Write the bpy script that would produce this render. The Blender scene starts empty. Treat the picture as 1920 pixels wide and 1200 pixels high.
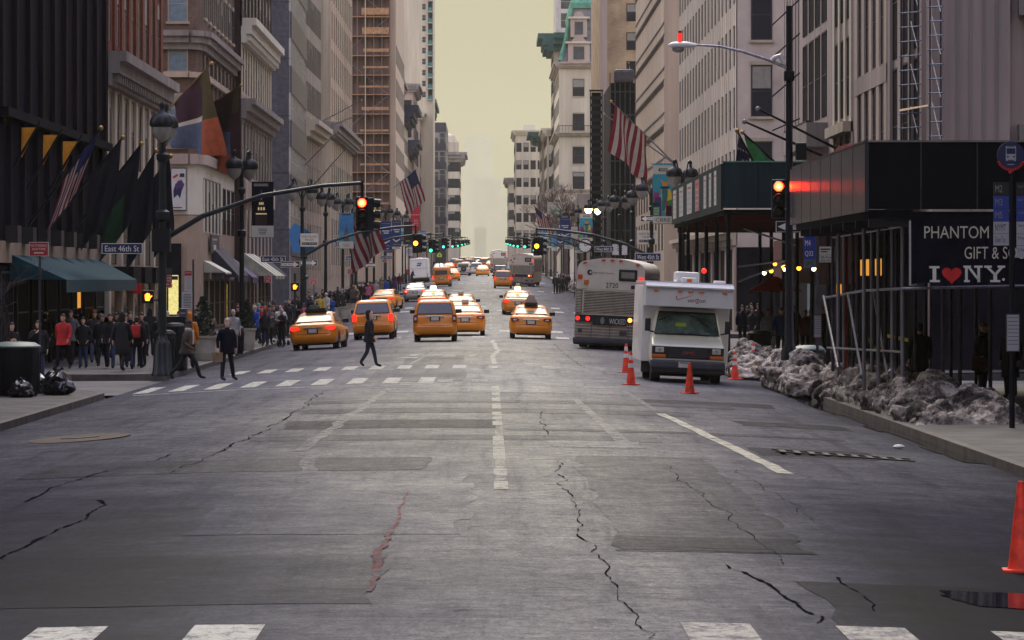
import bpy, bmesh, math, random
from mathutils import Vector, Matrix
random.seed(7)
R = math.radians
sc = bpy.context.scene
COL = sc.collection

# ---------------------------------------------------------------- measures of the place
F, CX, HY, CAMZ = 7210.0, 917.0, 525.0, 2.74      # focal length (px), street axis, eye level, eye height
XC, XL, XR = -0.8, -9.9, 8.3                      # crown of the road, two kerb lines
CROWN = 0.004
KNOTS = [(-200, 0), (-60, 0), (0, 0), (100, 0), (190, 0.02), (270, .62), (350, 1.6), (430, 2.35), (500, 3.0), (600, 4.05),
         (700, 5.15), (900, 7.0), (1050, 7.4), (1300, 5.5), (1800, 0), (2600, -5)]

def gz(d):
    for i in range(1, len(KNOTS) - 2):
        if d <= KNOTS[i + 1][0]:
            break
    (a0, b0), (a1, b1), (a2, b2), (a3, b3) = KNOTS[i - 1:i + 3]
    t = (d - a1) / (a2 - a1)
    m1, m2 = (b2 - b0) / (a2 - a0) * (a2 - a1), (b3 - b1) / (a3 - a1) * (a2 - a1)
    return (2*t**3 - 3*t*t + 1)*b1 + (t**3 - 2*t*t + t)*m1 + (-2*t**3 + 3*t*t)*b2 + (t**3 - t*t)*m2

def zr(x, d):                                     # road surface
    return gz(d) - CROWN * (max(XL, min(XR, x)) - XC) ** 2
def zs(x, d):                                     # pavement surface
    e = (XL - x) if x < 0 else (x - XR)
    return gz(d) - .33 + .16 + .012 * max(0, e)
def zg(x, d):
    return zr(x, d) if XL <= x <= XR else zs(x, d)
def X(px, d): return (px - CX) * d / F
def Z(py, d): return CAMZ + (HY - py) * d / F
def gpos(px, py):                                 # point of the ground seen at a place of the picture
    d = 20.0
    while d < 1200:
        x = X(px, d)
        if Z(py, d) <= zg(x, d):
            return x, d, zg(x, d)
        d += .25
    return X(px, 900), 900, zg(X(px, 900), 900)

# ---------------------------------------------------------------- materials
MATS = {}
def M(name, col=None, rough=.6, metal=0., var=.15, scale=3., bump=0., spec=.4, emit=None, es=0., streak=False, dirt=None, coat=0.):
    if name in MATS: return MATS[name]
    m = bpy.data.materials.new(name); m.use_nodes = True
    nt = m.node_tree; N = nt.nodes; L = nt.links
    b = N['Principled BSDF']
    c = tuple(col) + (1,)
    b.inputs['Roughness'].default_value = rough; b.inputs['Metallic'].default_value = metal
    b.inputs['Specular IOR Level'].default_value = spec
    b.inputs['Coat Weight'].default_value = coat
    if var > 0:
        tc = N.new('ShaderNodeTexCoord'); mp = N.new('ShaderNodeMapping')
        if streak: mp.inputs['Scale'].default_value = (1.6, 1.6, .12)
        L.new(tc.outputs['Object'], mp.inputs['Vector'])
        nz = N.new('ShaderNodeTexNoise'); nz.inputs['Scale'].default_value = scale; nz.inputs['Detail'].default_value = 6
        nz.inputs['Roughness'].default_value = .65
        L.new(mp.outputs['Vector'], nz.inputs['Vector'])
        rp = N.new('ShaderNodeValToRGB'); rp.color_ramp.elements[0].position = .3; rp.color_ramp.elements[1].position = .72
        d = dirt or tuple(max(0, v * (1 - var * 1.7)) for v in col)
        rp.color_ramp.elements[0].color = tuple(d) + (1,)
        rp.color_ramp.elements[1].color = tuple(min(1, v * (1 + var)) for v in col) + (1,)
        L.new(nz.outputs['Fac'], rp.inputs['Fac']); L.new(rp.outputs['Color'], b.inputs['Base Color'])
        if bump:
            bp = N.new('ShaderNodeBump'); bp.inputs['Strength'].default_value = bump; bp.inputs['Distance'].default_value = .03
            L.new(nz.outputs['Fac'], bp.inputs['Height']); L.new(bp.outputs['Normal'], b.inputs['Normal'])
    else:
        b.inputs['Base Color'].default_value = c
    if emit:
        b.inputs['Emission Color'].default_value = tuple(emit) + (1,); b.inputs['Emission Strength'].default_value = es
    MATS[name] = m
    return m

def M_brick(name, c1, c2, mortar, sx=.24, sz=.075, rough=.85):
    m = bpy.data.materials.new(name); m.use_nodes = True; nt = m.node_tree; N = nt.nodes; L = nt.links; b = N['Principled BSDF']
    tc = N.new('ShaderNodeTexCoord'); sp = N.new('ShaderNodeSeparateXYZ'); ad = N.new('ShaderNodeMath'); cb = N.new('ShaderNodeCombineXYZ')
    L.new(tc.outputs['Object'], sp.inputs[0]); L.new(sp.outputs[0], ad.inputs[0]); L.new(sp.outputs[1], ad.inputs[1])
    L.new(ad.outputs[0], cb.inputs[0]); L.new(sp.outputs[2], cb.inputs[1])
    br = N.new('ShaderNodeTexBrick'); br.inputs['Scale'].default_value = 1; br.inputs['Brick Width'].default_value = sx; br.inputs['Row Height'].default_value = sz
    br.inputs['Mortar Size'].default_value = sz * .13
    br.inputs['Color1'].default_value = c1 + (1,); br.inputs['Color2'].default_value = c2 + (1,); br.inputs['Mortar'].default_value = mortar + (1,)
    L.new(cb.outputs[0], br.inputs['Vector'])
    nz = N.new('ShaderNodeTexNoise'); nz.inputs['Scale'].default_value = .5; nz.inputs['Detail'].default_value = 6
    L.new(tc.outputs['Object'], nz.inputs['Vector'])
    mx = N.new('ShaderNodeMix'); mx.data_type = 'RGBA'; mx.blend_type = 'MULTIPLY'; mx.inputs[0].default_value = .8
    rp = N.new('ShaderNodeValToRGB'); rp.color_ramp.elements[0].color = (.5, .48, .5, 1); rp.color_ramp.elements[1].color = (1.2, 1.2, 1.15, 1)
    rp.color_ramp.elements[0].position = .3; rp.color_ramp.elements[1].position = .7
    L.new(nz.outputs['Fac'], rp.inputs[0]); L.new(br.outputs['Color'], mx.inputs[6]); L.new(rp.outputs[0], mx.inputs[7])
    L.new(mx.outputs[2], b.inputs['Base Color']); b.inputs['Roughness'].default_value = rough
    b.inputs['Specular IOR Level'].default_value = .25
    MATS[name] = m
    return m

# ---------------------------------------------------------------- text as flat faces
_TX = {}
def text_faces(s):
    if s in _TX: return _TX[s]
    cu = bpy.data.curves.new('t', 'FONT'); cu.body = s; cu.align_x = 'LEFT'; cu.resolution_u = 3
    ob = bpy.data.objects.new('t', cu); COL.objects.link(ob)
    dg = bpy.context.evaluated_depsgraph_get(); dg.update()
    me = ob.evaluated_get(dg).to_mesh()
    vs = [(v.co.x, v.co.y) for v in me.vertices]; fs = [tuple(p.vertices) for p in me.polygons]
    ob.evaluated_get(dg).to_mesh_clear()
    bpy.data.objects.remove(ob); bpy.data.curves.remove(cu)
    x0 = min(v[0] for v in vs); x1 = max(v[0] for v in vs); y0 = min(v[1] for v in vs); y1 = max(v[1] for v in vs)
    vs = [((a - x0) / (x1 - x0) - .5, (b - y0) / (y1 - y0) - .5) for a, b in vs]
    _TX[s] = (vs, fs)
    return _TX[s]

# ---------------------------------------------------------------- mesh collector
class MB:
    def __init__(s): s.v = []; s.f = []; s.m = []; s.mats = []
    def mi(s, mat):
        if isinstance(mat, str): mat = MATS[mat]
        if mat not in s.mats: s.mats.append(mat)
        return s.mats.index(mat)
    def add(s, vs, fs, mat):
        o = len(s.v); i = s.mi(mat)
        s.v += [tuple(v) for v in vs]
        for f in fs: s.f.append(tuple(o + k for k in f)); s.m.append(i)
    def box(s, x0, y0, z0, x1, y1, z1, mat):
        s.add([(x0,y0,z0),(x1,y0,z0),(x1,y1,z0),(x0,y1,z0),(x0,y0,z1),(x1,y0,z1),(x1,y1,z1),(x0,y1,z1)],
              [(3,2,1,0),(4,5,6,7),(0,1,5,4),(1,2,6,5),(2,3,7,6),(3,0,4,7)], mat); return s
    def obox(s, p0, p1, z0, z1, t0, t1, mat, e0=0, e1=0):
        """box along the wall line p0-p1, from t0 to t1 outside it"""
        a = Vector((p0[0], p0[1])); b = Vector((p1[0], p1[1])); u = (b - a).normalized(); n = Vector((u.y, -u.x))
        a = a - u * e0; b = b + u * e1
        q = [a + n*t0, b + n*t0, b + n*t1, a + n*t1]
        s.add([(p.x, p.y, z) for z in (z0, z1) for p in q], [(3,2,1,0),(4,5,6,7),(0,1,5,4),(1,2,6,5),(2,3,7,6),(3,0,4,7)], mat); return s
    def bbox(s, x0, y0, z0, x1, y1, z1, mat, r=.03):
        """box with chamfered edges"""
        bm = bmesh.new(); bmesh.ops.create_cube(bm, size=1)
        for v in bm.verts: v.co = Vector(((x0+x1)/2 + v.co.x*(x1-x0), (y0+y1)/2 + v.co.y*(y1-y0), (z0+z1)/2 + v.co.z*(z1-z0)))
        bmesh.ops.bevel(bm, geom=bm.edges[:], offset=r, segments=2, affect='EDGES', profile=.6)
        s.addbm(bm, mat); return s
    def addbm(s, bm, mat):
        bm.verts.index_update()
        s.add([v.co[:] for v in bm.verts], [[v.index for v in f.verts] for f in bm.faces], mat); bm.free()
    def poly(s, pts, mat): s.add(pts, [tuple(range(len(pts)))], mat); return s
    def prism(s, pts, z0, z1, mat):
        """upright prism over a plan outline"""
        n = len(pts)
        s.add([(p[0], p[1], z0) for p in pts] + [(p[0], p[1], z1) for p in pts],
              [tuple(range(n))[::-1], tuple(range(n, 2*n))] + [(i, (i+1) % n, n + (i+1) % n, n + i) for i in range(n)], mat); return s
    def yprism(s, pts, y0, y1, mat):
        """prism over an outline in x,z from y0 to y1"""
        n = len(pts)
        s.add([(p[0], y0, p[1]) for p in pts] + [(p[0], y1, p[1]) for p in pts],
              [tuple(range(n)), tuple(range(n, 2*n))[::-1]] + [(i, (i+1) % n, n + (i+1) % n, n + i) for i in range(n)], mat); return s
    def xprism(s, pts, x0, x1, mat):
        n = len(pts)
        s.add([(x0, p[0], p[1]) for p in pts] + [(x1, p[0], p[1]) for p in pts],
              [tuple(range(n))[::-1], tuple(range(n, 2*n))] + [(i, (i+1) % n, n + (i+1) % n, n + i) for i in range(n)], mat); return s
    def loft(s, rings, mat, cap=True, closed=True):
        n = len(rings[0]); vs = [p for r in rings for p in r]; fs = []
        for k in range(len(rings) - 1):
            for i in range(n if closed else n - 1):
                j = (i + 1) % n
                fs.append((k*n + i, k*n + j, (k+1)*n + j, (k+1)*n + i))
        if cap and closed:
            fs.append(tuple(range(n))[::-1]); fs.append(tuple(range((len(rings)-1)*n, len(rings)*n)))
        s.add(vs, fs, mat); return s
    def tube(s, pts, r, mat, n=8, cap=True):
        pts = [Vector(p) for p in pts]; rs = r if isinstance(r, (list, tuple)) else [r] * len(pts); rings = []
        for i, p in enumerate(pts):
            t = (pts[min(i+1, len(pts)-1)] - pts[max(i-1, 0)]).normalized()
            a = Vector((0, 0, 1)) if abs(t.z) < .9 else Vector((1, 0, 0))
            u = t.cross(a).normalized(); w = t.cross(u)
            rings.append([p + (u*math.cos(2*math.pi*k/n) + w*math.sin(2*math.pi*k/n)) * rs[i] for k in range(n)])
        return s.loft(rings, mat, cap)
    def lathe(s, prof, mat, c=(0, 0), n=16, axis='z', cap=True):
        rings = []
        for r, h in prof:
            if axis == 'z': rings.append([(c[0] + r*math.cos(2*math.pi*k/n), c[1] + r*math.sin(2*math.pi*k/n), h) for k in range(n)])
            elif axis == 'x': rings.append([(h, c[0] + r*math.cos(2*math.pi*k/n), c[1] + r*math.sin(2*math.pi*k/n)) for k in range(n)])
            else: rings.append([(c[0] + r*math.cos(2*math.pi*k/n), h, c[1] + r*math.sin(2*math.pi*k/n)) for k in range(n)])
        return s.loft(rings, mat, cap)
    def ball(s, c, r, mat, n=10, m=6):
        if not isinstance(r, (list, tuple)): r = (r, r, r)
        rings = []
        for j in range(m + 1):
            a = math.pi * (j / m - .5); q = max(.02, math.cos(a))
            rings.append([(c[0] + r[0]*q*math.cos(2*math.pi*k/n), c[1] + r[1]*q*math.sin(2*math.pi*k/n), c[2] + r[2]*math.sin(a)) for k in range(n)])
        return s.loft(rings, mat)
    def text(s, t, cx, y, cz, w, h, mat, tilt=0):
        vs, fs = text_faces(t); ca, sa = math.cos(tilt), math.sin(tilt)
        s.add([(cx + a*w*ca - b*h*sa, y, cz + a*w*sa + b*h*ca) for a, b in vs], fs, mat); return s
    def rect(s, cx, y, cz, w, h, mat, tilt=0):
        ca, sa = math.cos(tilt), math.sin(tilt)
        s.add([(cx + a*w*ca - b*h*sa, y, cz + a*w*sa + b*h*ca) for a, b in ((-.5,-.5),(.5,-.5),(.5,.5),(-.5,.5))], [(0,1,2,3)], mat); return s
    def disc(s, cx, y, cz, r, mat, n=16, r2=None):
        s.add([(cx + r*math.cos(2*math.pi*k/n), y, cz + (r2 or r)*math.sin(2*math.pi*k/n)) for k in range(n)], [tuple(range(n))], mat); return s
    def mesh(s, name, smooth=False):
        me = bpy.data.meshes.new(name); me.from_pydata(s.v, [], s.f)
        for m in s.mats: me.materials.append(m)
        me.polygons.foreach_set('material_index', s.m)
        me.update()
        if smooth:
            me.polygons.foreach_set('use_smooth', [True] * len(s.f))
            try: me.set_sharp_from_angle(angle=R(smooth if smooth is not True else 38))
            except Exception: pass
        return me
    def build(s, name, parent=None, loc=(0,0,0), rot=(0,0,0), smooth=False, label=None, fix=False):
        if fix:
            bm = bmesh.new(); me0 = s.mesh('x'); bm.from_mesh(me0)
            bmesh.ops.recalc_face_normals(bm, faces=bm.faces[:])
            s.v = [v.co[:] for v in bm.verts]; s.f = [tuple(v.index for v in f.verts) for f in bm.faces]; s.m = [f.material_index for f in bm.faces]
            bm.free(); bpy.data.meshes.remove(me0)
        ob = bpy.data.objects.new(name, s.mesh(name, smooth)); COL.objects.link(ob)
        ob.location = loc; ob.rotation_euler = rot
        if parent: ob.parent = parent
        if label: ob['label'] = label
        return ob

def tag(o, label, cat, group=None, kind=None):
    o['label'] = label; o['category'] = cat
    if group: o['group'] = group
    if kind: o['kind'] = kind
    return o
def struct(o, label=None, cat=None, kind='structure'):
    o['kind'] = kind
    if label: o['label'] = label
    if cat: o['category'] = cat
    return o
def thing(name, label, cat, loc=(0,0,0), rot=0, group=None):
    o = bpy.data.objects.new(name, None); COL.objects.link(o)
    o.location = loc; o.rotation_euler = rot if isinstance(rot, tuple) else (0, 0, rot)
    o.empty_display_size = .1
    return tag(o, label, cat, group)
def copy_tree(o, parent=None, label=None, loc=None, rot=None, group=None):
    c = o.copy(); COL.objects.link(c)
    if parent: c.parent = parent
    if label: c['label'] = label
    if group: c['group'] = group
    if loc is not None: c.location = loc
    if rot is not None: c.rotation_euler = rot if isinstance(rot, tuple) else (0, 0, rot)
    for ch in list(o.children): copy_tree(ch, c)
    return c
def part(mesh, name, parent, loc=(0,0,0), rot=(0,0,0)):
    o = bpy.data.objects.new(name, mesh); COL.objects.link(o); o.parent = parent; o.location = loc; o.rotation_euler = rot
    return o

# ---------------------------------------------------------------- palette
M('tar', (.012,.011,.016), 1., var=.2, spec=0.)
M('side_asphalt', (.11,.105,.11), .8, var=.3, scale=.6, bump=.2)
M('pavement', (.072,.068,.077), .8, var=.4, scale=.7, bump=.2)
M('kerb_stone', (.105,.092,.092), .8, var=.3, scale=2)
M('tactile', (.13,.035,.03), .8, var=.3)
M('ground', (.09,.088,.09), .9, var=.2, scale=.05)
M('wet', (.012,.012,.018), .06, var=.1, spec=.6)
M('iron', (.02,.02,.026), .55, metal=.4, var=.3)
M('sand_patch', (.11,.085,.07), .9, var=.2)
M('black_metal', (.006,.008,.017), .5, metal=0, var=.2, spec=.25)
M('green_metal', (.006,.011,.019), .45, metal=0, var=.25, spec=.35)
M('steel', (.32,.31,.36), .42, metal=.7, var=.3, scale=6, streak=True)
M('dark_steel', (.07,.065,.09), .5, metal=.5, var=.3)
M('globe_glass', (.27,.26,.25), .25, var=.1)
M('lamp_lit', (.9,.8,.4), .3, var=0, emit=(1,.78,.32), es=5)
M('white_paint', (.74,.73,.69), .5, var=.06)
M('cream_sign', (.62,.60,.52), .6, var=.08)
M('sign_blue', (.012,.02,.085), .5, var=.1)
M('route_blue', (.02,.05,.30), .5, var=.1)
M('sign_white', (.75,.75,.72), .5, var=.03)
M('sign_black', (.012,.012,.018), .5, var=0)
M('sign_red', (.42,.03,.045), .5, var=.08)
M('heart_red', (.65,.02,.03), .5, var=.12)
M('fluo', (.45,.62,.04), .5, var=.05)
M('glass_dark', (.016,.02,.035), .22, var=.3, scale=.6, spec=.3)
M('glass_mid', (.06,.065,.085), .25, var=.35, scale=.8, spec=.4)
M('glass_teal', (.05,.20,.22), .2, var=.3, spec=.5)
M('blind', (.26,.25,.23), .7, var=.15)
M('curtain', (.14,.2,.25), .7, var=.2)
M('frame_dark', (.03,.028,.035), .5, var=.1)
M('frame_bronze', (.07,.045,.035), .5, metal=.3, var=.2)
M('frame_white', (.45,.42,.38), .6, var=.1)
M('window_lit', (.8,.6,.2), .5, var=0, emit=(1,.62,.12), es=.9)
M('window_lit_orange', (.6,.3,.08), .5, var=.2, emit=(1,.42,.06), es=.35)
M('shop_dark', (.010,.010,.017), .7, var=.4, spec=.05)
M('cloth_navy', (.006,.006,.018), .9, var=.4, spec=.15)
M('snow_dirty', (.5,.48,.46), .85, var=.2)
M('bag_black', (.01,.01,.016), .22, var=.2, spec=.6)
M('rubber', (.012,.012,.016), .75, var=.2)
M('chrome', (.6,.6,.62), .18, metal=1, var=.05)
M('hub', (.28,.28,.3), .4, metal=.6, var=.1)
M('plastic_black', (.014,.014,.02), .5, var=.1)
M('underbody', (.006,.006,.008), .9, var=0)
M('taxi', (.82,.275,.012), .38, var=.05, scale=1.5, spec=.4, coat=.4)
M('taxi_dirty', (.76,.25,.02), .45, var=.1, scale=1.5, coat=.25)
M('car_silver', (.42,.40,.37), .35, metal=.3, var=.05, coat=.4)
M('car_white', (.62,.60,.55), .35, var=.05, coat=.4)
M('car_navy', (.03,.03,.07), .3, var=.1, coat=.4)
M('car_glass', (.115,.175,.165), .2, var=.5, scale=1.6, spec=.3)
M('truck_glass', (.13,.21,.19), .2, var=.6, scale=1.8, spec=.35)
M('car_glass_dark', (.05,.05,.085), .12, var=.2, scale=1.2, spec=.6)
M('tail_off', (.20,.012,.03), .2, var=.15, spec=.6)
M('tail_on', (.6,.02,.02), .25, var=0, emit=(1,.025,.015), es=.75)
M('lamp_red', (.62,.03,.025), .3, var=.05, spec=.6)
M('tail_hot', (1,.4,.1), .25, var=0, emit=(1,.36,.06), es=1.7)
M('amber', (.65,.16,.02), .3, var=.08, spec=.5)
M('amber_lit', (.9,.3,.04), .3, var=0, emit=(1,.28,.04), es=.9)
M('headlamp', (.55,.53,.45), .15, var=.1, spec=.7)
M('plate', (.62,.6,.55), .5, var=.05)
M('bus_white', (.76,.71,.62), .45, var=.1, scale=1.2, coat=.2)
M('bus_steel', (.42,.36,.35), .45, metal=.2, var=.25, scale=1.5)
M('bus_slat', (.66,.59,.48), .5, metal=.1, var=.15)
M('bus_band', (.01,.014,.06), .4, var=.1)
M('bus_bumper', (.07,.068,.09), .6, var=.2)
M('truck_white', (.70,.70,.71), .42, var=.07, scale=.9, coat=.3)
M('truck_hood', (.72,.70,.58), .35, var=.05, coat=.4)
M('truck_shade', (.40,.40,.45), .5, var=.08)
M('cone', (.80,.05,.018), .6, var=.28, scale=7)
M('reflect', (.68,.64,.66), .35, var=.1)
M('red_on', (1,.1,.03), .3, var=0, emit=(1,.010,.003), es=34)
M('red_core', (1,.5,.1), .3, var=0, emit=(1,.42,.08), es=4)
M('amber_on', (1,.5,.05), .3, var=0, emit=(1,.36,.02), es=3.2)
M('green_on', (.1,.9,.6), .3, var=0, emit=(.06,.9,.52), es=1.4)
M('lens_off', (.03,.02,.025), .3, var=0)
M('hand_on', (1,.4,.05), .3, var=0, emit=(1,.22,.01), es=3.5)
M('red_beacon', (.8,.02,.02), .4, var=0, emit=(1,.03,.02), es=.6)
M('shed_green', (.009,.03,.042), .6, var=.4, scale=1.2, streak=True, spec=.2)
M('shed_blue', (.026,.036,.062), .24, var=.6, scale=1.5, streak=True, spec=.5)
M('shed_black', (.005,.006,.012), .8, var=.3, spec=.12)
M('paper', (.55,.54,.55), .8, var=.08)
M('paper_red', (.5,.2,.22), .8, var=.1)
M('wood', (.22,.11,.05), .7, var=.3)
M('stone_tub', (.50,.47,.40), .75, var=.12, scale=2)
M('evergreen', (.012,.026,.016), .8, var=.5, scale=5)
M('soil', (.02,.016,.014), .9, var=.2)
M('bark', (.045,.033,.036), .9, var=.3)
M('bark_pale', (.10,.068,.066), .9, var=.3)
M('bin_black', (.005,.007,.015), .5, var=.2, spec=.25)
M('bin_lid', (.10,.15,.16), .5, var=.15)
# ================================================================ camera, light, air
cam = bpy.data.cameras.new('camera'); camo = bpy.data.objects.new('camera', cam); COL.objects.link(camo)
cam.sensor_width = 36; cam.lens = F / 1920 * 36; cam.clip_start = .5; cam.clip_end = 14000
cam.shift_x = (960 - CX) / 1920; cam.shift_y = -(600 - HY) / 1920
camo.location = (0, 0, CAMZ); camo.rotation_euler = (R(90), 0, 0)
sc.camera = camo
sc.view_settings.view_transform = 'Standard'; sc.view_settings.look = 'None'; sc.view_settings.gamma = 1
sc.view_settings.exposure = 1.1
sc.cycles.max_bounces = 5; sc.cycles.diffuse_bounces = 3; sc.cycles.glossy_bounces = 3; sc.cycles.volume_bounces = 0
sc.cycles.use_denoising = True
sc.cycles.caustics_reflective = False; sc.cycles.caustics_refractive = False

from mathutils import noise as mn
SUN_EL, SUN_AZ = 48, -13
w = bpy.data.worlds.new('World'); sc.world = w; w.use_nodes = True
nt = w.node_tree; N = nt.nodes; L = nt.links
bg = N['Background']
sky = N.new('ShaderNodeTexSky'); sky.sky_type = 'NISHITA'; sky.sun_disc = False
sky.sun_elevation = R(SUN_EL); sky.sun_rotation = R(SUN_AZ); sky.dust_density = 4; sky.air_density = 1.2; sky.ozone_density = 2
tc = N.new('ShaderNodeTexCoord'); sp = N.new('ShaderNodeSeparateXYZ'); L.new(tc.outputs['Generated'], sp.inputs[0])
rp = N.new('ShaderNodeValToRGB')                       # the cloud deck: warm and pale low down, grey violet overhead
e = rp.color_ramp.elements
e[0].position = 0; e[0].color = (.183, .168, .105, 1)
e[1].position = 1; e[1].color = (.70, .72, 1.16, 1)
q = e.new(.085); q.color = (.20, .187, .11, 1)
q = e.new(.22); q.color = (.90, .83, .72, 1)
L.new(sp.outputs[2], rp.inputs[0])
mul = N.new('ShaderNodeMix'); mul.data_type = 'RGBA'; mul.blend_type = 'MULTIPLY'; mul.inputs[0].default_value = 1
L.new(rp.outputs[0], mul.inputs[6]); mul.inputs[7].default_value = (10.6, 10.6, 10.6, 1)
mix = N.new('ShaderNodeMix'); mix.data_type = 'RGBA'; mix.inputs[0].default_value = .93
L.new(sky.outputs[0], mix.inputs[6]); L.new(mul.outputs[2], mix.inputs[7])
L.new(mix.outputs[2], bg.inputs[0]); bg.inputs[1].default_value = .10

sl = bpy.data.lights.new('sun', 'SUN'); sl.energy = 2.0; sl.angle = R(40); sl.color = (1, .90, .68)
so = bpy.data.objects.new('sun', sl); COL.objects.link(so); so.rotation_euler = (-R(90 - SUN_EL), 0, R(-SUN_AZ)); so.location = (0, 0, 200)

hb = MB(); hb.box(-520, -100, -8, 520, 9700, 420, M('x', (.5,.5,.5), var=0))
haze = hb.build('haze'); struct(haze, 'pale grey winter haze filling the avenue', 'haze', 'stuff')
hm = bpy.data.materials.new('haze'); hm.use_nodes = True; hn = hm.node_tree
hn.nodes.remove(hn.nodes['Principled BSDF'])
pv = hn.nodes.new('ShaderNodeVolumePrincipled'); pv.inputs['Color'].default_value = (.66, .64, .475, 1); pv.inputs['Density'].default_value = .00013
pv.inputs['Anisotropy'].default_value = 0.
hn.links.new(pv.outputs[0], hn.nodes['Material Output'].inputs['Volume'])
haze.data.materials.clear(); haze.data.materials.append(hm)

# ================================================================ ground, road, pavements
def sheet(name, xs, ds, zf, mat, kind='structure', label=None, cat=None):
    vs = [(x, d, zf(x, d)) for d in ds for x in xs]; n = len(xs)
    fs = [(j*n + i, j*n + i + 1, (j+1)*n + i + 1, (j+1)*n + i) for j in range(len(ds)-1) for i in range(n-1)]
    b = MB(); b.add(vs, fs, mat); o = b.build(name); struct(o, label, cat, kind); return o
def frange(a, b, s):
    n = max(1, int(math.ceil((b - a) / s))); return [a + (b - a) * i / n for i in range(n + 1)]

# road material: worn city asphalt, with sheen and corner falloff put into its colour
def noise(scale, detail=6, rough=.65, sxyz=(1,1,1)):
    mp = N.new('ShaderNodeMapping'); mp.inputs['Scale'].default_value = sxyz; L.new(geo.outputs['Position'], mp.inputs[0])
    n = N.new('ShaderNodeTexNoise'); n.inputs['Scale'].default_value = scale; n.inputs['Detail'].default_value = detail; n.inputs['Roughness'].default_value = rough
    L.new(mp.outputs[0], n.inputs['Vector']); return n.outputs['Fac']
def ramp(fac, stops):
    r = N.new('ShaderNodeValToRGB'); el = r.color_ramp.elements
    el[0].position, el[0].color = stops[0][0], stops[0][1] + (1,); el[1].position, el[1].color = stops[-1][0], stops[-1][1] + (1,)
    for p_, c_ in stops[1:-1]:
        k = el.new(p_); k.color = c_ + (1,)
    L.new(fac, r.inputs[0]); return r.outputs[0]
def mixc(a, c, mode='MULTIPLY', f=1.):
    m = N.new('ShaderNodeMix'); m.data_type = 'RGBA'; m.blend_type = mode; m.inputs[0].default_value = f
    L.new(a, m.inputs[6]); L.new(c, m.inputs[7]); return m.outputs[2]
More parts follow.
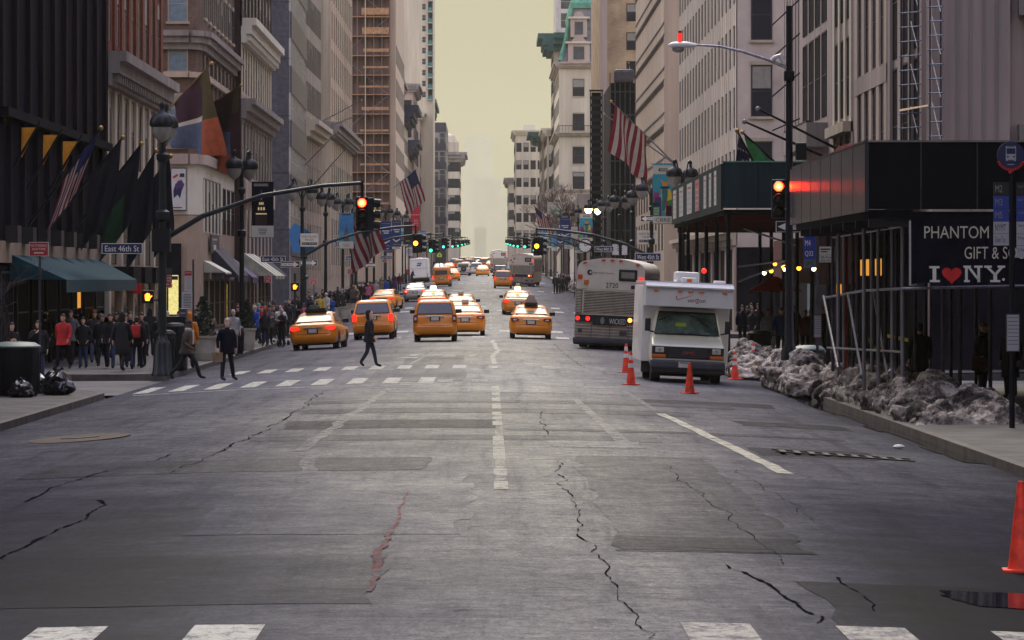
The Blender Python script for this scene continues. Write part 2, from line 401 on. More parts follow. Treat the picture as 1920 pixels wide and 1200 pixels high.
def asphalt(name, k, off=0., rough_=.7, paint=None):
    """worn city asphalt: broad wear, tyre lanes, oil drips, stains, aggregate, and painted sheen and corner falloff"""
    global N, L, geo
    rm = bpy.data.materials.new(name); rm.use_nodes = True; nt = rm.node_tree; N = nt.nodes; L = nt.links; b = N['Principled BSDF']
    geo = N.new('ShaderNodeNewGeometry'); K = lambda c: tuple(v*k for v in c)
    base = ramp(noise(.35 + off, 8, .72, (1, .45, 1)), [(.3, K((.104,.103,.114))), (.5, K((.164,.161,.164))), (.7, K((.215,.211,.205)))])
    c1 = mixc(base, ramp(noise(2.0 + off, 8, .8, (1, .8, 1)), [(.32, (.45,.45,.5)), (.46, (.86,.86,.89)), (.56, (1.06,1.06,1.04)), (.72, (1.42,1.4,1.32))]))
    c1 = mixc(c1, ramp(noise(.9 + off, 7, .75, (2.2, .08, 1)), [(.32, (.58,.58,.62)), (.47, (1,1,1)), (.7, (1.16,1.15,1.1))]))
    c1 = mixc(c1, ramp(noise(5.5 + off, 5, .75, (.3, 1.2, 1)), [(.32, (.55,.55,.6)), (.46, (.98,.98,1)), (.68, (1.2,1.19,1.14))]))
    c2 = mixc(c1, ramp(noise(7.5, 6, .9, (1.4, .55, 1)), [(.34, (.38,.38,.43)), (.45, (.9,.9,.93)), (.55, (1.08,1.08,1.07)), (.68, (1.75,1.72,1.6))]))
    c2 = mixc(c2, ramp(noise(30, 3, .85), [(.32, (.55,.55,.6)), (.5, (1,1,1)), (.70, (1.6,1.58,1.5))]))
    if paint:
        pc, th, sh_ = paint
        c2 = mixc(c2, ramp(noise(3.3, 9, .82, (1.4, .7, 1)), [(th - .04, (0, 0, 0)), (th + .04, (1, 1, 1))]), 'MIX', 0.)
        pm = N.new('ShaderNodeMix'); pm.data_type = 'RGBA'; fr = N.new('ShaderNodeMapRange'); fr.inputs[1].default_value = th - sh_; fr.inputs[2].default_value = th + sh_
        L.new(noise(3.3, 9, .82, (1.4, .7, 1)), fr.inputs[0]); L.new(fr.outputs[0], pm.inputs[0]); L.new(c2, pm.inputs[6])
        L.new(mixc(ramp(noise(6, 5), [(.3, tuple(v*.8 for v in pc)), (.7, tuple(pc))]), ramp(noise(22, 3), [(.35, (.75,.75,.75)), (.55, (1,1,1))])), pm.inputs[7]); c2 = pm.outputs[2]
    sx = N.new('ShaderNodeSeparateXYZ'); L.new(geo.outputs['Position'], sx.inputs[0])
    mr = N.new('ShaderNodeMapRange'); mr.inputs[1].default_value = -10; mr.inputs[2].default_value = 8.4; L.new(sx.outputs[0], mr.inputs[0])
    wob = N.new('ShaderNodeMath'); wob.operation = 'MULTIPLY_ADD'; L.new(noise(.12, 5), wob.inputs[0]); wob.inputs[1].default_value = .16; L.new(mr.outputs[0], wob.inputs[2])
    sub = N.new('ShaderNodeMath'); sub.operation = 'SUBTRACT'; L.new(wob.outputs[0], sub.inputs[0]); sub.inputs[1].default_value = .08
    c3 = mixc(c2, ramp(sub.outputs[0], [(0., (.26,.27,.36)), (.07, (.46,.47,.57)), (.26, (.68,.69,.78)), (.46, (1.36,1.39,1.22)), (.62, (1.34,1.36,1.22)), (.78, (.68,.68,.78)), (.94, (.36,.37,.47)), (1., (.12,.12,.18))]))  # traffic-worn centre lightened further like sheen, sides darkened like lens falloff
    def area(xa, xb, d_, soft):  # near corners darkened in the colour to mimic lens falloff
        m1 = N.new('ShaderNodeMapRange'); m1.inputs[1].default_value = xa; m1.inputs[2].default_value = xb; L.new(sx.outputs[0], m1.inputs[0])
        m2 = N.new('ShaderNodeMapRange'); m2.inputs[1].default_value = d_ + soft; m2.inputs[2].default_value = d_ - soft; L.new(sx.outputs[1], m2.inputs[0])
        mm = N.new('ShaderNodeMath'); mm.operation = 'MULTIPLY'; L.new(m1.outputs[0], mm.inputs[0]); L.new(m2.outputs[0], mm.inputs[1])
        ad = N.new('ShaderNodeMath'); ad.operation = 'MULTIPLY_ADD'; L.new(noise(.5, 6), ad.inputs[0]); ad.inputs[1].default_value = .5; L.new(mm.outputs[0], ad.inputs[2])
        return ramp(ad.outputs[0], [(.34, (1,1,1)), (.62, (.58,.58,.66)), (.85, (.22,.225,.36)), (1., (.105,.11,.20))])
    def area2(d_, soft):  # whole foreground dimmed in the colour, part of the same falloff
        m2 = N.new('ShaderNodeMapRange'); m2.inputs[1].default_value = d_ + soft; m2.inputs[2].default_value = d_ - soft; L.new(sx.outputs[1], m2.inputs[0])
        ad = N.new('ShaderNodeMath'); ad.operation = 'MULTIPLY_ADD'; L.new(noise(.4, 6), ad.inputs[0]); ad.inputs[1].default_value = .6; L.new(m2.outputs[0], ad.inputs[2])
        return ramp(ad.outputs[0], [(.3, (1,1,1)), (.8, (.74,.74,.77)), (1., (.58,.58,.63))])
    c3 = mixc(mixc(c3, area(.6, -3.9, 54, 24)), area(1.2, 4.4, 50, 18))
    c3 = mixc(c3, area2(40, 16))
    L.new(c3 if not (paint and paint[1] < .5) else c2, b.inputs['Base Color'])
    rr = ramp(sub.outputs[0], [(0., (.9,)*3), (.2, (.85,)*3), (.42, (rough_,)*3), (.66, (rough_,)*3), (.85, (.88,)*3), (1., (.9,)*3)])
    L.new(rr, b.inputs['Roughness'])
    b.inputs['Roughness'].default_value = rough_; b.inputs['Specular IOR Level'].default_value = .06
    bp = N.new('ShaderNodeBump'); bp.inputs['Strength'].default_value = .5; bp.inputs['Distance'].default_value = .02
    L.new(noise(26, 4, .8), bp.inputs['Height']); L.new(bp.outputs[0], b.inputs['Normal'])
    MATS[name] = rm
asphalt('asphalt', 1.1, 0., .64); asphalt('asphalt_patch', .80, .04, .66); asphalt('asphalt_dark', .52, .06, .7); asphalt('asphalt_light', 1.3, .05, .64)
asphalt('worn_paint', 1., 0., .7, ((.56,.55,.47), .455, .05)); asphalt('faded_paint', 1., 0., .7, ((.46,.44,.37), .49, .06)); asphalt('ghost_paint', 1.05, 0., .7, ((.42,.41,.38), .53, .07)); asphalt('red_paint_mark', 1., 0., .7, ((.26,.05,.06), .50, .04))

DS = frange(-60, 60, 4) + frange(62, 420, 4) + frange(425, 1400, 12)
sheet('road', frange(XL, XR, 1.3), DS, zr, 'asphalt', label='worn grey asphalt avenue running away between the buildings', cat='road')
sheet('ground', [-900, -300, -60, -9.9, 8.3, 60, 300, 900], frange(-150, 2300, 20), lambda x, d: gz(d) - .42, 'ground')

BLOCKS_L = [(27, 103), (117, 187), (199, 267), (283, 347), (363, 428), (455, 515), (531, 595), (611, 675), (691, 755), (771, 900), (912, 1100)]
BLOCKS_R = [(27, 104), (118, 187), (199, 267), (283, 347), (363, 428), (455, 595), (611, 675), (691, 755), (771, 900), (912, 1100)]
def corner(d, d0, d1, r):
    for t in (d - d0, d1 - d):
        if t < r: return r - math.sqrt(max(0, r*r - (r - t)**2))
    return 0
def pavement(side, d0, d1):
    xk = XL if side < 0 else XR; r = 4.2; xo = -95 if side < 0 else 95
    ds = [d0 + r*(1 - math.cos(R(a))) for a in range(0, 91, 10)] + frange(d0 + r + 1, d1 - r - 1, 4) + [d1 - r*(1 - math.cos(R(a))) for a in range(90, -1, -10)]
    P = [(xk + side * corner(d, d0, d1, r), d) for d in ds]
    b = MB(); n = len(P)
    rows = [[(x, d, zs(x, d)), (x + side*5, d, zs(x + side*5, d)), (xo, d, zs(x + side*5, d))] for x, d in P]
    b.add([p for q in rows for p in q], [(3*i + k, 3*i + k + 1, 3*i + k + 4, 3*i + k + 3) for i in range(n - 1) for k in (0, 1)], 'pavement')
    for e_, q in ((0, rows[0]), (1, rows[-1])):
        b.add([q[0], q[2], (q[2][0], q[2][1], q[2][2] - .6), (q[0][0], q[0][1], q[0][2] - .6)], [(0, 1, 2, 3)], 'pavement')
    struct(b.build('pavement'))
    k = MB(); rings = []
    for x, d in P:
        z = zs(x, d); s = -side * .004
        rings.append([(x + s, d, z - .6), (x + s, d, z + .005), (x + side*.17, d, z + .005), (x + side*.17, d, z - .05)])
    k.loft(rings, 'kerb_stone', cap=False); struct(k.build('kerb'))
for a in BLOCKS_L: pavement(-1, *a)
for a in BLOCKS_R: pavement(1, *a)
for bl, sd in ((BLOCKS_L, -1), (BLOCKS_R, 1)):
    for (a0, a1), (b0, b1) in zip(bl, bl[1:]):
        xk = XL if sd < 0 else XR
        b = MB(); q = frange(a1 - .5, b0 + .5, 3)
        pts = [(xk, d, gz(d) - .335 - .004) for d in q] + [(sd*110, d, gz(d) - .345) for d in q]
        n = len(q); b.add(pts, [(i, i+1, n+i+1, n+i) for i in range(n-1)], 'side_asphalt'); struct(b.build('side_street'))

# ---------------------------------------------------------------- marks laid on the asphalt
def strip(b, x0, d0, x1, d1, w0, w1, mat, lift=.006, jag=0, n=None):
    """band on the road from (x0,d0) to (x1,d1), widths across"""
    L_ = math.hypot(x1 - x0, d1 - d0); n = n or max(1, int(L_ / 1.2)); ux, ud = (x1-x0)/L_, (d1-d0)/L_; px_, pd = -ud, ux
    vs = []
    for i in range(n + 1):
        t = i / n; w_ = w0 + (w1 - w0)*t; j = random.uniform(-jag, jag); cx_, cd = x0 + (x1-x0)*t + px_*j, d0 + (d1-d0)*t + pd*j
        for s in (-.5, -.17, .17, .5):
            xx, dd = cx_ + px_*w_*s, cd + pd*w_*s
            vs.append((xx, dd, zr(xx, dd) + lift))
    b.add(vs, [(4*i + k, 4*i + k + 1, 4*i + k + 5, 4*i + k + 4) for i in range(n) for k in range(3)], mat)
def patch(name, x0, d0, x1, d1, mat, lift=.004, wob=.08):
    xs = frange(x0, x1, .8); ds = frange(d0, d1, 1.)
    b = MB(); n = len(xs)
    vs = []
    for j, d in enumerate(ds):
        for i, x in enumerate(xs):
            xx = x + (random.uniform(-wob, wob) if i in (0, n-1) else 0); dd = d + (random.uniform(-wob, wob) if j in (0, len(ds)-1) else 0)
            vs.append((xx, dd, zr(xx, dd) + lift))
    b.add(vs, [(j*n + i, j*n + i + 1, (j+1)*n + i + 1, (j+1)*n + i) for j in range(len(ds)-1) for i in range(n-1)], mat)
    return struct(b.build(name))

cwk = 0
def crosswalk(d0, d1, x0, x1, step, wd, mat='worn_paint', skip=(), slant=0):
    b = MB(); x = x0; i = 0
    while x < x1:
        if i not in skip: strip(b, x, d0 + slant*x, x, d1 + slant*x, wd, wd, mat, n=4)
        x += step; i += 1
    struct(b.build('crosswalk_marking'))
crosswalk(27.2, 30.6, -4.56, -1.5, 1.25, .56)
crosswalk(27.2, 31.0, 1.82, 4.5, 1.25, .56, 'faded_paint')
crosswalk(102.4, 108.4, -9.3, -1.3, .95, .42)
crosswalk(103, 106, -1.2, 0.3, .95, .42, 'ghost_paint')
crosswalk(119.6, 124.6, -7.9, -.8, .87, .42)
crosswalk(119.6, 124.6, .2, 5.5, 1.7, .42, 'ghost_paint')
for y0, y1 in ((183.5, 187.5), (200, 204.5), (267.5, 271), (282, 286), (348, 351.5), (363, 367), (429, 433), (450, 455)):
    crosswalk(y0, y1, -8.6, 7.5, 1.35, .62, 'worn_paint', skip=[k for k in range(12) if random.random() < .2])
b = MB()
strip(b, -9.3, 100.4, .3, 100.4, .28, .28, 'worn_paint'); strip(b, 1.2, 100.6, 2.6, 100.6, .2, .2, 'worn_paint')
for d in (181, 264.5, 345): strip(b, -8.8, d, 7.2, d, .3, .3, 'ghost_paint')
struct(b.build('stop_line_marking'))
b = MB()
for py0, py1 in ((902, 917), (878, 891), (838, 862), (818, 834), (789, 797), (781, 786), (772, 778), (757, 766), (745, 752), (736, 741), (724, 731), (686, 690)):
    d1_ = F * 2.74 / (py0 - HY); d0_ = F * 2.74 / (py1 - HY)
    strip(b, .16, d0_, .16, d1_, .19, .19, 'worn_paint')
strip(b, .16, 52, .2, 100, .15, .13, 'ghost_paint', lift=.004)
strip(b, .18, 126, .12, 139, .16, .16, 'worn_paint'); strip(b, .12, 139, .35, 150, .2, .2, 'worn_paint', jag=.06); strip(b, .35, 150, .15, 176, .2, .18, 'worn_paint', jag=.06)
for d in (206, 216, 228, 240, 252, 290, 304, 318, 332, 370, 385, 400, 415): strip(b, .1, d, .1, d + 7, .16, .16, 'ghost_paint')
struct(b.build('lane_marking'))
b = MB(); strip(b, 4.38, 56.5, 3.62, 81, .24, .2, 'worn_paint', jag=.03); strip(b, 3.6, 83, 3.4, 98, .12, .12, 'ghost_paint'); struct(b.build('lane_marking'))
b = MB(); strip(b, -3.05, 62, -2.55, 98, .24, .14, 'ghost_paint', jag=.05); strip(b, -2.5, 52, -2.8, 61, .2, .24, 'ghost_paint', jag=.05); strip(b, -2.6, 126, -1.9, 160, .12, .12, 'ghost_paint')
strip(b, 2.3, 66, 2.0, 90, .25, .15, 'ghost_paint'); struct(b.build('lane_marking'))
# worn letters and arrow in the bus lane beyond the crossing
b = MB()
for x, d, w_, l_ in ((-3.0, 137, .9, 1.6), (-2.9, 141, .35, 3), (-2.3, 139.5, .5, .9), (-1.9, 142, .9, .8), (-1.5, 139, .5, 1.6), (-.8, 142.5, .7, 1), (-.65, 139, .2, 4), (-.4, 141, .7, .9), (-.1, 144, .8, .8)):
    strip(b, x, d, x + .15, d + l_, w_, w_*.8, 'worn_paint', jag=.05)
struct(b.build('lane_lettering_marking'))

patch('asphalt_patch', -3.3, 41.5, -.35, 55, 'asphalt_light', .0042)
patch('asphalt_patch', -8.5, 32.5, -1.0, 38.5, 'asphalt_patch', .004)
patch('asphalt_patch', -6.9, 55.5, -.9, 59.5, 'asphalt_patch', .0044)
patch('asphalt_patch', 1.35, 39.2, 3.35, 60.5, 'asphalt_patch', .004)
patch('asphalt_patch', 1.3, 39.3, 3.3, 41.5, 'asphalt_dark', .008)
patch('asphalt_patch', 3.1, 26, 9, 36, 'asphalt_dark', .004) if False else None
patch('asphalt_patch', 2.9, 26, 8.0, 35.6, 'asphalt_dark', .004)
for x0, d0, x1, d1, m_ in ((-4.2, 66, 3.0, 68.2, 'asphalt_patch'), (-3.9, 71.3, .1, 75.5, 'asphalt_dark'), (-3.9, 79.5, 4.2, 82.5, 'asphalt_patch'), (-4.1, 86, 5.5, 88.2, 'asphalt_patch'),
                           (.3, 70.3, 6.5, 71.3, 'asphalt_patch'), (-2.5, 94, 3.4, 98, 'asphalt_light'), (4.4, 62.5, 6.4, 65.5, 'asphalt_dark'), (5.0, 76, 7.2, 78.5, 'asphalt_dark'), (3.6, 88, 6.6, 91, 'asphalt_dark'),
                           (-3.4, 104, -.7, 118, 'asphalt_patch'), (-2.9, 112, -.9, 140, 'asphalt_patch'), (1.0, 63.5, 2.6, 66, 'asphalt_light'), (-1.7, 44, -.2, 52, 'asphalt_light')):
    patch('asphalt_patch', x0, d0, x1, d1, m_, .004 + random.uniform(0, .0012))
def crack(pts, w_=.05, mat='tar', jag=.05, lift=.009, branch=True):
    b = MB(); fine = []
    for (xa, da), (xb, db) in zip(pts, pts[1:]):
        n = max(3, int(math.hypot(xb - xa, db - da) / .22))
        fine += [(xa + (xb - xa)*i/n, da + (db - da)*i/n) for i in range(n)]
    fine.append(pts[-1]); sd = random.random()*50; L2 = []
    for i, (x, d) in enumerate(fine):
        v = Vector((x*1.1 + sd, d*.55, sd)); L2.append((x + jag*2.6*mn.fractal(v, 1, 2.1, 5), d + jag*3*mn.fractal(v + Vector((7, 3, 2)), 1, 2.1, 5)))
    for i, ((xa, da), (xb, db)) in enumerate(zip(L2, L2[1:])):
        q = abs(mn.fractal(Vector((i*.21 + sd, sd, 0)), .8, 2.1, 4)); ww = min(w_, w_*(.1 + .75*q))
        if q < .05 or abs(xb - xa) + abs(db - da) < 1e-4: continue
        strip(b, xa, da, xb, db, ww, ww*random.uniform(.7, 1.3), mat, lift, 0, 1)
        if branch and random.random() < .10:
            strip(b, xa, da, xa + random.uniform(-.3, .3), da + random.uniform(-.5, .5), ww*.4, ww*.1, mat, lift + .0008, 0, 1)
    if b.v: struct(b.build('road_crack'))
def pd(px, py):
    x, d, z = gpos(px, py); return (x, d)
crack([pd(0, 1050), pd(130, 985), pd(200, 947), pd(185, 940), pd(45, 943), pd(100, 916), pd(200, 885)], .10, jag=.03)
crack([pd(165, 897), pd(420, 892), pd(680, 890), pd(820, 887)], .05)
crack([pd(290, 865), pd(320, 853), pd(400, 851), pd(470, 822), pd(555, 775), pd(600, 738)], .07)
crack([pd(320, 890), pd(360, 870), pd(430, 842)], .05)
crack([pd(1042, 865), pd(1075, 940), pd(1110, 1022), pd(1150, 1090), pd(1210, 1199)], .034, jag=.06)
crack([pd(1110, 1025), pd(1270, 1030), pd(1436, 1033)], .07, jag=.02)
crack([pd(1250, 875), pd(1330, 940), pd(1436, 1033), pd(1465, 1060)], .035)
crack([pd(1370, 1062), pd(1450, 1110), pd(1540, 1180)], .10, jag=.07)
crack([pd(1580, 1085), pd(1650, 1150)], .05)
crack([pd(1370, 878), pd(1440, 920), pd(1540, 985)], .025)
crack([pd(1015, 770), pd(1022, 822)], .04)
crack([pd(560, 773), pd(800, 766), pd(1200, 766), pd(1450, 770)], .06, jag=.02)
crack([pd(440, 842), pd(800, 834), pd(1100, 836), pd(1350, 838)], .05, jag=.03)
crack([pd(440, 680), pd(560, 672), pd(700, 666)], .08); crack([pd(630, 722), pd(760, 716), pd(900, 716)], .12)
crack([pd(1040, 645), pd(1065, 670), pd(1095, 690)], .06); crack([pd(1000, 702), pd(1120, 700), pd(1185, 706)], .1)
for a, c_ in ((440, 905), (700, 810), (1040, 800), (1210, 790), (300, 830), (620, 1000), (980, 1110), (840, 1150)):
    crack([pd(a, c_), pd(a + 55, c_ - 4), pd(a + 110, c_ + 2)], .03, jag=.04)
b = MB(); pr = [pd(762, 925), pd(745, 975), pd(728, 1010), pd(705, 1048), pd(712, 1060), pd(690, 1112)]
for a, c_, w0, w1 in zip(pr, pr[1:], (.03, .04, .06, .10, .08), (.04, .06, .10, .08, .05)): strip(b, a[0], a[1], c_[0], c_[1], w0, w1, 'red_paint_mark', .0095, .03, 8)
struct(b.build('red_paint_marking'))
# covers and wet places
b = MB(); x, d = pd(150, 822)
b.lathe([(.62, 0), (.62, .008)], 'sand_patch', (0, 0), 20)
o = b.build('repair_patch', loc=(x, d, zr(x, d) + .003), rot=(0, R(-3.5), 0)); o.scale = (1.5, 3.0, 1); struct(o)
b = MB(); b.lathe([(.36, 0), (.36, .02), (.3, .024), (.3, .02)], 'iron', n=20)
o = b.build('manhole_cover', loc=(x, d, zr(x, d) + .004), rot=(0, R(-3.5), 0)); tag(o, 'round iron manhole cover set in a sandy patch of the road', 'manhole cover')
x, d = pd(1575, 857); b = MB()
for i in range(9): b.box(-1.0 + i*.24, -.35, 0, -.9 + i*.24, .35, .02, 'iron')
b.box(-1.1, -.42, 0, 1.2, -.35, .022, 'iron'); b.box(-1.1, .35, 0, 1.2, .42, .022, 'iron')
o = b.build('drain_grate', loc=(x, d, zr(x, d) + .012), rot=(0, R(4), 0)); tag(o, 'long iron drain grate across the bus lane near the snow', 'drain grate')
def blot(name, px_, py_, rx, rd, mat, n=22, lift=.012):
    x, d = pd(px_, py_); b = MB(); pts = []
    for k in range(n):
        q = 1 + random.uniform(-.25, .2); xx, dd = x + rx*q*math.cos(2*math.pi*k/n), d + rd*q*math.sin(2*math.pi*k/n)
        pts.append((xx, dd, zr(xx, dd) + lift))
    b.add(pts + [(x, d, zr(x, d) + lift)], [(k, (k+1) % n, n) for k in range(n)], mat); struct(b.build(name))
blot('puddle', 1880, 1128, .62, .85, 'wet')
None and blot('oil_stain', 1500, 1128, .16, .8, 'asphalt_dark', lift=.0125)
b = MB()                                                  # melt water standing along the kerb
for i in range(15):
    d = 64 + i*3.2; w_ = random.uniform(.25, .6); strip(b, XR - w_/2 - .02, d, XR - w_/2 - .02, d + 3.2, w_, w_, 'wet', .011, .03)
struct(b.build('gutter_water'))
x, d = pd(1685, 843); b = MB(); b.ball((0, 0, .04), (.11, .09, .04), 'white_paint', 8, 4)
o = b.build('crumpled_litter', loc=(x, d, zr(x, d) + .005)); tag(o, 'small white scrap of litter lying in the bus lane', 'litter')
# ================================================================ vehicles
def rring(hw, y0, y1, r, z0, z1, n=5, cx=0.):
    pts = []
    for sx_, sy, a0 in ((1, 1, 0), (-1, 1, 90), (-1, -1, 180), (1, -1, 270)):
        cxx, cyy = cx + sx_*(hw - r), (y1 - r) if sy > 0 else (y0 + r)
        for k in range(n + 1):
            a = R(a0 + 90*k/n); x, y = cxx + r*math.cos(a), cyy + r*math.sin(a)
            pts.append((x, y, z0 + (z1 - z0)*(y - y0)/(y1 - y0)))
    return pts
def wheel_mesh(r, w_):
    b = MB(); b.lathe([(r*.62, -w_/2), (r*.95, -w_/2), (r, -w_*.36), (r, w_*.36), (r*.95, w_/2), (r*.62, w_/2)], 'rubber', n=18, axis='x')
    ty = b.mesh('tyre', 40)
    b = MB(); b.lathe([(r*.62, -w_*.4), (r*.6, -w_*.46), (r*.2, -w_*.42), (r*.18, w_*.42), (r*.6, w_*.46), (r*.62, w_*.4)], 'hub', n=14, axis='x')
    return ty, b.mesh('rim', 40)
WHEELS = {}
def add_wheels(root, r, w_, track, ys):
    if (r, w_) not in WHEELS: WHEELS[(r, w_)] = wheel_mesh(r, w_)
    ty, rim = WHEELS[(r, w_)]
    for y in ys:
        for s in (-1, 1):
            wh = part(ty, 'wheel', root, (s*track, y, r)); part(rim, 'rim', wh)

def quad_on(b, x0, xz0, x1, xz1, mat, off=.012):
    """pane from a lower edge (half width x0 at (y,z)) to an upper edge (half width x1), set proud to the rear"""
    (y0, z0), (y1, z1) = xz0, xz1
    t = Vector((0, y1 - y0, z1 - z0)).normalized(); nrm = Vector((0, -t.z, t.y))
    if nrm.y > 0 and off > 0 and y1 > y0: nrm = -nrm
    o = nrm*off
    b.add([(-x0, y0 + o.y, z0 + o.z), (x0, y0 + o.y, z0 + o.z), (x1, y1 + o.y, z1 + o.z), (-x1, y1 + o.y, z1 + o.z)], [(0, 1, 2, 3)], mat)

SED = dict(low=[(.76,.2,4.6,.25,.21,.21),(.86,.05,4.74,.28,.27,.27),(.895,-.03,4.8,.28,.42,.40),(.905,-.045,4.82,.28,.55,.50),(.905,.0,4.8,.28,.61,.56),(.91,.0,4.79,.26,.72,.62),(.90,.03,4.75,.26,.86,.70),(.875,.08,4.68,.25,.95,.75),(.83,.14,4.6,.25,.99,.785),(.74,.30,4.4,.25,1.01,.80)],
           up=[(.80,.50,3.72,.3,.97,.83),(.77,.72,3.42,.3,1.10,1.08),(.70,1.05,3.05,.3,1.27,1.28),(.61,1.38,2.72,.28,1.395,1.395),(.5,1.6,2.5,.25,1.44,1.44),(.3,1.8,2.3,.15,1.45,1.45)],
           rw=((.68,(.64,1.05)),(.55,(1.30,1.365))), sw=((.80,.785,1.08),(.655,.645,1.35)), swy=((.95,3.3),(1.35,2.85)), fw=((.66,(3.52,1.0)),(.54,(2.80,1.365))),
           lamp=(.50,.86,.73,.90), plate=.735, wr=.325, wy=(.98,3.78), L=4.8, trim=.83, mirror=(3.1,1.04))
SUV = dict(low=[(.76,.2,4.2,.22,.27,.27),(.85,.05,4.34,.25,.33,.33),(.885,-.05,4.4,.22,.45,.45),(.89,-.06,4.4,.22,.62,.6),(.885,-.01,4.38,.2,.66,.64),(.90,.0,4.38,.2,.80,.76),(.90,.02,4.34,.2,.98,.86),(.88,.05,4.28,.2,1.06,.93),(.80,.12,4.15,.2,1.09,.96)],
           up=[(.87,.06,3.35,.2,1.05,1.0),(.84,.12,3.1,.2,1.18,1.2),(.76,.24,2.75,.2,1.48,1.5),(.71,.33,2.55,.2,1.63,1.63),(.62,.46,2.35,.2,1.70,1.70),(.4,.7,2.1,.2,1.72,1.72)],
           rw=((.72,(.075,1.13)),(.62,(.275,1.57))), sw=((.86,.85,1.14),(.76,.75,1.52)), swy=((.5,3.0),(.6,2.65)), fw=((.74,(3.2,1.12)),(.64,(2.62,1.58))),
           lamp=(.70,.885,.80,1.10), plate=.955, wr=.36, wy=(.85,3.45), L=4.4, trim=1.04, mirror=(2.9,1.2))
VAN = dict(low=[(.76,.15,4.3,.2,.25,.25),(.86,.03,4.5,.2,.32,.32),(.88,-.05,4.55,.18,.45,.45),(.885,-.04,4.55,.18,.60,.58),(.88,.0,4.5,.15,.66,.64),(.89,.0,4.5,.15,1.05,.9),(.88,.01,4.4,.15,1.15,1.0)],
           up=[(.875,.01,3.7,.15,1.12,1.05),(.85,.05,3.4,.15,1.4,1.4),(.80,.12,3.1,.15,1.8,1.8),(.74,.2,2.9,.18,1.95,1.95),(.6,.35,2.7,.2,2.0,2.0)],
           rw=((.62,(.03,1.22)),(.58,(.10,1.66))), sw=((.87,.855,1.25),(.82,.81,1.7)), swy=((.4,3.2),(.5,3.0)), fw=((.76,(3.5,1.2)),(.7,(3.1,1.75))),
           lamp=(.74,.89,.75,1.12), plate=.86, wr=.33, wy=(.8,3.6), L=4.55, trim=.95, mirror=(3.2,1.25))
JEEP = dict(low=[(.78,.2,4.0,.1,.40,.40),(.86,.05,4.1,.1,.45,.45),(.88,-.03,4.15,.1,.55,.55),(.88,-.03,4.15,.1,.66,.66),(.88,.0,4.15,.1,.68,.68),(.88,.0,4.15,.1,.9,.85),(.88,.0,4.15,.1,1.05,.98),(.84,.03,4.1,.1,1.1,1.02)],
            up=[(.80,.04,2.6,.1,1.1,1.1),(.78,.08,2.4,.1,1.5,1.5),(.74,.12,2.2,.12,1.75,1.75),(.6,.25,2.1,.12,1.78,1.78)],
            rw=((.66,(.03,1.18)),(.62,(.085,1.6))), sw=((.81,.80,1.15),(.775,.765,1.6)), swy=((.3,2.3),(.35,2.1)), fw=((.7,(2.5,1.15)),(.66,(2.3,1.65))),
            lamp=(.72,.87,.75,.95), plate=.6, wr=.40, wy=(.7,3.2), L=4.15, trim=.5, mirror=(2.3,1.2))
CARM = {}
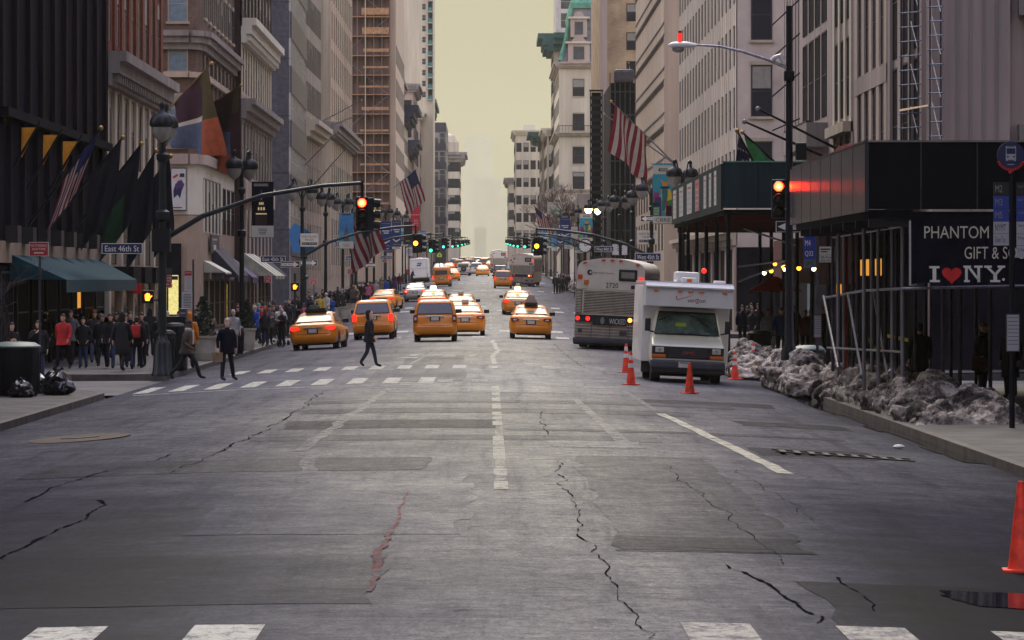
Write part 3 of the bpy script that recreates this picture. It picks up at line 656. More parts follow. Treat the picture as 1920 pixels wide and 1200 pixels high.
def car(kind, spec, label, cat, px, py, paint='taxi', glass='car_glass', tail='tail_off', yaw=0, topper=None, roof_light=None, group=None, name=None, far=False, stripe=None, spare=False, chrome=True):
    s = dict(SED=SED, SUV=SUV, VAN=VAN, JEEP=JEEP)[spec]
    x, d, z = gpos(px, py)
    roll = math.atan((zr(x - .8, d) - zr(x + .8, d)) / 1.6); pitch = math.atan((gz(d + 3) - gz(d)) / 3)
    t = thing(name or kind, label, cat, (x, d, zr(x, d)), (pitch, roll, R(yaw)), group)
    k_ = 1.1 if d < 260 else 1.04; t.scale = (k_, k_, k_)
    key = (spec, paint, glass)
    if key not in CARM:
        m = {}
        b = MB(); b.loft([rring(*q[:4], *q[4:]) for q in s['low']], paint); b.loft([rring(*q[:4], *q[4:]) for q in s['up']], paint)
        sh = s['low'][2]
        b.bbox(-.62, .12, .17, .62, s['L'] - .3, .3, 'underbody', .02)
        # cut lines of lid and bumper, and dark arches
        b.box(-.62, s['low'][4][1] - .012, s['low'][4][4] - .012, .62, s['low'][4][1] + .05, s['low'][4][4] + .004, 'plastic_black')
        for yy in s['wy']:
            for sd in (-1, 1):
                n = 14; q = [(sd*(s['low'][5][0] + .002), yy + (s['wr']+.06)*math.cos(math.pi*k/n), s['wr'] + (s['wr']+.06)*math.sin(math.pi*k/n)) for k in range(n + 1)]
                b.add(q, [tuple(range(n + 1))], 'underbody')
        m['body'] = b.mesh('body', 50)
        b = MB(); (a0, p0), (a1, p1) = s['rw']; quad_on(b, a0 + .03, p0, a1 + .03, p1, 'plastic_black', .011); quad_on(b, a0, (p0[0]+.012, p0[1] + .02), a1, (p1[0]-.008, p1[1] - .02), glass, .018); m['rear_window'] = b.mesh('rear_window')
        b = MB(); (a0, p0), (a1, p1) = s['fw']; quad_on(b, a0, p0, a1, p1, 'car_glass_dark', -.02); m['windshield'] = b.mesh('windshield')
        for sd, nm in ((-1, 'l'), (1, 'r')):
            b = MB(); (xa, xb, za), (xc_, xd, zc_) = s['sw']; (ya, yb), (yc, yd) = s['swy']
            for k in range(2):
                f0, f1 = k*.5 + .015, k*.5 + .485
                b.add([(sd*(xa + .012), ya + (yb-ya)*f0, za), (sd*(xa + .012), ya + (yb-ya)*f1, za), (sd*(xc_ + .012), yc + (yd-yc)*f1, zc_), (sd*(xc_ + .012), yc + (yd-yc)*f0, zc_)], [(0,1,2,3)], 'car_glass_dark')
            m['side_window' + nm] = b.mesh('side_window')
        CARM[key] = m
    m = CARM[key]
    part(m['body'], 'body', t); part(m['rear_window'], 'rear_window', t); part(m['windshield'], 'windshield', t)
    part(m['side_windowl'], 'side_window', t); part(m['side_windowr'], 'side_window', t)
    x0, x1, z0, z1 = s['lamp']; yb = s['low'][5][1]
    for sd in (-1, 1):
        k = ('lamp', spec, tail, sd)
        if k not in CARM:
            b = MB()
            if spec == 'SED': pts = [(sd*x0, z0 + .07), (sd*(x1 - .10), z0), (sd*x1, z0 + .05), (sd*x1, z1), (sd*(x0 + .05), z1 - .02)]
            else: pts = [(sd*x0, z0), (sd*x1, z0), (sd*x1, z1), (sd*x0, z1)]
            b.yprism(pts if sd > 0 else pts[::-1], yb - .02, yb + .30, tail if tail != 'tail_hot' else 'tail_on')
            q = [( (p[0]-sd*(x0+x1)/2)*.45 + sd*(x0+x1)/2, (p[1]-(z0+z1)/2)*.4 + (z0+z1)/2) for p in pts]
            b.add([(p[0], yb - .026, p[1]) for p in q], [tuple(range(len(q)))], {'tail_off': 'reflect', 'tail_on': 'tail_on', 'tail_hot': 'tail_hot'}[tail])
            CARM[k] = b.mesh('taillight')
        part(CARM[k], 'taillight', t)
    if ('plate', spec) not in CARM:
        b = MB(); pz = s['plate']; b.box(-.21, yb - .035, pz - .10, .21, yb + .05, pz + .075, 'plastic_black'); b.box(-.155, yb - .045, pz - .085, .155, yb - .034, pz + .06, 'plate'); CARM[('plate', spec)] = b.mesh('number_plate')
        b = MB(); tz = s['trim']; b.bbox(-.36, yb - .02, tz - .03, .36, yb + .06, tz + .03, 'chrome', .012); CARM[('trim', spec)] = b.mesh('trim')
        b = MB()
        for sd in (1,): b.bbox(-.12, -.06, -.07, .12, .06, .10, 'plastic_black', .03)
        CARM[('mirror', spec)] = b.mesh('mirror', 40)
    part(CARM[('plate', spec)], 'number_plate', t)
    if chrome: part(CARM[('trim', spec)], 'trim', t)
    my, mz = s['mirror']
    for sd in (-1, 1): part(CARM[('mirror', spec)], 'mirror', t, (sd*(s['low'][6][0] + .055), my, mz))
    add_wheels(t, s['wr'], .21, s['low'][5][0] - .14, s['wy'])
    top = s['up'][-1][4]
    if topper == 'tent':                        # long roof advert seen from its end
        b = MB(); y0 = 1.3; b.box(-.24, y0, top - .02, .24, y0 + 1.2, top + .06, 'plastic_black')
        b.yprism([(-.30, top + .05), (.30, top + .05), (.10, top + .44), (-.10, top + .44)], y0 + .02, y0 + 1.1, 'bus_steel')
        b.yprism([(-.30, top + .03), (.30, top + .03), (.26, top + .1), (-.26, top + .1)], y0 - .01, y0 + 1.15, 'plastic_black'); b.build('roof_advert', t)
    elif topper == 'low':
        b = MB(); b.yprism([(-.42, top), (.42, top), (.36, top + .13), (-.36, top + .13)], 1.35, 2.4, 'plastic_black'); b.build('roof_advert', t)
    elif topper == 'lightbox':
        b = MB(); b.bbox(-.17, 1.4, top - .02, .17, 2.2, top + .22, 'lamp_lit', .05); b.bbox(-.12, 1.45, top + .2, .12, 2.1, top + .42, 'bus_steel', .04); b.build('roof_sign', t)
    elif topper == 'small':
        b = MB(); b.bbox(-.16, 1.45, top - .02, .16, 1.7, top + .16, 'plate', .05); b.build('roof_sign', t)
    if spare:
        b = MB(); b.lathe([(.2, -.22), (.36, -.22), (.38, -.1), (.36, .0), (.1, .0)], 'rubber', (0.05, .98), 18, 'y'); b.lathe([(.1, -.235), (.16, -.235)], 'hub', (0.05, .98), 14, 'y'); b.build('spare_wheel', t)
    if stripe:
        b = MB(); b.box(-.5, yb - .006, .70, .5, yb + .02, .74, stripe); b.build('trim_strip', t)
    return t

G = 'yellow taxis on the avenue'
car('taxi_sedan', 'SED', 'yellow taxi sedan with lit tail lamps pulled in at the kerb beside the waste bins', 'taxi', 588, 656, tail='tail_on', yaw=-4, topper='low', group=G)
car('taxi_suv', 'SUV', 'boxy yellow taxi with red brake lamps, half hidden by the hooded man crossing', 'taxi', 700, 637, glass='car_glass_dark', tail='tail_on', yaw=-1, group=G)
car('taxi_suv', 'SUV', 'nearest boxy yellow taxi, dark rear glass, tail lamps unlit, in the middle of the avenue', 'taxi', 816, 641, glass='car_glass_dark', yaw=0, group=G)
car('taxi_sedan', 'SED', 'yellow taxi sedan tucked close beside the nearest boxy taxi', 'taxi', 872, 630, topper='small', yaw=0, group=G)
car('taxi_sedan', 'SED', 'yellow taxi sedan with a pointed grey advert on its roof, ahead of the bus lane', 'taxi', 995, 636, topper='tent', yaw=0, group=G)
car('taxi_sedan', 'SED', 'yellow taxi sedan with a glowing roof box, ahead of the one with the pointed advert', 'taxi', 971, 591, topper='lightbox', tail='tail_on', yaw=1, group=G)
car('taxi_sedan', 'SED', 'yellow taxi sedan stopped at the far kerb with a black door open towards the planters', 'taxi', 717, 582, tail='tail_on', yaw=-7, group=G)
car('taxi_sedan', 'SED', 'yellow taxi sedan with a small lit roof sign just ahead of the nearest boxy taxi', 'taxi', 811, 588, topper='lightbox', tail='tail_on', yaw=-2, group=G)
car('taxi_sedan', 'SED', 'yellow taxi sedan whose roof shows over the sedan beside the boxy taxi', 'taxi', 864, 601, topper='small', yaw=0, group=G)
car('car_sedan', 'SED', 'silver saloon car with blazing brake lamps heading up the left lane', 'car', 779, 566, paint='car_silver', tail='tail_hot', yaw=-1, chrome=False)
car('taxi_van', 'VAN', 'tall orange taxi van with a small dark rear window beside the mail truck', 'taxi', 828, 538, paint='taxi_dirty', glass='car_glass_dark', tail='tail_on', yaw=-2, group=G)
car('taxi_suv', 'SUV', 'yellow taxi with a white roof lamp directly behind the far silver bus', 'taxi', 943, 541, paint='taxi_dirty', glass='car_glass_dark', tail='tail_on', topper='small', group=G)
car('taxi_sedan', 'SED', 'yellow taxi sedan just past the tall orange taxi van', 'taxi', 848, 527, tail='tail_on', group=G)
car('taxi_sedan', 'SED', 'yellow taxi sedan alone in the centre lane beyond the far crossing', 'taxi', 905, 518, group=G)
car('jeep', 'JEEP', 'white off road car with a spare wheel on its tail door', 'car', 869, 518, paint='car_white', glass='car_glass_dark', spare=True)
car('car_suv', 'SUV', 'white car with a dark rear window beside the lone centre lane taxi', 'car', 893, 516, paint='car_white', glass='car_glass_dark')
car('pickup_car', 'SUV', 'dark navy car wedged between the roof lamp taxi and the far bus', 'car', 938, 524, paint='car_navy', glass='car_glass')
car('car_sedan', 'SED', 'pale silver saloon with amber lamps past the mail truck', 'car', 824, 512, paint='car_white', tail='tail_hot', chrome=False)
FAR = [('SED', 'taxi', 842, 511), ('SUV', 'taxi', 861, 507), ('SED', 'taxi', 873, 509), ('SUV', 'taxi', 880, 505), ('SED', 'taxi', 899, 503), ('SUV', 'taxi', 908, 504), ('SED', 'taxi', 920, 506), ('SUV', 'taxi', 931, 503),
       ('SED', 'taxi', 893, 499), ('SED', 'taxi', 904, 497), ('SUV', 'taxi', 886, 500), ('SED', 'taxi', 915, 498), ('SUV', 'taxi', 869, 500), ('SUV', 'taxi', 929, 498)]
for sp_, p_, px, py in FAR:
    car('taxi_sedan' if sp_ == 'SED' else 'taxi_suv', sp_, 'small distant yellow taxi in the crowd of traffic at the top of the rise', 'taxi', px, py, tail='tail_on' if px % 2 else 'tail_off', group='distant yellow taxis at the top of the rise')
for px, py in ((853, 504), (897, 501), (911, 501)):
    car('car_suv', 'SUV', 'small distant white car among the taxis at the top of the rise', 'car', px, py, paint='car_white', group='distant white cars at the top of the rise')
# the open door of the stopped taxi
x, d, z = gpos(683, 585)

# ---------------------------------------------------------------- city coach, seen from behind
def rounded(hw, z0, z1, r, rt, crown, n=6):
    """outline in x,z of a bus end: square foot, rounded shoulders, domed roof"""
    pts = [(-hw, z0), (hw, z0)]
    for k in range(n + 1):
        a = R(90*k/n); pts.append((hw - rt + rt*math.cos(a), z1 - rt - crown + rt*math.sin(a)))
    for k in range(1, 8):
        x = (hw - rt)*(1 - 2*k/8); pts.append((x, z1 - crown + crown*(1 - (x/(hw - rt))**2)))
    for k in range(n + 1):
        a = R(90 + 90*k/n); pts.append((-hw + rt + rt*math.cos(a), z1 - rt - crown + rt*math.sin(a)))
    return pts
def bus(label, px, py, yaw, roll_k=1., near=True, L_=13.2, number='2720'):
    x, d, z = gpos(px, py); H = 3.47
    roll = math.atan((zr(x - .8, d) - zr(x + .8, d)) / 1.6)*roll_k; pitch = math.atan((gz(d + 8) - gz(d)) / 8)
    t = thing('city_bus', label, 'bus', (x, d, zr(x, d)), (pitch, roll, R(yaw)), 'city buses on the avenue')
    hw = 1.29
    if near: t.scale = (1.1, 1.1, 1.1)
    b = MB(); b.yprism(rounded(hw, .42, H, .1, .38, .13), 0.06, L_, 'bus_steel'); b.yprism(rounded(hw, 2.28, H + .004, .1, .38, .13), 0.02, L_ - .3, 'bus_white')
    b.box(-hw, .10, .42, hw, .2, 1.75, 'bus_steel'); b.build('body', t, smooth=30)
    b = MB()                                    # side windows as one dark band each
    o1 = MB(); o1.box(hw - .02, .9, 1.55, hw + .012, L_ - .4, 2.72, 'glass_dark')
    for k in range(1, 8): o1.box(hw + .006, .9 + k*1.5, 1.55, hw + .016, .98 + k*1.5, 2.72, 'plastic_black')
    o1.build('side_window', t)
    o1 = MB(); o1.box(-hw - .012, .9, 1.55, -hw + .02, L_ - .4, 2.72, 'glass_dark'); o1.build('side_window', t)
    # upper panel
    b = MB(); b.box(-hw + .03, -.012, 2.24, hw - .03, .03, 2.27, 'bus_slat'); b.build('trim', t)
    b = MB(); b.bbox(.30, -.03, 2.62, 1.0, .05, 3.06, 'plastic_black', .04); b.box(.40, -.045, 2.73, .90, -.028, 2.96, 'blind')
    b.build('rear_window', t)
    b = MB(); b.disc(-.80, -.0, 2.90, .10, 'bus_band'); b.text('New York City Bus', -.28, -.004, 2.885, .78, .075, 'sign_black'); b.disc(-.77, -.005, 2.90, .045, 'bus_white', 10); b.box(-.70, -.012, 2.80, -.68, .015, 3.0, 'bus_white'); b.build('lettering', t)
    if near:
        b = MB(); b.text(number, .06, -.005, 2.44, .47, .19, 'sign_black'); b.build('number_lettering', t)
    b = MB(); b.box(.78, -.02, 2.33, 1.14, .03, 2.47, 'bus_band'); b.build('panel', t)
    # clearance and tail lamps
    for xx, zz in ((-.30, 3.38), (0.03, 3.39), (.36, 3.38), (-1.0, 3.26), (1.0, 3.26)):
        b = MB(); b.bbox(xx - .07, -.03, zz - .035, xx + .07, .05, zz + .035, 'lamp_red', .015); b.build('marker_lamp', t)
    for xx, zz, m_ in ((-1.16, 2.72, 'lamp_red'), (1.16, 2.68, 'tail_on'), (-.92, 2.52, 'amber'),):
        b = MB(); b.bbox(xx - .09, -.04, zz - .085, xx + .09, .05, zz + .085, m_, .02); b.build('marker_lamp', t)
    # louvred engine grille
    b = MB(); b.box(-1.0, -.01, 1.35, 1.0, .05, 2.2, 'bus_bumper')
    for k in range(14): b.box(-.98, -.05, 1.37 + k*.06, .98, -.008, 1.395 + k*.06, 'bus_slat')
    b.box(-1.03, -.06, 1.33, -.98, .05, 2.24, 'bus_slat'); b.box(.98, -.06, 1.33, 1.03, .05, 2.24, 'bus_slat'); b.box(-1.03, -.06, 2.2, 1.03, -.002, 2.26, 'bus_slat'); b.box(-1.03, -.06, 1.3, 1.03, -.002, 1.345, 'bus_slat'); b.build('grille', t)
    for s in (-1, 1):
        b = MB(); b.box(s*1.17 - .11, -.01, 1.35, s*1.17 + .11, .05, 2.2, 'bus_bumper')
        for k in range(14): b.box(s*1.17 - .1, -.03, 1.37 + k*.06, s*1.17 + .1, -.008, 1.40 + k*.06, 'bus_slat')
        b.build('side_grille', t)
    b = MB(); b.box(-hw + .01, -.02, 1.02, hw - .01, .05, 1.28, 'bus_band'); b.build('lamp_band', t)
    for xx in (-1.18, -.80, .80, 1.04):
        b = MB(); b.lathe([(.085, -.05), (.085, .03)], 'tail_on' if xx != .80 else 'tail_hot', (xx, 1.15), 14, 'y'); b.build('taillight', t)
    if near:
        b = MB(); b.box(-.62, -.06, .92, .68, .04, 1.30, 'sign_black'); b.rect(-.42, -.064, 1.11, .26, .32, 'evergreen'); b.disc(-.24, -.066, 1.09, .08, 'blind', 12, .14); b.disc(-.44, -.067, 1.12, .07, 'bus_band', 12, .11)
        b.text('WICKED', .33, -.066, 1.08, .62, .2, 'white_paint'); b.build('advert_panel', t)
    b = MB()
    for k in range(5): b.box(-hw + .02, -.012, .46 + k*.11, hw - .02, .02, .49 + k*.11, 'bus_slat')
    for xx in (-.65, .05, .75): b.box(xx - .01, -.016, .44, xx + .01, .02, 1.0, 'bus_bumper')
    b.box(.42, -.02, .56, .7, .02, .72, 'bus_bumper'); b.box(1.05, -.02, .5, 1.2, .02, .7, 'bus_bumper'); b.box(-1.15, -.02, .6, -1.0, .02, .76, 'bus_bumper'); b.build('lower_panel', t)
    b = MB(); b.bbox(-hw - .04, -.16, .22, hw + .04, .3, .44, 'bus_bumper', .06); b.bbox(-hw - .02, -.12, .02 + .14, hw + .02, .25, .25, 'plastic_black', .05); b.build('bumper', t)
    b = MB(); b.box(-1.0, .5, .16, 1.0, L_ - .6, .5, 'underbody'); b.build('undercarriage', t)
    add_wheels(t, .5, .32, 1.08, (2.6, L_ - 3)); 
    for s in (-1, 1): part(WHEELS[(.5, .32)][0], 'wheel', t, (s*.72, 2.6, .5))
    return t
bus('silver city bus with slatted engine grille and fleet number beside the telephone truck', 1139, 656, -5.0)
bus('smaller looking silver city bus farther up the avenue beyond the roof lamp taxi', 977, 537, -4.5, near=False)
bus('top of a distant bus showing over the far silver one', 935, 512, 0, near=False, L_=12)

# ---------------------------------------------------------------- mail truck
x, d, z = gpos(787, 531)
t = thing('mail_truck', 'square white mail truck with a blue eagle mark on its back door', 'mail truck', (x, d, z), (0, math.atan(.05)*-1, R(-1)))
b = MB(); b.bbox(-1.1, 0, .62, 1.1, 5.6, 2.95, 'truck_white', .1); b.bbox(-.95, 5.5, .5, .95, 7, 2.2, 'truck_white', .1); b.build('body', t)
b = MB(); b.box(-1.08, -.02, 1.72, 1.08, .02, 1.77, 'truck_shade'); b.box(-.9, -.018, .66, -.88, .02, 2.75, 'truck_shade'); b.box(.88, -.018, .66, .9, .02, 2.75, 'truck_shade'); b.box(-.9, -.018, 2.74, .9, .02, 2.77, 'truck_shade'); b.build('rear_door', t)
b = MB(); b.add([(-.28, -.022, 2.02), (.18, -.022, 2.02), (.36, -.022, 2.42), (-.14, -.022, 2.42)], [(0,1,2,3)], 'route_blue'); b.add([(-.18, -.026, 2.24), (.12, -.026, 2.30), (.28, -.026, 2.26), (.02, -.026, 2.2), (-.2, -.026, 2.17)], [(0,1,2,3,4)], 'white_paint'); b.build('emblem', t)
b = MB(); b.bbox(-1.1, -.15, .45, 1.1, .1, .62, 'plastic_black', .03); b.box(-.8, .3, .2, .8, 5, .6, 'underbody'); b.build('bumper', t)
for s in (-1, 1):
    b = MB()
    for zz in (.75, 1.0): b.bbox(s*.99 - .05, -.03, zz, s*.99 + .05, .02, zz + .12, 'tail_off', .01)
    b.build('taillight', t)
add_wheels(t, .4, .28, .88, (1.3, 5.4))
for s in (-1, 1): part(WHEELS[(.4, .28)][0], 'wheel', t, (s*.6, 1.3, .4))
b = MB(); b.bbox(-.35, 3.5, 2.94, .35, 4.2, 3.05, 'truck_white', .03); b.build('roof_vent', t)

# ---------------------------------------------------------------- telephone company truck, facing us
x, d, z = gpos(1287, 719)
roll = math.atan((zr(x - 1, d) - zr(x + 1, d)) / 2)
t = thing('utility_truck', 'white telephone company box truck facing us, parked between orange cones', 'truck', (x, d, zr(x, d)), (0, roll*.9, R(1.2)))
bx = 1.24
b = MB(); b.bbox(-bx, 1.35, .55, bx, 5.6, 2.72, 'truck_white', .05)
b.xprism([(.22, 2.14), (1.5, 2.14), (1.5, 2.80), (.36, 2.80), (.22, 2.66)], -bx, bx, 'truck_white')
b.box(-bx + .03, .19, 2.60, bx - .03, .23, 2.64, 'truck_shade')
b.bbox(-bx - .02, .16, 2.655, bx + .02, .40, 2.72, 'truck_white', .03); b.box(-bx + .02, .40, 2.76, bx - .02, 5.5, 2.84, 'truck_white'); b.build('cargo_box', t, smooth=30)
b = MB()                                         # cab: stacked rings, front at y=0
def cring(hw, y0, z, r=.16, zf=None): return rring(hw, y0, 1.6, r, zf if zf is not None else z, z)
b.loft([cring(.97, .02, .48), cring(1.02, -.05, .60), cring(1.03, -.05, .72), cring(1.03, -.02, 1.00), cring(1.02, .02, 1.06), cring(1.01, .16, 1.13, zf=1.10), cring(1.0, .62, 1.28, zf=1.25), cring(.98, .70, 1.31), cring(.94, .86, 1.62), cring(.88, 1.06, 1.95), cring(.82, 1.16, 2.07), cring(.6, 1.3, 2.10)], 'truck_hood')
b.build('cab', t, smooth=45)
b = MB()
def ws(x0, yz0, x1, yz1, mat, off): b.add([(-x0, yz0[0] - off, yz0[1] + off*.8), (x0, yz0[0] - off, yz0[1] + off*.8), (x1, yz1[0] - off, yz1[1] + off*.8), (-x1, yz1[0] - off, yz1[1] + off*.8)], [(0,1,2,3)], mat)
ws(.93, (.71, 1.33), .80, (1.075, 1.99), 'plastic_black', .014); ws(.90, (.72, 1.36), .79, (1.03, 1.92), 'truck_glass', .022); b.build('windshield', t)
b = MB(); b.add([(.52, .75, 1.39), (.84, .75, 1.39), (.80, .83, 1.58), (.60, .83, 1.58)], [(0,1,2,3)], 'plastic_black'); b.add([(-.78, .735, 1.375), (-.3, .735, 1.375), (-.42, .77, 1.45), (-.62, .77, 1.45)], [(0,1,2,3)], 'paper'); b.build('dashboard_clutter', t)
b = MB(); ws(.15, (.83, 1.56), .14, (1.0, 1.80), 'fluo', .032); b.v = [(v[0] - .17, v[1], v[2]) for v in b.v]; b.build('safety_vest', t)
for s_, x0_ in ((-1, .6), (1, .6)):
    b = MB(); b.tube([(s_*x0_, .68, 1.35), (s_*.05, .70, 1.40)], .016, 'plastic_black', 6); b.build('wiper', t)
b = MB(); b.tube([(-.8, .80, 1.74), (-.45, .93, 1.92), (0, .95, 1.93), (.3, .90, 1.84), (.5, .82, 1.66), (.62, .80, 1.62)], .018, 'plastic_black', 6); b.build('cable', t)
b = MB(); b.bbox(-.60, -.09, .70, .60, 0, 1.0, 'plastic_black', .03)
for k in range(5): b.box(-.52, -.10, .73 + k*.065, .52, -.085, .745 + k*.065, 'bus_bumper')
b.text('GMC', 0.02, -.106, .86, .34, .085, 'heart_red'); b.build('grille', t)
b = MB(); b.box(-1.01, -.055, .68, 1.01, .1, 1.02, 'plastic_black'); b.build('front_panel', t)
for s in (-1, 1):
    b = MB(); b.bbox(s*.80 - .12, -.10, .84, s*.80 + .12, .0, .99, 'headlamp', .02); b.disc(s*.80, -.104, .915, .05, 'chrome', 12); b.build('headlight', t)
    b = MB(); b.bbox(s*.82 - .20, -.09, .70, s*.82 + .20, .02, .79, 'amber', .015); b.build('indicator', t)
b = MB(); b.bbox(-1.05, -.20, .40, 1.05, .1, .64, 'bus_bumper', .06); b.bbox(-1.0, -.14, .26, 1.0, .1, .42, 'plastic_black', .04); b.build('bumper', t)
b = MB(); b.box(-.26, -.225, .44, .06, -.2, .60, 'plate'); b.box(-.24, -.229, .56, .04, -.226, .585, 'route_blue'); b.build('number_plate', t)
for s in (-1, 1):
    b = MB(); b.bbox(s*1.13 - .08, .42, 1.42, s*1.13 + .08, .52, 1.78, 'plastic_black', .025); b.tube([(s*.95, .62, 1.40), (s*1.13, .47, 1.44)], .025, 'plastic_black', 6); b.build('mirror', t)
for xx in (-.95, -.28, .02, .33, .98):
    b = MB(); b.bbox(xx - .07, .17, 2.545, xx + .07, .24, 2.60, 'amber', .012); b.build('marker_lamp', t)
b = MB(); b.text('veri', .06, .214, 2.33, .24, .11, 'sign_black'); b.text('on', .36, .214, 2.315, .17, .08, 'sign_black'); b.text('z', .225, .214, 2.315, .09, .13, 'heart_red'); b.build('lettering', t); b = MB()
b.add([(-.40, .215, 2.44), (-.37, .215, 2.44), (-.345, .215, 2.345), (-.355, .215, 2.32)], [(0,1,2,3)], 'heart_red'); b.add([(-.355, .215, 2.32), (-.345, .215, 2.345), (.08, .215, 2.47), (.08, .215, 2.462)], [(0,1,2,3)], 'heart_red'); b.build('emblem', t)
b = MB(); b.bbox(-.36, .9, 2.83, .30, 2.0, 3.13, 'truck_white', .06); b.bbox(-.22, .62, 2.82, .2, .95, 2.97, 'truck_white', .04); b.build('roof_unit', t)
b = MB(); b.bbox(-.07, .58, 2.82, .07, .66, 2.94, 'amber', .015); b.build('beacon', t)
b = MB(); b.bbox(.78, 1.5, 2.83, 1.1, 2.0, 2.92, 'truck_white', .03); b.build('roof_vent', t)
b = MB(); b.box(-.8, .2, .18, .8, 5, .6, 'underbody'); b.build('undercarriage', t)
for s in (-1, 1):
    b = MB(); b.box(s*.99 - .21, 1.6, .24, s*.99 + .21, 1.7, .56, 'plastic_black'); b.build('mud_flap', t)
add_wheels(t, .36, .26, .85, (.75, 4.3))
# ---------------------------------------------------------------- cones
def cone_thing(label, px, py, h=.74, bands=0, tilt=(0, 0), pos=None):
    x, d, z = pos or gpos(px, py)
    t = thing('traffic_cone', label, 'traffic cone', (x, d, z), (R(tilt[0]), R(tilt[1]), R(random.uniform(0, 90))), 'orange traffic cones')
    b = MB(); b.bbox(-.18, -.18, 0, .18, .18, .035, 'cone', .012); b.build('base', t)
    b = MB(); b.lathe([(.135, .03), (.125, .06), (.035, h - .02), (.028, h), (.015, h)], 'cone', n=16); b.build('body', t, smooth=40)
    for k in range(bands):
        z0 = h*(.52 + .24*k); z1 = z0 + h*.13; f = lambda z_: .125 + (.035 - .125)*(z_ - .06)/(h - .08) + .003
        b = MB(); b.lathe([(f(z0), z0), (f(z1), z1)], 'reflect', n=16, cap=False); b.build('reflective_band', t, smooth=40)
    return t
cone_thing('plain orange cone standing in front of the truck bumper', 1293, 738, .78)
cone_thing('banded orange cone nearest the truck on its street side', 1183, 722, .9, 2)
cone_thing('banded orange cone just behind another one beside the truck, near the bus', 1174, 699, .9, 2)
cone_thing('banded orange cone standing by the truck corner next to the snow', 1378, 712, .85, 2)
cone_thing('banded orange cone farther back against the snow heap', 1388, 693, .8, 2)
cone_thing('banded orange cone leaning over on the snow heap', 1411, 701, .95, 2, (0, 9))
cone_thing('large plain orange cone cut off by the picture edge near the puddle', 1914, 1074, .9)
# ================================================================ buildings
M('slate', (.008,.007,.016), .95, spec=.04, var=.3, scale=.6, streak=True)
M('slate_rib', (.017,.010,.018), .95, spec=.04, var=.25, scale=.8, streak=True)
M('slate_low', (.014,.012,.021), .95, spec=.04, var=.3, scale=.8)
M_brick('brick_red', (.24,.055,.026), (.17,.036,.02), (.10,.05,.04))
M_brick('brick_brown', (.17,.115,.09), (.125,.08,.065), (.10,.075,.065), .3, .09)
M_brick('brick_dark', (.055,.03,.032), (.042,.024,.028), (.03,.022,.025))
M_brick('brick_tan', (.47,.35,.225), (.39,.28,.18), (.34,.26,.19), .3, .1)
M('limestone', (.44,.385,.305), .8, var=.2, scale=.5, streak=True, bump=.1)
M('limestone_pale', (.56,.50,.40), .8, var=.16, scale=.5, streak=True, bump=.1)
M('limestone_warm', (.46,.365,.285), .8, var=.18, scale=.5, streak=True, bump=.1)
M('limestone_pink', (.42,.335,.295), .8, var=.18, scale=.4, streak=True, bump=.1)
M('limestone_grey', (.25,.225,.215), .8, var=.25, scale=.5, streak=True, bump=.1)
M('stucco_white', (.60,.58,.50), .8, var=.08, scale=.5)
M('stone_tan', (.34,.26,.20), .8, var=.16, scale=.7)
M('granite_dark', (.085,.082,.105), .7, var=.3, scale=2.5, bump=.1)
M('cladding_pale', (.45,.43,.43), .5, var=.15, scale=.6, spec=.5)
M('cladding_dark', (.035,.03,.06), .35, var=.25, scale=.6, spec=.5)
M('concrete', (.54,.47,.43), .85, var=.18, scale=.35, bump=.1)
M('copper_green', (.10,.32,.23), .7, var=.3, scale=.8)
M('copper_dark', (.03,.10,.095), .7, var=.3, scale=.8)
M('roof_slate', (.16,.16,.185), .7, var=.25, scale=1.2)
M('iron_cornice', (.022,.024,.05), .6, var=.2)
M('net_brown', (.15,.10,.095), .9, var=.35, scale=.9, streak=True)
M('scaffold_plank', (.42,.24,.13), .8, var=.25)
M('scaffold_pipe', (.20,.19,.22), .5, metal=.4, var=.2)
M('bank_stone', (.33,.27,.265), .8, var=.25, scale=.4, streak=True, bump=.1)
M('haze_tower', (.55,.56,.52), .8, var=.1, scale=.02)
M('awning_teal', (.006,.052,.072), .95, var=.25, scale=1.5)
M('awning_navy', (.022,.022,.05), .7, var=.2)
M('awning_purple', (.075,.04,.15), .7, var=.15)
M('metal_roof', (.40,.42,.38), .4, metal=.3, var=.2)
M('gold', (.45,.28,.07), .45, metal=.5, var=.3)
M('shop_goods', (.7,.5,.2), .6, var=.6, scale=6, dirt=(.08,.25,.12), emit=(.9,.75,.25), es=.35)
M('red_dark', (.10,.012,.018), .7, var=.3)

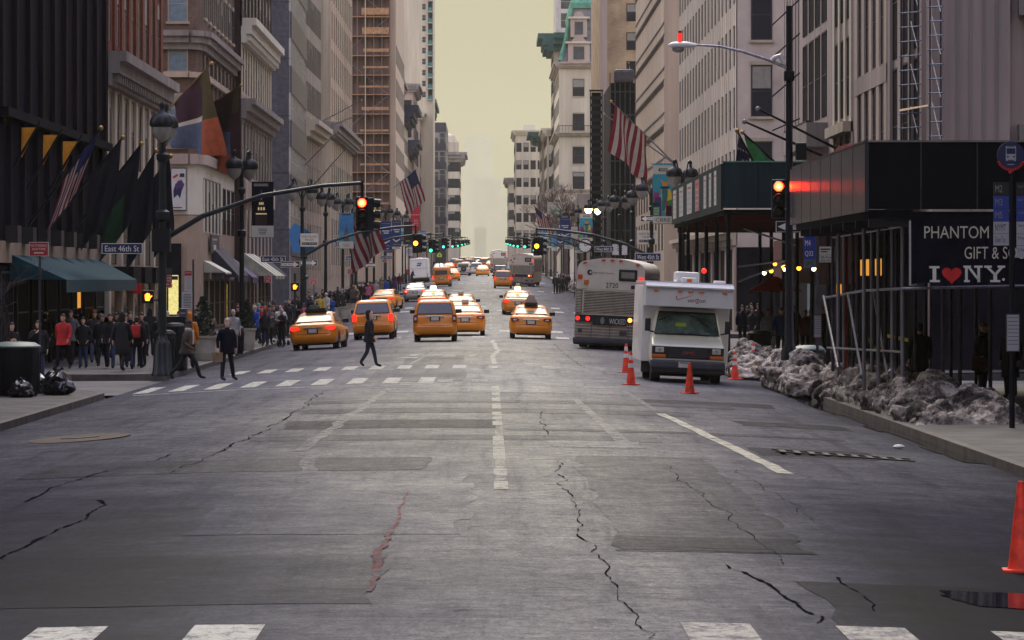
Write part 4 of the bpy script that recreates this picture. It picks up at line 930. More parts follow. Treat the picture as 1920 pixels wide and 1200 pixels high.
WIN = {}
def win_mesh(w_, h, style, k=0):
    key = (round(w_, 2), round(h, 2), style, k)
    if key in WIN: return WIN[key]
    b = MB()
    sill, fr, gl = {'stone': ('limestone', 'frame_dark', 'glass_dark'), 'plain': (None, 'frame_dark', 'glass_dark'), 'bronze': (None, 'frame_bronze', 'glass_dark'), 'white': ('limestone_pale', 'frame_white', 'glass_dark'),
                    'band': (None, 'frame_white', 'glass_mid'), 'dark': (None, 'frame_dark', 'shop_dark'), 'lit': (None, 'frame_dark', 'window_lit'), 'orange': (None, 'frame_bronze', 'window_lit_orange'), 'teal': (None, 'frame_white', 'glass_teal'), 'curtain': ('stone_tan', 'stone_tan', 'curtain')}[style]
    b.box(-w_/2, -.012, 0, w_/2, .1, h, gl)
    t = min(.08, w_*.07)
    b.box(-w_/2 - t, -.035, 0, -w_/2, .1, h, fr); b.box(w_/2, -.035, 0, w_/2 + t, .1, h, fr); b.box(-w_/2 - t, -.037, h, w_/2 + t, .1, h + t, fr)
    b.box(-w_/2, -.026, h*.5 - t/3, w_/2, -.005, h*.5 + t/3, fr)
    if k and style not in ('lit', 'orange', 'dark'): b.box(-w_/2 + .01, -.016, h*(1 - .22*k), w_/2 - .01, -.011, h - .02, 'blind')
    if sill:
        b.box(-w_/2 - .16, -.11, -.14, w_/2 + .16, .1, 0, sill); b.box(-w_/2 - .12, -.06, h + t, w_/2 + .12, .1, h + t + .2, sill)
    WIN[key] = b.mesh('window'); return WIN[key]

class Bld:
    def __init__(s, name, label, foot, z0, z1, mat, group=None):
        s.t = thing(name, label, 'building', (foot[0][0], foot[0][1], 0), 0, group); s.o = Vector((foot[0][0], foot[0][1]))
        s.w = MB(); s.w.prism([(p[0] - s.o.x, p[1] - s.o.y) for p in foot], z0, z1, mat); s.mat = mat; s.nw = 0
    def L(s, p): return (p[0] - s.o.x, p[1] - s.o.y)
    def wins(s, p0, p1, zs_, n, w_, h, style='plain', a=0., c=1., blinds=True, name='window'):
        a_ = Vector(p0); b_ = Vector(p1); u = (b_ - a_); ang = math.atan2(u.y, u.x)
        nn = Vector((u.y, -u.x)).normalized()
        for z in zs_:
            for i in range(n):
                if s.nw >= 100: return
                f = a + (c - a)*(i + .5)/n; q = a_ + u*f
                me = win_mesh(w_, h, style, random.choice((0, 0, 1, 2)) if blinds else 0)
                l = s.L(q); part(me, name, s.t, (l[0] + nn.x*.004, l[1] + nn.y*.004, z), (0, 0, ang)); s.nw += 1
    def band(s, p0, p1, z0, z1, t1, mat, name=None, e=0, t0=-.05, e1=None):
        b = MB() if name else s.w; b.obox(s.L(p0), s.L(p1), z0, z1, t0, t1, mat, e, e if e1 is None else e1)
        if name: return b.build(name, s.t)
    def cornice(s, p0, p1, z, h, out, mat, dent=0, name='cornice', e=0):
        b = MB(); a_, b_ = s.L(p0), s.L(p1)
        b.obox(a_, b_, z, z + h*.35, -.05, out*.35, mat, e, e); b.obox(a_, b_, z + h*.35, z + h*.7, -.05, out*.7, mat, e*1.4, e*1.4); b.obox(a_, b_, z + h*.7, z + h, -.05, out, mat, e*1.8, e*1.8)
        if dent:
            A = Vector(a_); B = Vector(b_); n = max(1, int((B - A).length / dent)); u = (B - A).normalized()
            for i in range(n):
                q = A + (B - A)*((i + .5)/n); b.obox((q - u*dent*.25)[:], (q + u*dent*.25)[:], z + h*.1, z + h*.34, out*.35 + .002, out*.6, mat)
        b.build(name, s.t)
    def pil(s, p0, p1, n, w_, z0, z1, out, mat, ends=True):
        A = Vector(s.L(p0)); B = Vector(s.L(p1)); u = (B - A).normalized(); Lh = (B - A).length
        if abs(u.x) < .5: mid = (Vector(p0) + Vector(p1))/2; out = max(.012, min(out, .45*(Lh/n - w_)*abs(mid.x)/mid.y))   # shallow piers, so that the panes between stay in view
        for i in range(n + 1):
            q = A + u*(w_/2 + (Lh - w_)*i/n); s.w.obox((q - u*w_/2)[:], (q + u*w_/2)[:], z0, z1, -.05, out, mat)
    def done(s): s.w.build('wall', s.t); return s.t
    def extra(s, b, name, label=None): return b.build(name, s.t, (-s.o.x, -s.o.y, 0), label=label)

def rows(z0, step, z1):
    r = []; z = z0
    while z < z1: r.append(z); z += step
    return r
def awning(bl, p0, p1, z1, z0, out, mat, val=.3, name='awning', n=1, gap=.15):
    A = Vector(p0); B = Vector(p1); u = (B - A).normalized(); nn = Vector((u.y, -u.x)); Lh = (B - A).length
    for i in range(n):
        a = A + u*(Lh*i/n + gap/2); c = A + u*(Lh*(i+1)/n - gap/2); b = MB()
        P = [a + nn*.03, c + nn*.03, c + nn*out, a + nn*out]
        b.add([(P[0].x, P[0].y, z1), (P[1].x, P[1].y, z1), (P[2].x, P[2].y, z0), (P[3].x, P[3].y, z0), (P[2].x, P[2].y, z0 - val), (P[3].x, P[3].y, z0 - val), (P[0].x, P[0].y, z0), (P[1].x, P[1].y, z0)],
              [(0,1,2,3), (3,2,4,5), (0,3,6), (1,7,2)], mat)
        bl.extra(b, name)

# ---- 1: dark ribbed stone building
xf = -15.7
b1 = Bld('stone_building', 'dark slate grey building with tall vertical ribs above green awnings', [(xf, 123), (xf, 157), (-42, 157), (-42, 123)], -1, 52, 'slate')
b1.pil((xf, 123), (xf, 157), 9, .8, 8.2, 51.5, .30, 'slate_rib'); b1.pil((xf, 125), (xf, 155), 8, .5, 4.1, 8.1, .18, 'slate_low')
b1.band((xf, 123), (xf, 157), 8.0, 8.3, .34, 'slate_low', 'string_course'); b1.band((xf, 123), (xf, 157), 3.3, 4.0, .12, 'stone_tan', 'fascia')
b1.wins((xf, 123), (xf, 157), [.35], 8, 3.0, 2.6, 'dark', blinds=False, name='shop_window')
for q in range(8):
    b = MB(); b.obox((xf, 124 + q*4.2), (xf, 125 + q*4.2), 3.95, 4.5, .1, .5, 'sign_black'); b1.extra(b, 'floodlight')
awning(b1, (xf, 125.5), (xf, 139.5), 3.6, 2.75, 1.9, 'awning_teal', .42, n=1); awning(b1, (xf, 140.5), (xf, 154), 3.6, 2.75, 1.6, 'awning_teal', .42, n=1)
b = MB(); b.obox((xf, 146.5), (xf, 147.3), 1.4, 2.6, .01, .06, 'window_lit_orange'); b1.extra(b, 'shop_display')
b = MB(); b.box(xf + 1.3, 154.5, 2.2, xf + 1.75, 154.6, 2.6, 'heart_red'); b1.extra(b, 'blade_sign')
b1.done()

# ---- 2: red brick over cream columns
b2 = Bld('brick_building', 'red brick building with cream stone columns and dark ornate ground floor', [(xf, 157.02), (xf, 184), (-42, 184), (-42, 157.02)], -1, 34, 'limestone_warm')
p0, p1 = (xf, 157.02), (xf, 184)
b2.band(p0, p1, 12.2, 34, .004, 'brick_red', None); b2.pil(p0, p1, 8, 1.0, 12.25, 33.9, .30, 'brick_red')
b2.wins(p0, p1, [12.6, 16.4, 20.2], 8, 1.3, 3.2, 'bronze')
b2.cornice(p0, p1, 10.7, 1.4, .9, 'limestone_grey', .9)
b2.pil(p0, p1, 8, .9, 7.3, 10.6, .32, 'limestone_pale'); b2.wins(p0, p1, [7.6], 8, 1.5, 2.9, 'plain')
b2.band(p0, p1, 6.2, 7.2, .2, 'limestone_pale', 'string_course')
for k in range(6):
    b = MB(); b.obox((xf, 159.5 + k*4), (xf, 161 + k*4), 6.35, 7.0, .2, .24, 'gold'); b2.extra(b, 'grille_panel')
b2.pil(p0, p1, 5, .8, 0, 6.1, .26, 'limestone_pale'); b2.wins(p0, p1, [3.4], 5, 3.6, 2.4, 'bronze'); b2.wins(p0, p1, [.3], 5, 3.6, 2.5, 'bronze', blinds=False, name='shop_window')
for k in range(4):
    b = MB(); b.obox((xf, 160.2 + k*5.3), (xf, 163.6 + k*5.3), 2.6, 3.3, .02, .9, 'shop_dark'); b2.extra(b, 'canopy')
b2.done()

# ---- 3: brown brick corner building
b3 = Bld('corner_building', 'brown brick corner building with a rounded bay above a white painted storey', [(-16.15, 206), (-15.75, 206.4), (-15.55, 207.2), (-15.5, 208.2), (-15.5, 234), (-42, 234), (-42, 206)], -1, 40, 'brick_brown')
e0, e1, e2, e3, e4 = (-16.15, 206), (-15.75, 206.4), (-15.55, 207.2), (-15.5, 208.2), (-15.5, 234)
f0 = (-42, 206)
for A, B in ((f0, e0), (e0, e1), (e1, e2), (e2, e3), (e3, e4)):
    b3.band(A, B, 6.25, 8.95, .005, 'stucco_white', None, .001); b3.band(A, B, 8.95, 9.5, .28, 'limestone_pink', 'string_course', .05)
    b3.band(A, B, -.5, 6.2, .005, 'stone_tan', None, .001); b3.cornice(A, B, 15.1, 1.0, .6, 'limestone_grey', 0, e=.06); b3.band(A, B, 13.6, 13.9, .2, 'limestone_warm', 'string_course', .03)
for z in (9.9, 13.95, 16.6): b3.wins((-17.15, 206), (-16.2, 206), [z], 1, .95, 1.9 if z > 10 else 2.6, 'curtain')
b3.wins((-20.5, 206), (-17.8, 206), [9.9, 13.95], 2, .9, 1.9, 'white')
b3.wins(e3, e4, [10.0, 14.0, 17.0], 8, 1.2, 1.9, 'stone'); b3.pil(e3, e4, 8, .6, 9.6, 15, .14, 'brick_brown')
b3.pil(e3, (-15.5, 222), 5, .6, 5.3, 8.2, .22, 'stucco_white'); b3.wins(e3, (-15.5, 222), [5.4], 5, 1.7, 2.8, 'plain')
b3.wins((-15.5, 223), e4, [5.4], 3, 2.2, 2.6, 'dark')
b = MB(); b.obox((-17.03, 206), (-16.20, 206.0), 6.45, 8.75, .11, .2, 'sign_black'); b.obox((-17.00, 206), (-16.23, 206.0), 6.5, 8.7, .2, .215, 'paper')
o_ = [(-16.88,7.1),(-16.68,7.3),(-16.53,7.1),(-16.43,7.6),(-16.58,8.0),(-16.78,7.9),(-16.90,7.5)]
b.add([(x_, 205.78, z_) for x_, z_ in o_], [tuple(range(7))], 'sign_blue'); b.add([(x_ + .12, 205.775, z_*.6 + 3.3) for x_, z_ in o_], [tuple(range(7))], 'awning_purple'); b.rect(-16.78, 205.774, 8.3, .3, .12, 'sign_red', .6); b.rect(-16.68, 205.77, 6.62, .5, .04, 'sign_black'); b.rect(-16.43, 205.77, 8.35, .25, .2, 'glass_mid')
b3.extra(b, 'poster')
b = MB(); b.obox((-22, 206), (-16.48, 206), .1, 4.7, .105, .16, 'shop_dark'); b3.extra(b, 'shop_front')
b = MB(); b.obox((-17.38, 206), (-16.63, 206.0), .9, 3.0, .165, .2, 'shop_goods'); b.obox((-17.36, 206), (-16.65, 206), 2.75, 2.95, .2, .21, 'sign_black'); b.disc(-17.08, 205.785, 2.45, .14, 'heart_red'); b3.extra(b, 'shop_window')
b = MB(); b.obox((-15.5, 212), (-15.5, 218.5), 4.25, 5.25, .12, .17, 'cladding_dark'); b.obox((-15.5, 213), (-15.5, 217), 4.95, 5.05, .172, .176, 'truck_shade'); b.obox((-15.5, 214), (-15.5, 216), 4.4, 4.7, .172, .176, 'paper'); b3.extra(b, 'sign_panel')
b3.wins(e3, e4, [.2], 6, 2.8, 2.5, 'dark', blinds=False, name='shop_window'); b3.wins((-15.5, 226), (-15.5, 230), [.3], 2, .5, 2.2, 'lit', blinds=False, name='shop_window')
awning(b3, (-15.5, 208.5), (-15.5, 213.5), 3.8, 3.15, 1.2, 'metal_roof', .1); awning(b3, (-15.5, 214.5), (-15.5, 224), 4.6, 3.0, 1.5, 'awning_navy', .35, n=2); awning(b3, (-15.5, 224.6), (-15.5, 230), 4.2, 2.9, 1.7, 'awning_purple', .35)
b3.done()

# ---- 4: white cornice, dark brick upper floors
xg = -15.1; q0, q1 = (xg, 234.02), (xg, 266)
b4 = Bld('commercial_building', 'dark brick building with a broad white cornice and pale arcaded storeys', [q0, q1, (-42, 266), (-42, 234.02)], -1, 42, 'brick_dark')
b4.wins(q0, q1, rows(19.3, 3.4, 27), 9, 1.5, 2.2, 'bronze'); b4.pil(q0, q1, 9, .7, 18.2, 41.5, .16, 'brick_dark')
b4.band(q0, q1, -.5, 17.2, .004, 'limestone_pink', None); b4.cornice(q0, q1, 17.2, 1.5, .95, 'stucco_white', .8)
b4.pil(q0, q1, 12, .9, 14.0, 17.1, .34, 'limestone_pale'); b4.wins(q0, q1, [14.3], 12, 1.4, 2.6, 'plain'); 
b4.cornice(q0, q1, 12.6, 1.2, .9, 'limestone_grey', 0)
b4.pil(q0, q1, 10, .5, 9.0, 12.5, .24, 'limestone_grey'); b4.wins(q0, q1, [9.2], 10, 2.2, 3.1, 'bronze')
b4.band(q0, q1, 7.6, 9.0, .3, 'limestone_pink', 'string_course')
b4.pil(q0, q1, 8, .8, 0, 7.5, .3, 'limestone_pink'); b4.wins(q0, q1, [4.3], 8, 2.3, 2.8, 'plain'); b4.wins(q0, q1, [.3], 8, 2.4, 2.6, 'dark', blinds=False, name='shop_window')
b4.pil((xg, 265.2), q1, 1, .8, 0, 41, .3, 'limestone_pale')
awning(b4, (xg, 236), (xg, 247), 4.4, 3.0, 2.0, 'metal_roof', .2, n=3, gap=.9); awning(b4, (xg, 250), (xg, 262), 4.2, 3.0, 1.4, 'awning_navy', .3, n=2)
b4.done()

# ---- 5: banded office block with a granite end wall
s0, s1 = (-15.0, 290), (-15.35, 322)
b5 = Bld('office_building', 'office block with alternating dark and pale glazed bands and a dark granite end wall', [(-15.95, 290), s0, s1, (-42, 322), (-42, 290)], -1, 46, 'granite_dark')
for k in range(5): b5.band((-42, 290), s0, 6.5 + k*4.3, 6.55 + k*4.3, .012, 'sign_black')
z = 4.6
for k in range(7):
    b5.band(s0, s1, z, z + 2.0, .10, 'cladding_dark', 'spandrel_band'); b5.wins(s0, s1, [z + 2.05], 11, 2.75, 1.95, 'band')
    z += 4.1
b5.pil(s0, s1, 22, .12, 4.6, 33, .14, 'cladding_pale'); b5.pil(s0, (-15.01, 290.8), 1, .4, 0, 45, .2, 'cladding_pale')
b5.pil(s0, s1, 10, .6, 0, 4.5, .12, 'limestone_grey'); b5.done()

# ---- 6a, 6b: stone blocks beyond
c0, c1 = (-15.35, 322.02), (-15.1, 345)
b6 = Bld('stone_building', 'grey stone block with close vertical piers above a low corniced front', [c0, c1, (-40, 345), (-40, 322.02)], -1, 50, 'limestone_grey')
b6.pil(c0, c1, 14, .8, 16.5, 48, .2, 'limestone'); b6.wins(c0, c1, rows(17, 3.6, 31), 14, .8, 2.4, 'plain')
b6.cornice(c0, c1, 14.8, 1.4, 1.1, 'limestone_pale'); b6.pil(c0, c1, 9, .8, 2, 14.6, .3, 'limestone_warm'); b6.wins(c0, c1, [3.6, 8.6], 9, 1.5, 3.8, 'plain'); b6.done()
d0_, d1_ = (-15.2, 368), (-15.0, 420)
b6 = Bld('stone_tower', 'tan stone office tower with tall window columns and a plain pale end wall', [(-19, 368), d0_, d1_, (-40, 420), (-40, 368)], -1, 60, 'limestone_warm')
for k in range(10): b6.w.obox(b6.L((-24 + k*.9, 368)), b6.L((-23.5 + k*.9, 368)), 3, 58, 0, .12, 'limestone')
b6.pil(d0_, d1_, 11, 1.6, 18, 58, .3, 'limestone_warm'); b6.wins(d0_, d1_, rows(18.6, 3.7, 38), 11, 2.2, 2.6, 'bronze', blinds=False)
b6.cornice(d0_, d1_, 16.4, 1.5, 1.2, 'limestone_grey', 1.1); b6.cornice((-24, 368), d0_, 16.4, 1.5, .9, 'limestone_grey'); b6.pil(d0_, d1_, 11, 1.3, 3, 16.2, .4, 'limestone'); b6.wins(d0_, d1_, [4.2, 9.6], 11, 2.3, 4.4, 'plain')
b6.done()

# ---- 7: tower wrapped in scaffold and netting
y7 = 466.
b7 = Bld('scaffolded_tower', 'tall tower wrapped in brown netting and scaffold planks with a plain buff edge', [(-20, y7), (-11.3, y7), (-11.3, 512), (-40, 512), (-40, y7)], 0, 64, 'limestone_warm')
b7.w.box(.0, -.5, 9, 8.0 - .05, -.02, 63, 'net_brown')
for k in range(13):
    z = 11 + k*2.35
    b = MB(); b.box(-17.9, y7 - 1.5, z, -11.95, y7 - .5, z + .1, 'scaffold_plank'); b.box(-15.2 - random.random()*.6, y7 - 1.55, z + random.choice((.3, .9)), -12.1, y7 - 1.5, z + random.choice((.3, .9)) + .22, 'scaffold_plank'); b7.extra(b, 'scaffold_deck')
for k in range(7):
    xx = -17.9 + k*.99; b = MB(); b.tube([(xx, y7 - 1.4, 2.3), (xx, y7 - 1.4, 44)], .05, 'scaffold_pipe', 5); b7.extra(b, 'scaffold_pole')
b = MB(); b.box(-15.0, y7 - 1.6, 8, -14.9, y7 - 1.45, 44, 'limestone_pale'); b7.extra(b, 'hoist_mast')
b = MB()
for k in range(12): b.box(-17.2, y7 - .56, 11.6 + k*2.35, -16.6, y7 - .5, 13.0 + k*2.35, 'glass_mid')
b7.extra(b, 'window_strip')
for k in range(6):
    b = MB(); b.tube([(-17.9 + (k % 2)*5.8, y7 - 1.45, 11 + k*4.7), (-12.1 - (k % 2)*5.8, y7 - 1.45, 15.7 + k*4.7)], .035, 'scaffold_pipe', 4); b7.extra(b, 'scaffold_brace')
b7.wins((-11.3, y7), (-11.3, 512), rows(9, 4, 30), 8, 1.6, 2.2, 'plain', blinds=False)
b7.done()

def simple(name, label, x, d0, d1, z1, mat, side, xo=None, sty='plain', nw=8, ww=1.4, wh=2.2, zr_=(6, 4.0), front=None, cor=None, corh=1.4, corout=1.1, wtop=None):
    xo = xo or side*42
    if side < 0: A, B = (x, d0), (x, d1); foot = [A, B, (xo, d1), (xo, d0)]; fr = ((x - 9, d0), (x, d0))
    else: A, B = (x, d1), (x, d0); foot = [B, (xo, d0), (xo, d1), A]; fr = ((x, d0), (x + 9, d0))
    g0 = gz(d0); bl = Bld(name, label, foot, g0 - 2, z1, mat)
    bl.wins(A, B, rows(g0 + zr_[0], zr_[1], (wtop or z1) - 2.5), nw, ww, wh, sty, blinds=False)
    bl.pil(A, B, nw, .7, g0, z1 - .5, .12, mat)
    if front: bl.wins(*fr, rows(g0 + zr_[0], zr_[1], z1 - 2.5), front, ww*.8, wh, sty, a=.35 if side < 0 else 0, c=1 if side < 0 else .65)
    if cor:
        bl.cornice(A, B, z1 - corh, corh + .03, corout, cor, 1.2); bl.cornice(*fr, z1 - corh, corh + .02, corout*.9, cor)
    return bl
# ---- far left side
bl = simple('mansard_building', 'beige block with a bulging green copper mansard roof', -13.0, 531, 566, 31, 'limestone', -1, sty='plain', nw=8, cor='limestone_grey', front=3)
b = MB(); ring = lambda k, z: [(-13.2 - k, 531.2 + k, z), (-13.2 - k, 565.8 - k, z), (-34 + k, 565.8 - k, z), (-34 + k, 531.2 + k, z)]
b.loft([ring(0, 31), ring(.6, 33), ring(1.5, 35.2), ring(1.9, 36.6)], 'copper_green'); b.loft([ring(1.5, 36.6), ring(1.6, 37.4), ring(1.2, 37.6), ring(1.3, 38.2)], 'copper_dark'); bl.extra(b, 'mansard_roof')
for yy in (531.0,):
    for xx in (-14.6, -18.5):
        b = MB(); b.box(xx - 1.1, yy - .1, 31, xx + 1.1, yy + 1.6, 33.6, 'limestone_pale'); b.box(xx - .5, yy - .14, 31.5, xx + .5, yy - .1, 33.1, 'glass_dark'); b.yprism([(xx - 1.3, 33.6), (xx + 1.3, 33.6), (xx + .7, 34.3), (xx, 34.6), (xx - .7, 34.3)], yy - .3, yy + 1.4, 'limestone_pink'); bl.extra(b, 'dormer')
bl.done()
simple('loft_building', 'narrow block with a heavy dark overhanging cornice beside the green mansard', -12.6, 566.1, 594, 28.5, 'limestone_pale', -1, nw=7, cor='iron_cornice', corh=2.6, corout=2.2, front=2).done()
simple('loft_building', 'beige block with dark upper cornice, below the pale far tower', -12.9, 611, 642, 25, 'limestone', -1, nw=8, cor='iron_cornice', corh=2.2, corout=1.8, front=3).done()
simple('loft_building', 'brownish loft block with a pink cornice among the far facades', -12.6, 642.1, 674, 35.5, 'limestone_pink', -1, nw=8, cor='limestone_grey', front=3).done()
bl = simple('loft_building', 'plain tan loft block with pale piers past the brownish one', -12.4, 691, 722, 33, 'limestone_warm', -1, nw=8, cor='limestone_pale', front=3); bl.done()
simple('stone_building', 'pale classical block with a stepped white cornice far down the avenue', -12.0, 722.1, 754, 25.5, 'limestone_pale', -1, nw=7, cor='limestone_pale', corh=2.0, front=2).done()
bl = simple('loft_building', 'tall brown block with a green copper cornice far down the avenue', -12.2, 771, 820, 39, 'limestone_pink', -1, nw=10, cor='copper_dark', corh=2.6, corout=1.6, front=3); bl.done()
bl = simple('glass_tower', 'thin dark blue grid tower standing behind far cornices', -9.4, 836, 880, 37, 'cladding_dark', -1, nw=8, sty='band', front=4); bl.done()
bl = simple('stone_tower', 'pale round topped tower with a jutting cornice at the far end of the street', -7.2, 940, 980, 34, 'limestone_pale', -1, nw=8, sty='plain', cor='limestone_grey', corh=2.4, corout=1.8, front=5)
b = MB(); b.lathe([(3.2, 34), (3.2, 36.5), (2.2, 38.2), (.6, 38.8)], 'limestone', (-10.6, 944), 14); bl.extra(b, 'roof_drum'); bl.done()
# the tall pale tower standing behind
y8 = 700.
bl = Bld('apartment_tower', 'pale slab tower with square windows and a column of teal balconies against the sky', [(-30, y8), (-10.2, y8), (-10.2, y8 + 25), (-30, y8 + 25)], 5, 74, 'limestone_pale')
bl.wins((-12.3, y8), (-11.4, y8), rows(36, 2.0, 58), 1, .62, 1.0, 'band', blinds=False, name='window')
for k in range(12):
    z = 35.5 + k*2.0; b = MB(); b.box(-11.15, y8 - .8, z, -10.25, y8 - .02, z + .12, 'limestone_pale'); b.box(-11.15, y8 - .8, z + .12, -10.25, y8 - .74, z + .8, 'glass_teal'); b.box(-11.1, y8 - .1, z + .1, -10.3, y8 - .01, z + 1.9, 'glass_dark'); bl.extra(b, 'balcony')
bl.done()
bl = Bld('apartment_tower', 'ochre plaster tower with one tall slit window above the green mansard', [(-18.5, 575), (-13.9, 575), (-13.9, 590), (-18.5, 590)], 25, 64, 'scaffold_plank')
bl.done()
# misty towers closing the view
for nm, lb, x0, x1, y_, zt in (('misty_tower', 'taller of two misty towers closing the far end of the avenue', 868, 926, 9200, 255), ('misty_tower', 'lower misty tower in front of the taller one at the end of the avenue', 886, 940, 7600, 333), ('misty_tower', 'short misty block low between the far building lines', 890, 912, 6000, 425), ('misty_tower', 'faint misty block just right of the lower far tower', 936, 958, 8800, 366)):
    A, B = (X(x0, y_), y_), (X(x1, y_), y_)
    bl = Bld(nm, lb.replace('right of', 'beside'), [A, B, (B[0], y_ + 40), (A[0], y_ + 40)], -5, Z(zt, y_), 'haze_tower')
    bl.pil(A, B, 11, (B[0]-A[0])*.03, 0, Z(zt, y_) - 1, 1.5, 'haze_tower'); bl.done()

# ================================================================ the other side
xr_ = 13.9
# ---- R1 the shop building behind the first shed
r1 = Bld('shop_building', 'dark stone shop building behind the black sidewalk shed', [(14.2, 28), (40, 28), (40, 102), (14.2, 102)], -1, 62, 'slate_low')
r1.wins((14.2, 102), (14.2, 78), [.3], 4, 4.2, 3.0, 'dark', blinds=False, name='shop_window'); r1.done()
# ---- R2 the pale stone bank with scaffold
e_, f_ = (14.1, 123), (14.1, 184)
r2 = Bld('bank_building', 'weathered grey stone corner building with big pilasters, tall windows and a jutting balcony', [e_, (42, 123), (42, 184), f_], -1, 50, 'bank_stone')
r2.w.obox(r2.L(e_), r2.L((16.6, 123)), 0, 37, .0, .5, 'bank_stone'); 
for k in range(4): r2.w.obox(r2.L((14.9 + k*.42, 123)), r2.L((14.98 + k*.42, 123)), 0, 37, .5, .53, 'limestone_grey')
r2.band((16.9, 123), (30, 123), 7.0, 7.7, .45, 'limestone_grey', 'string_course'); r2.band((16.9, 123), (30, 123), 11.2, 12.2, .35, 'limestone_grey', 'string_course')
r2.wins((17.0, 123), (25, 123), [7.8], 2, 3.2, 3.3, 'dark', blinds=False); r2.wins((17.0, 123), (25, 123), [12.4], 2, 3.2, 3.3, 'dark', blinds=False)
# street face, far to near
def rf(d): return (14.1, d)
r2.band(rf(184), rf(123.6), -.5, 4.5, .16, 'shop_dark', 'shop_front'); r2.band((16.7, 123), (40, 123), -.5, 5.2, .2, 'shop_dark', 'shop_front'); r2.band((14.1, 123), (16.6, 123), -.5, 4.2, .56, 'slate_low', 'plinth')
r2.band(rf(144), rf(124), 5.2, 5.9, .3, 'limestone_grey', 'string_course')
r2.wins(rf(134.5), rf(124.5), [6.1, 10.4], 3, 2.3, 3.9, 'dark', blinds=False); r2.pil(rf(134.8), rf(124.2), 3, .8, 5.9, 49, .3, 'bank_stone')
r2.wins(rf(147), rf(136), [6.4, 10.5, 14.6], 4, 1.25, 3.3, 'plain', blinds=False); r2.pil(rf(147.4), rf(135.6), 4, 1.0, 6.0, 49, .2, 'limestone_pink')
for z_ in (9.75, 13.85): r2.band(rf(147.4), rf(135.6), z_, z_ + .65, .1, 'bank_stone', 'spandrel')
r2.band(rf(147), rf(135), 4.55, 5.2, .12, 'stone_tan', None)
r2.pil(rf(157), rf(149), 3, .7, 5, 37, .25, 'limestone_pale'); r2.wins(rf(156.6), rf(149.4), [5.2, 9.2, 13.0], 3, 1.7, 3.0, 'dark', blinds=False); r2.band(rf(157), rf(149), 8.5, 8.9, .4, 'limestone', 'sill_course')
b = MB(); b.obox(rf(173), rf(160), 8.3, 9.3, .02, .9, 'limestone_grey'); b.obox(rf(172.6), rf(160.4), 9.3, 9.4, .7, .88, 'iron')
r2.extra(b, 'balcony'); r2.wins(rf(173), rf(160), [9.6, 13.6], 4, 2.1, 3.5, 'dark', blinds=False)
r2.wins(rf(171), rf(163), [4.2], 1, 4.5, 3.2, 'band', blinds=False); r2.pil(rf(184), rf(175), 5, .7, 5, 37, .25, 'bank_stone')
r2.wins(rf(184), rf(150), [.3], 7, 3.2, 3.0, 'dark', blinds=False, name='shop_window')
for d_a, d_b, z_a, z_b, m_ in ((141, 144, 2.9, 3.5, 'window_lit_orange'), (136.5, 138.5, 2.9, 3.5, 'window_lit_orange'), (152, 156, 2.2, 3.6, 'window_lit_orange'), (165, 168, 1.2, 3.2, 'curtain'), (146, 147, .8, 2.4, 'paper')):
    b = MB(); b.obox(rf(d_b), rf(d_a), z_a, z_b, .165, .2, m_); r2.extra(b, 'shop_display')
r2.done()
# ---- R3 concrete block with rows of slit windows
h0, h1 = (13.25, 206), (13.25, 268)
r3 = Bld('office_building', 'pale concrete block with long rows of narrow slit windows', [h0, (42, 206), (42, 268), h1], -1, 44, 'concrete')
r3.wins(h1, h0, rows(7.6, 3.35, 23), 18, .9, 2.1, 'plain', blinds=False)
r3.pil(h1, h0, 36, .25, 6.5, 43, .03, 'limestone_pale')
r3.wins((14.0, 206), (15.2, 206), rows(7.4, 4.1, 24), 1, 1.0, 2.7, 'stone', blinds=True); r3.band((13.3, 206), (40, 206), -.5, 4.5, .07, 'shop_dark', 'shop_front'); r3.band(h1, (13.25, 207), -.5, 4.4, .03, 'shop_dark', 'shop_front'); r3.cornice(h1, h0, 4.6, .9, .7, 'limestone'); r3.pil(h1, h0, 9, 1.2, 0, 4.5, .2, 'limestone_pink'); r3.done()
# ---- R4 stone block with fine dotted courses
i0, i1 = (13.2, 290), (13.2, 346)
r4 = Bld('stone_building', 'buff stone block with fine dotted string courses and a pinkish end wall', [i0, (40, 290), (40, 346), i1], -1, 52, 'limestone_warm')
for k in range(6):
    z = 11 + k*3.4
    for zz in (z, z + .9): r4.band(i1, i0, zz, zz + .13, .06, 'limestone_grey', 'string_course')
    for q in range(34): r4.w.obox(r4.L((13.2, 345.4 - q*1.64)), r4.L((13.2, 344.9 - q*1.64)), z - .45, z - .1, -.02, .07, 'frame_bronze')
r4.wins(i1, i0, rows(5, 3.4, 10), 10, 1.6, 2.4, 'plain', blinds=False)
b = MB(); b.add([(13.0, 289.7, 9.4), (15.6, 289.7, 9.4), (14.3, 289.7, 10.6)], [(0,1,2)], 'limestone_grey'); b.yprism([(12.9, 9.2), (15.7, 9.2), (15.7, 9.4), (12.9, 9.4)], 289.4, 290, 'limestone'); r4.extra(b, 'pediment'); r4.done()
# ---- R5 dark netted building
r5 = Bld('netted_building', 'dark building shrouded in black netting and scaffold behind the striped flag', [(11.6, 366), (34, 366), (34, 390), (11.6, 390)], -1, 21.5, 'shed_black')
for k in range(7):
    xx = 11.5 + k*.48; b = MB(); b.tube([(xx, 365.8, 2), (xx, 365.8, 21.5 + random.random())], .05, 'dark_steel', 5); r5.extra(b, 'scaffold_pole')
for k in range(9):
    b = MB(); b.box(11.4, 365.6, 3 + k*2.2, 14.5, 365.7, 3.1 + k*2.2, 'dark_steel'); r5.extra(b, 'scaffold_deck')
b = MB(); b.bbox(11.9, 365.5, 21.5, 13.8, 367.5, 22.8, 'dark_steel', .3); r5.extra(b, 'roof_tank'); r5.done()
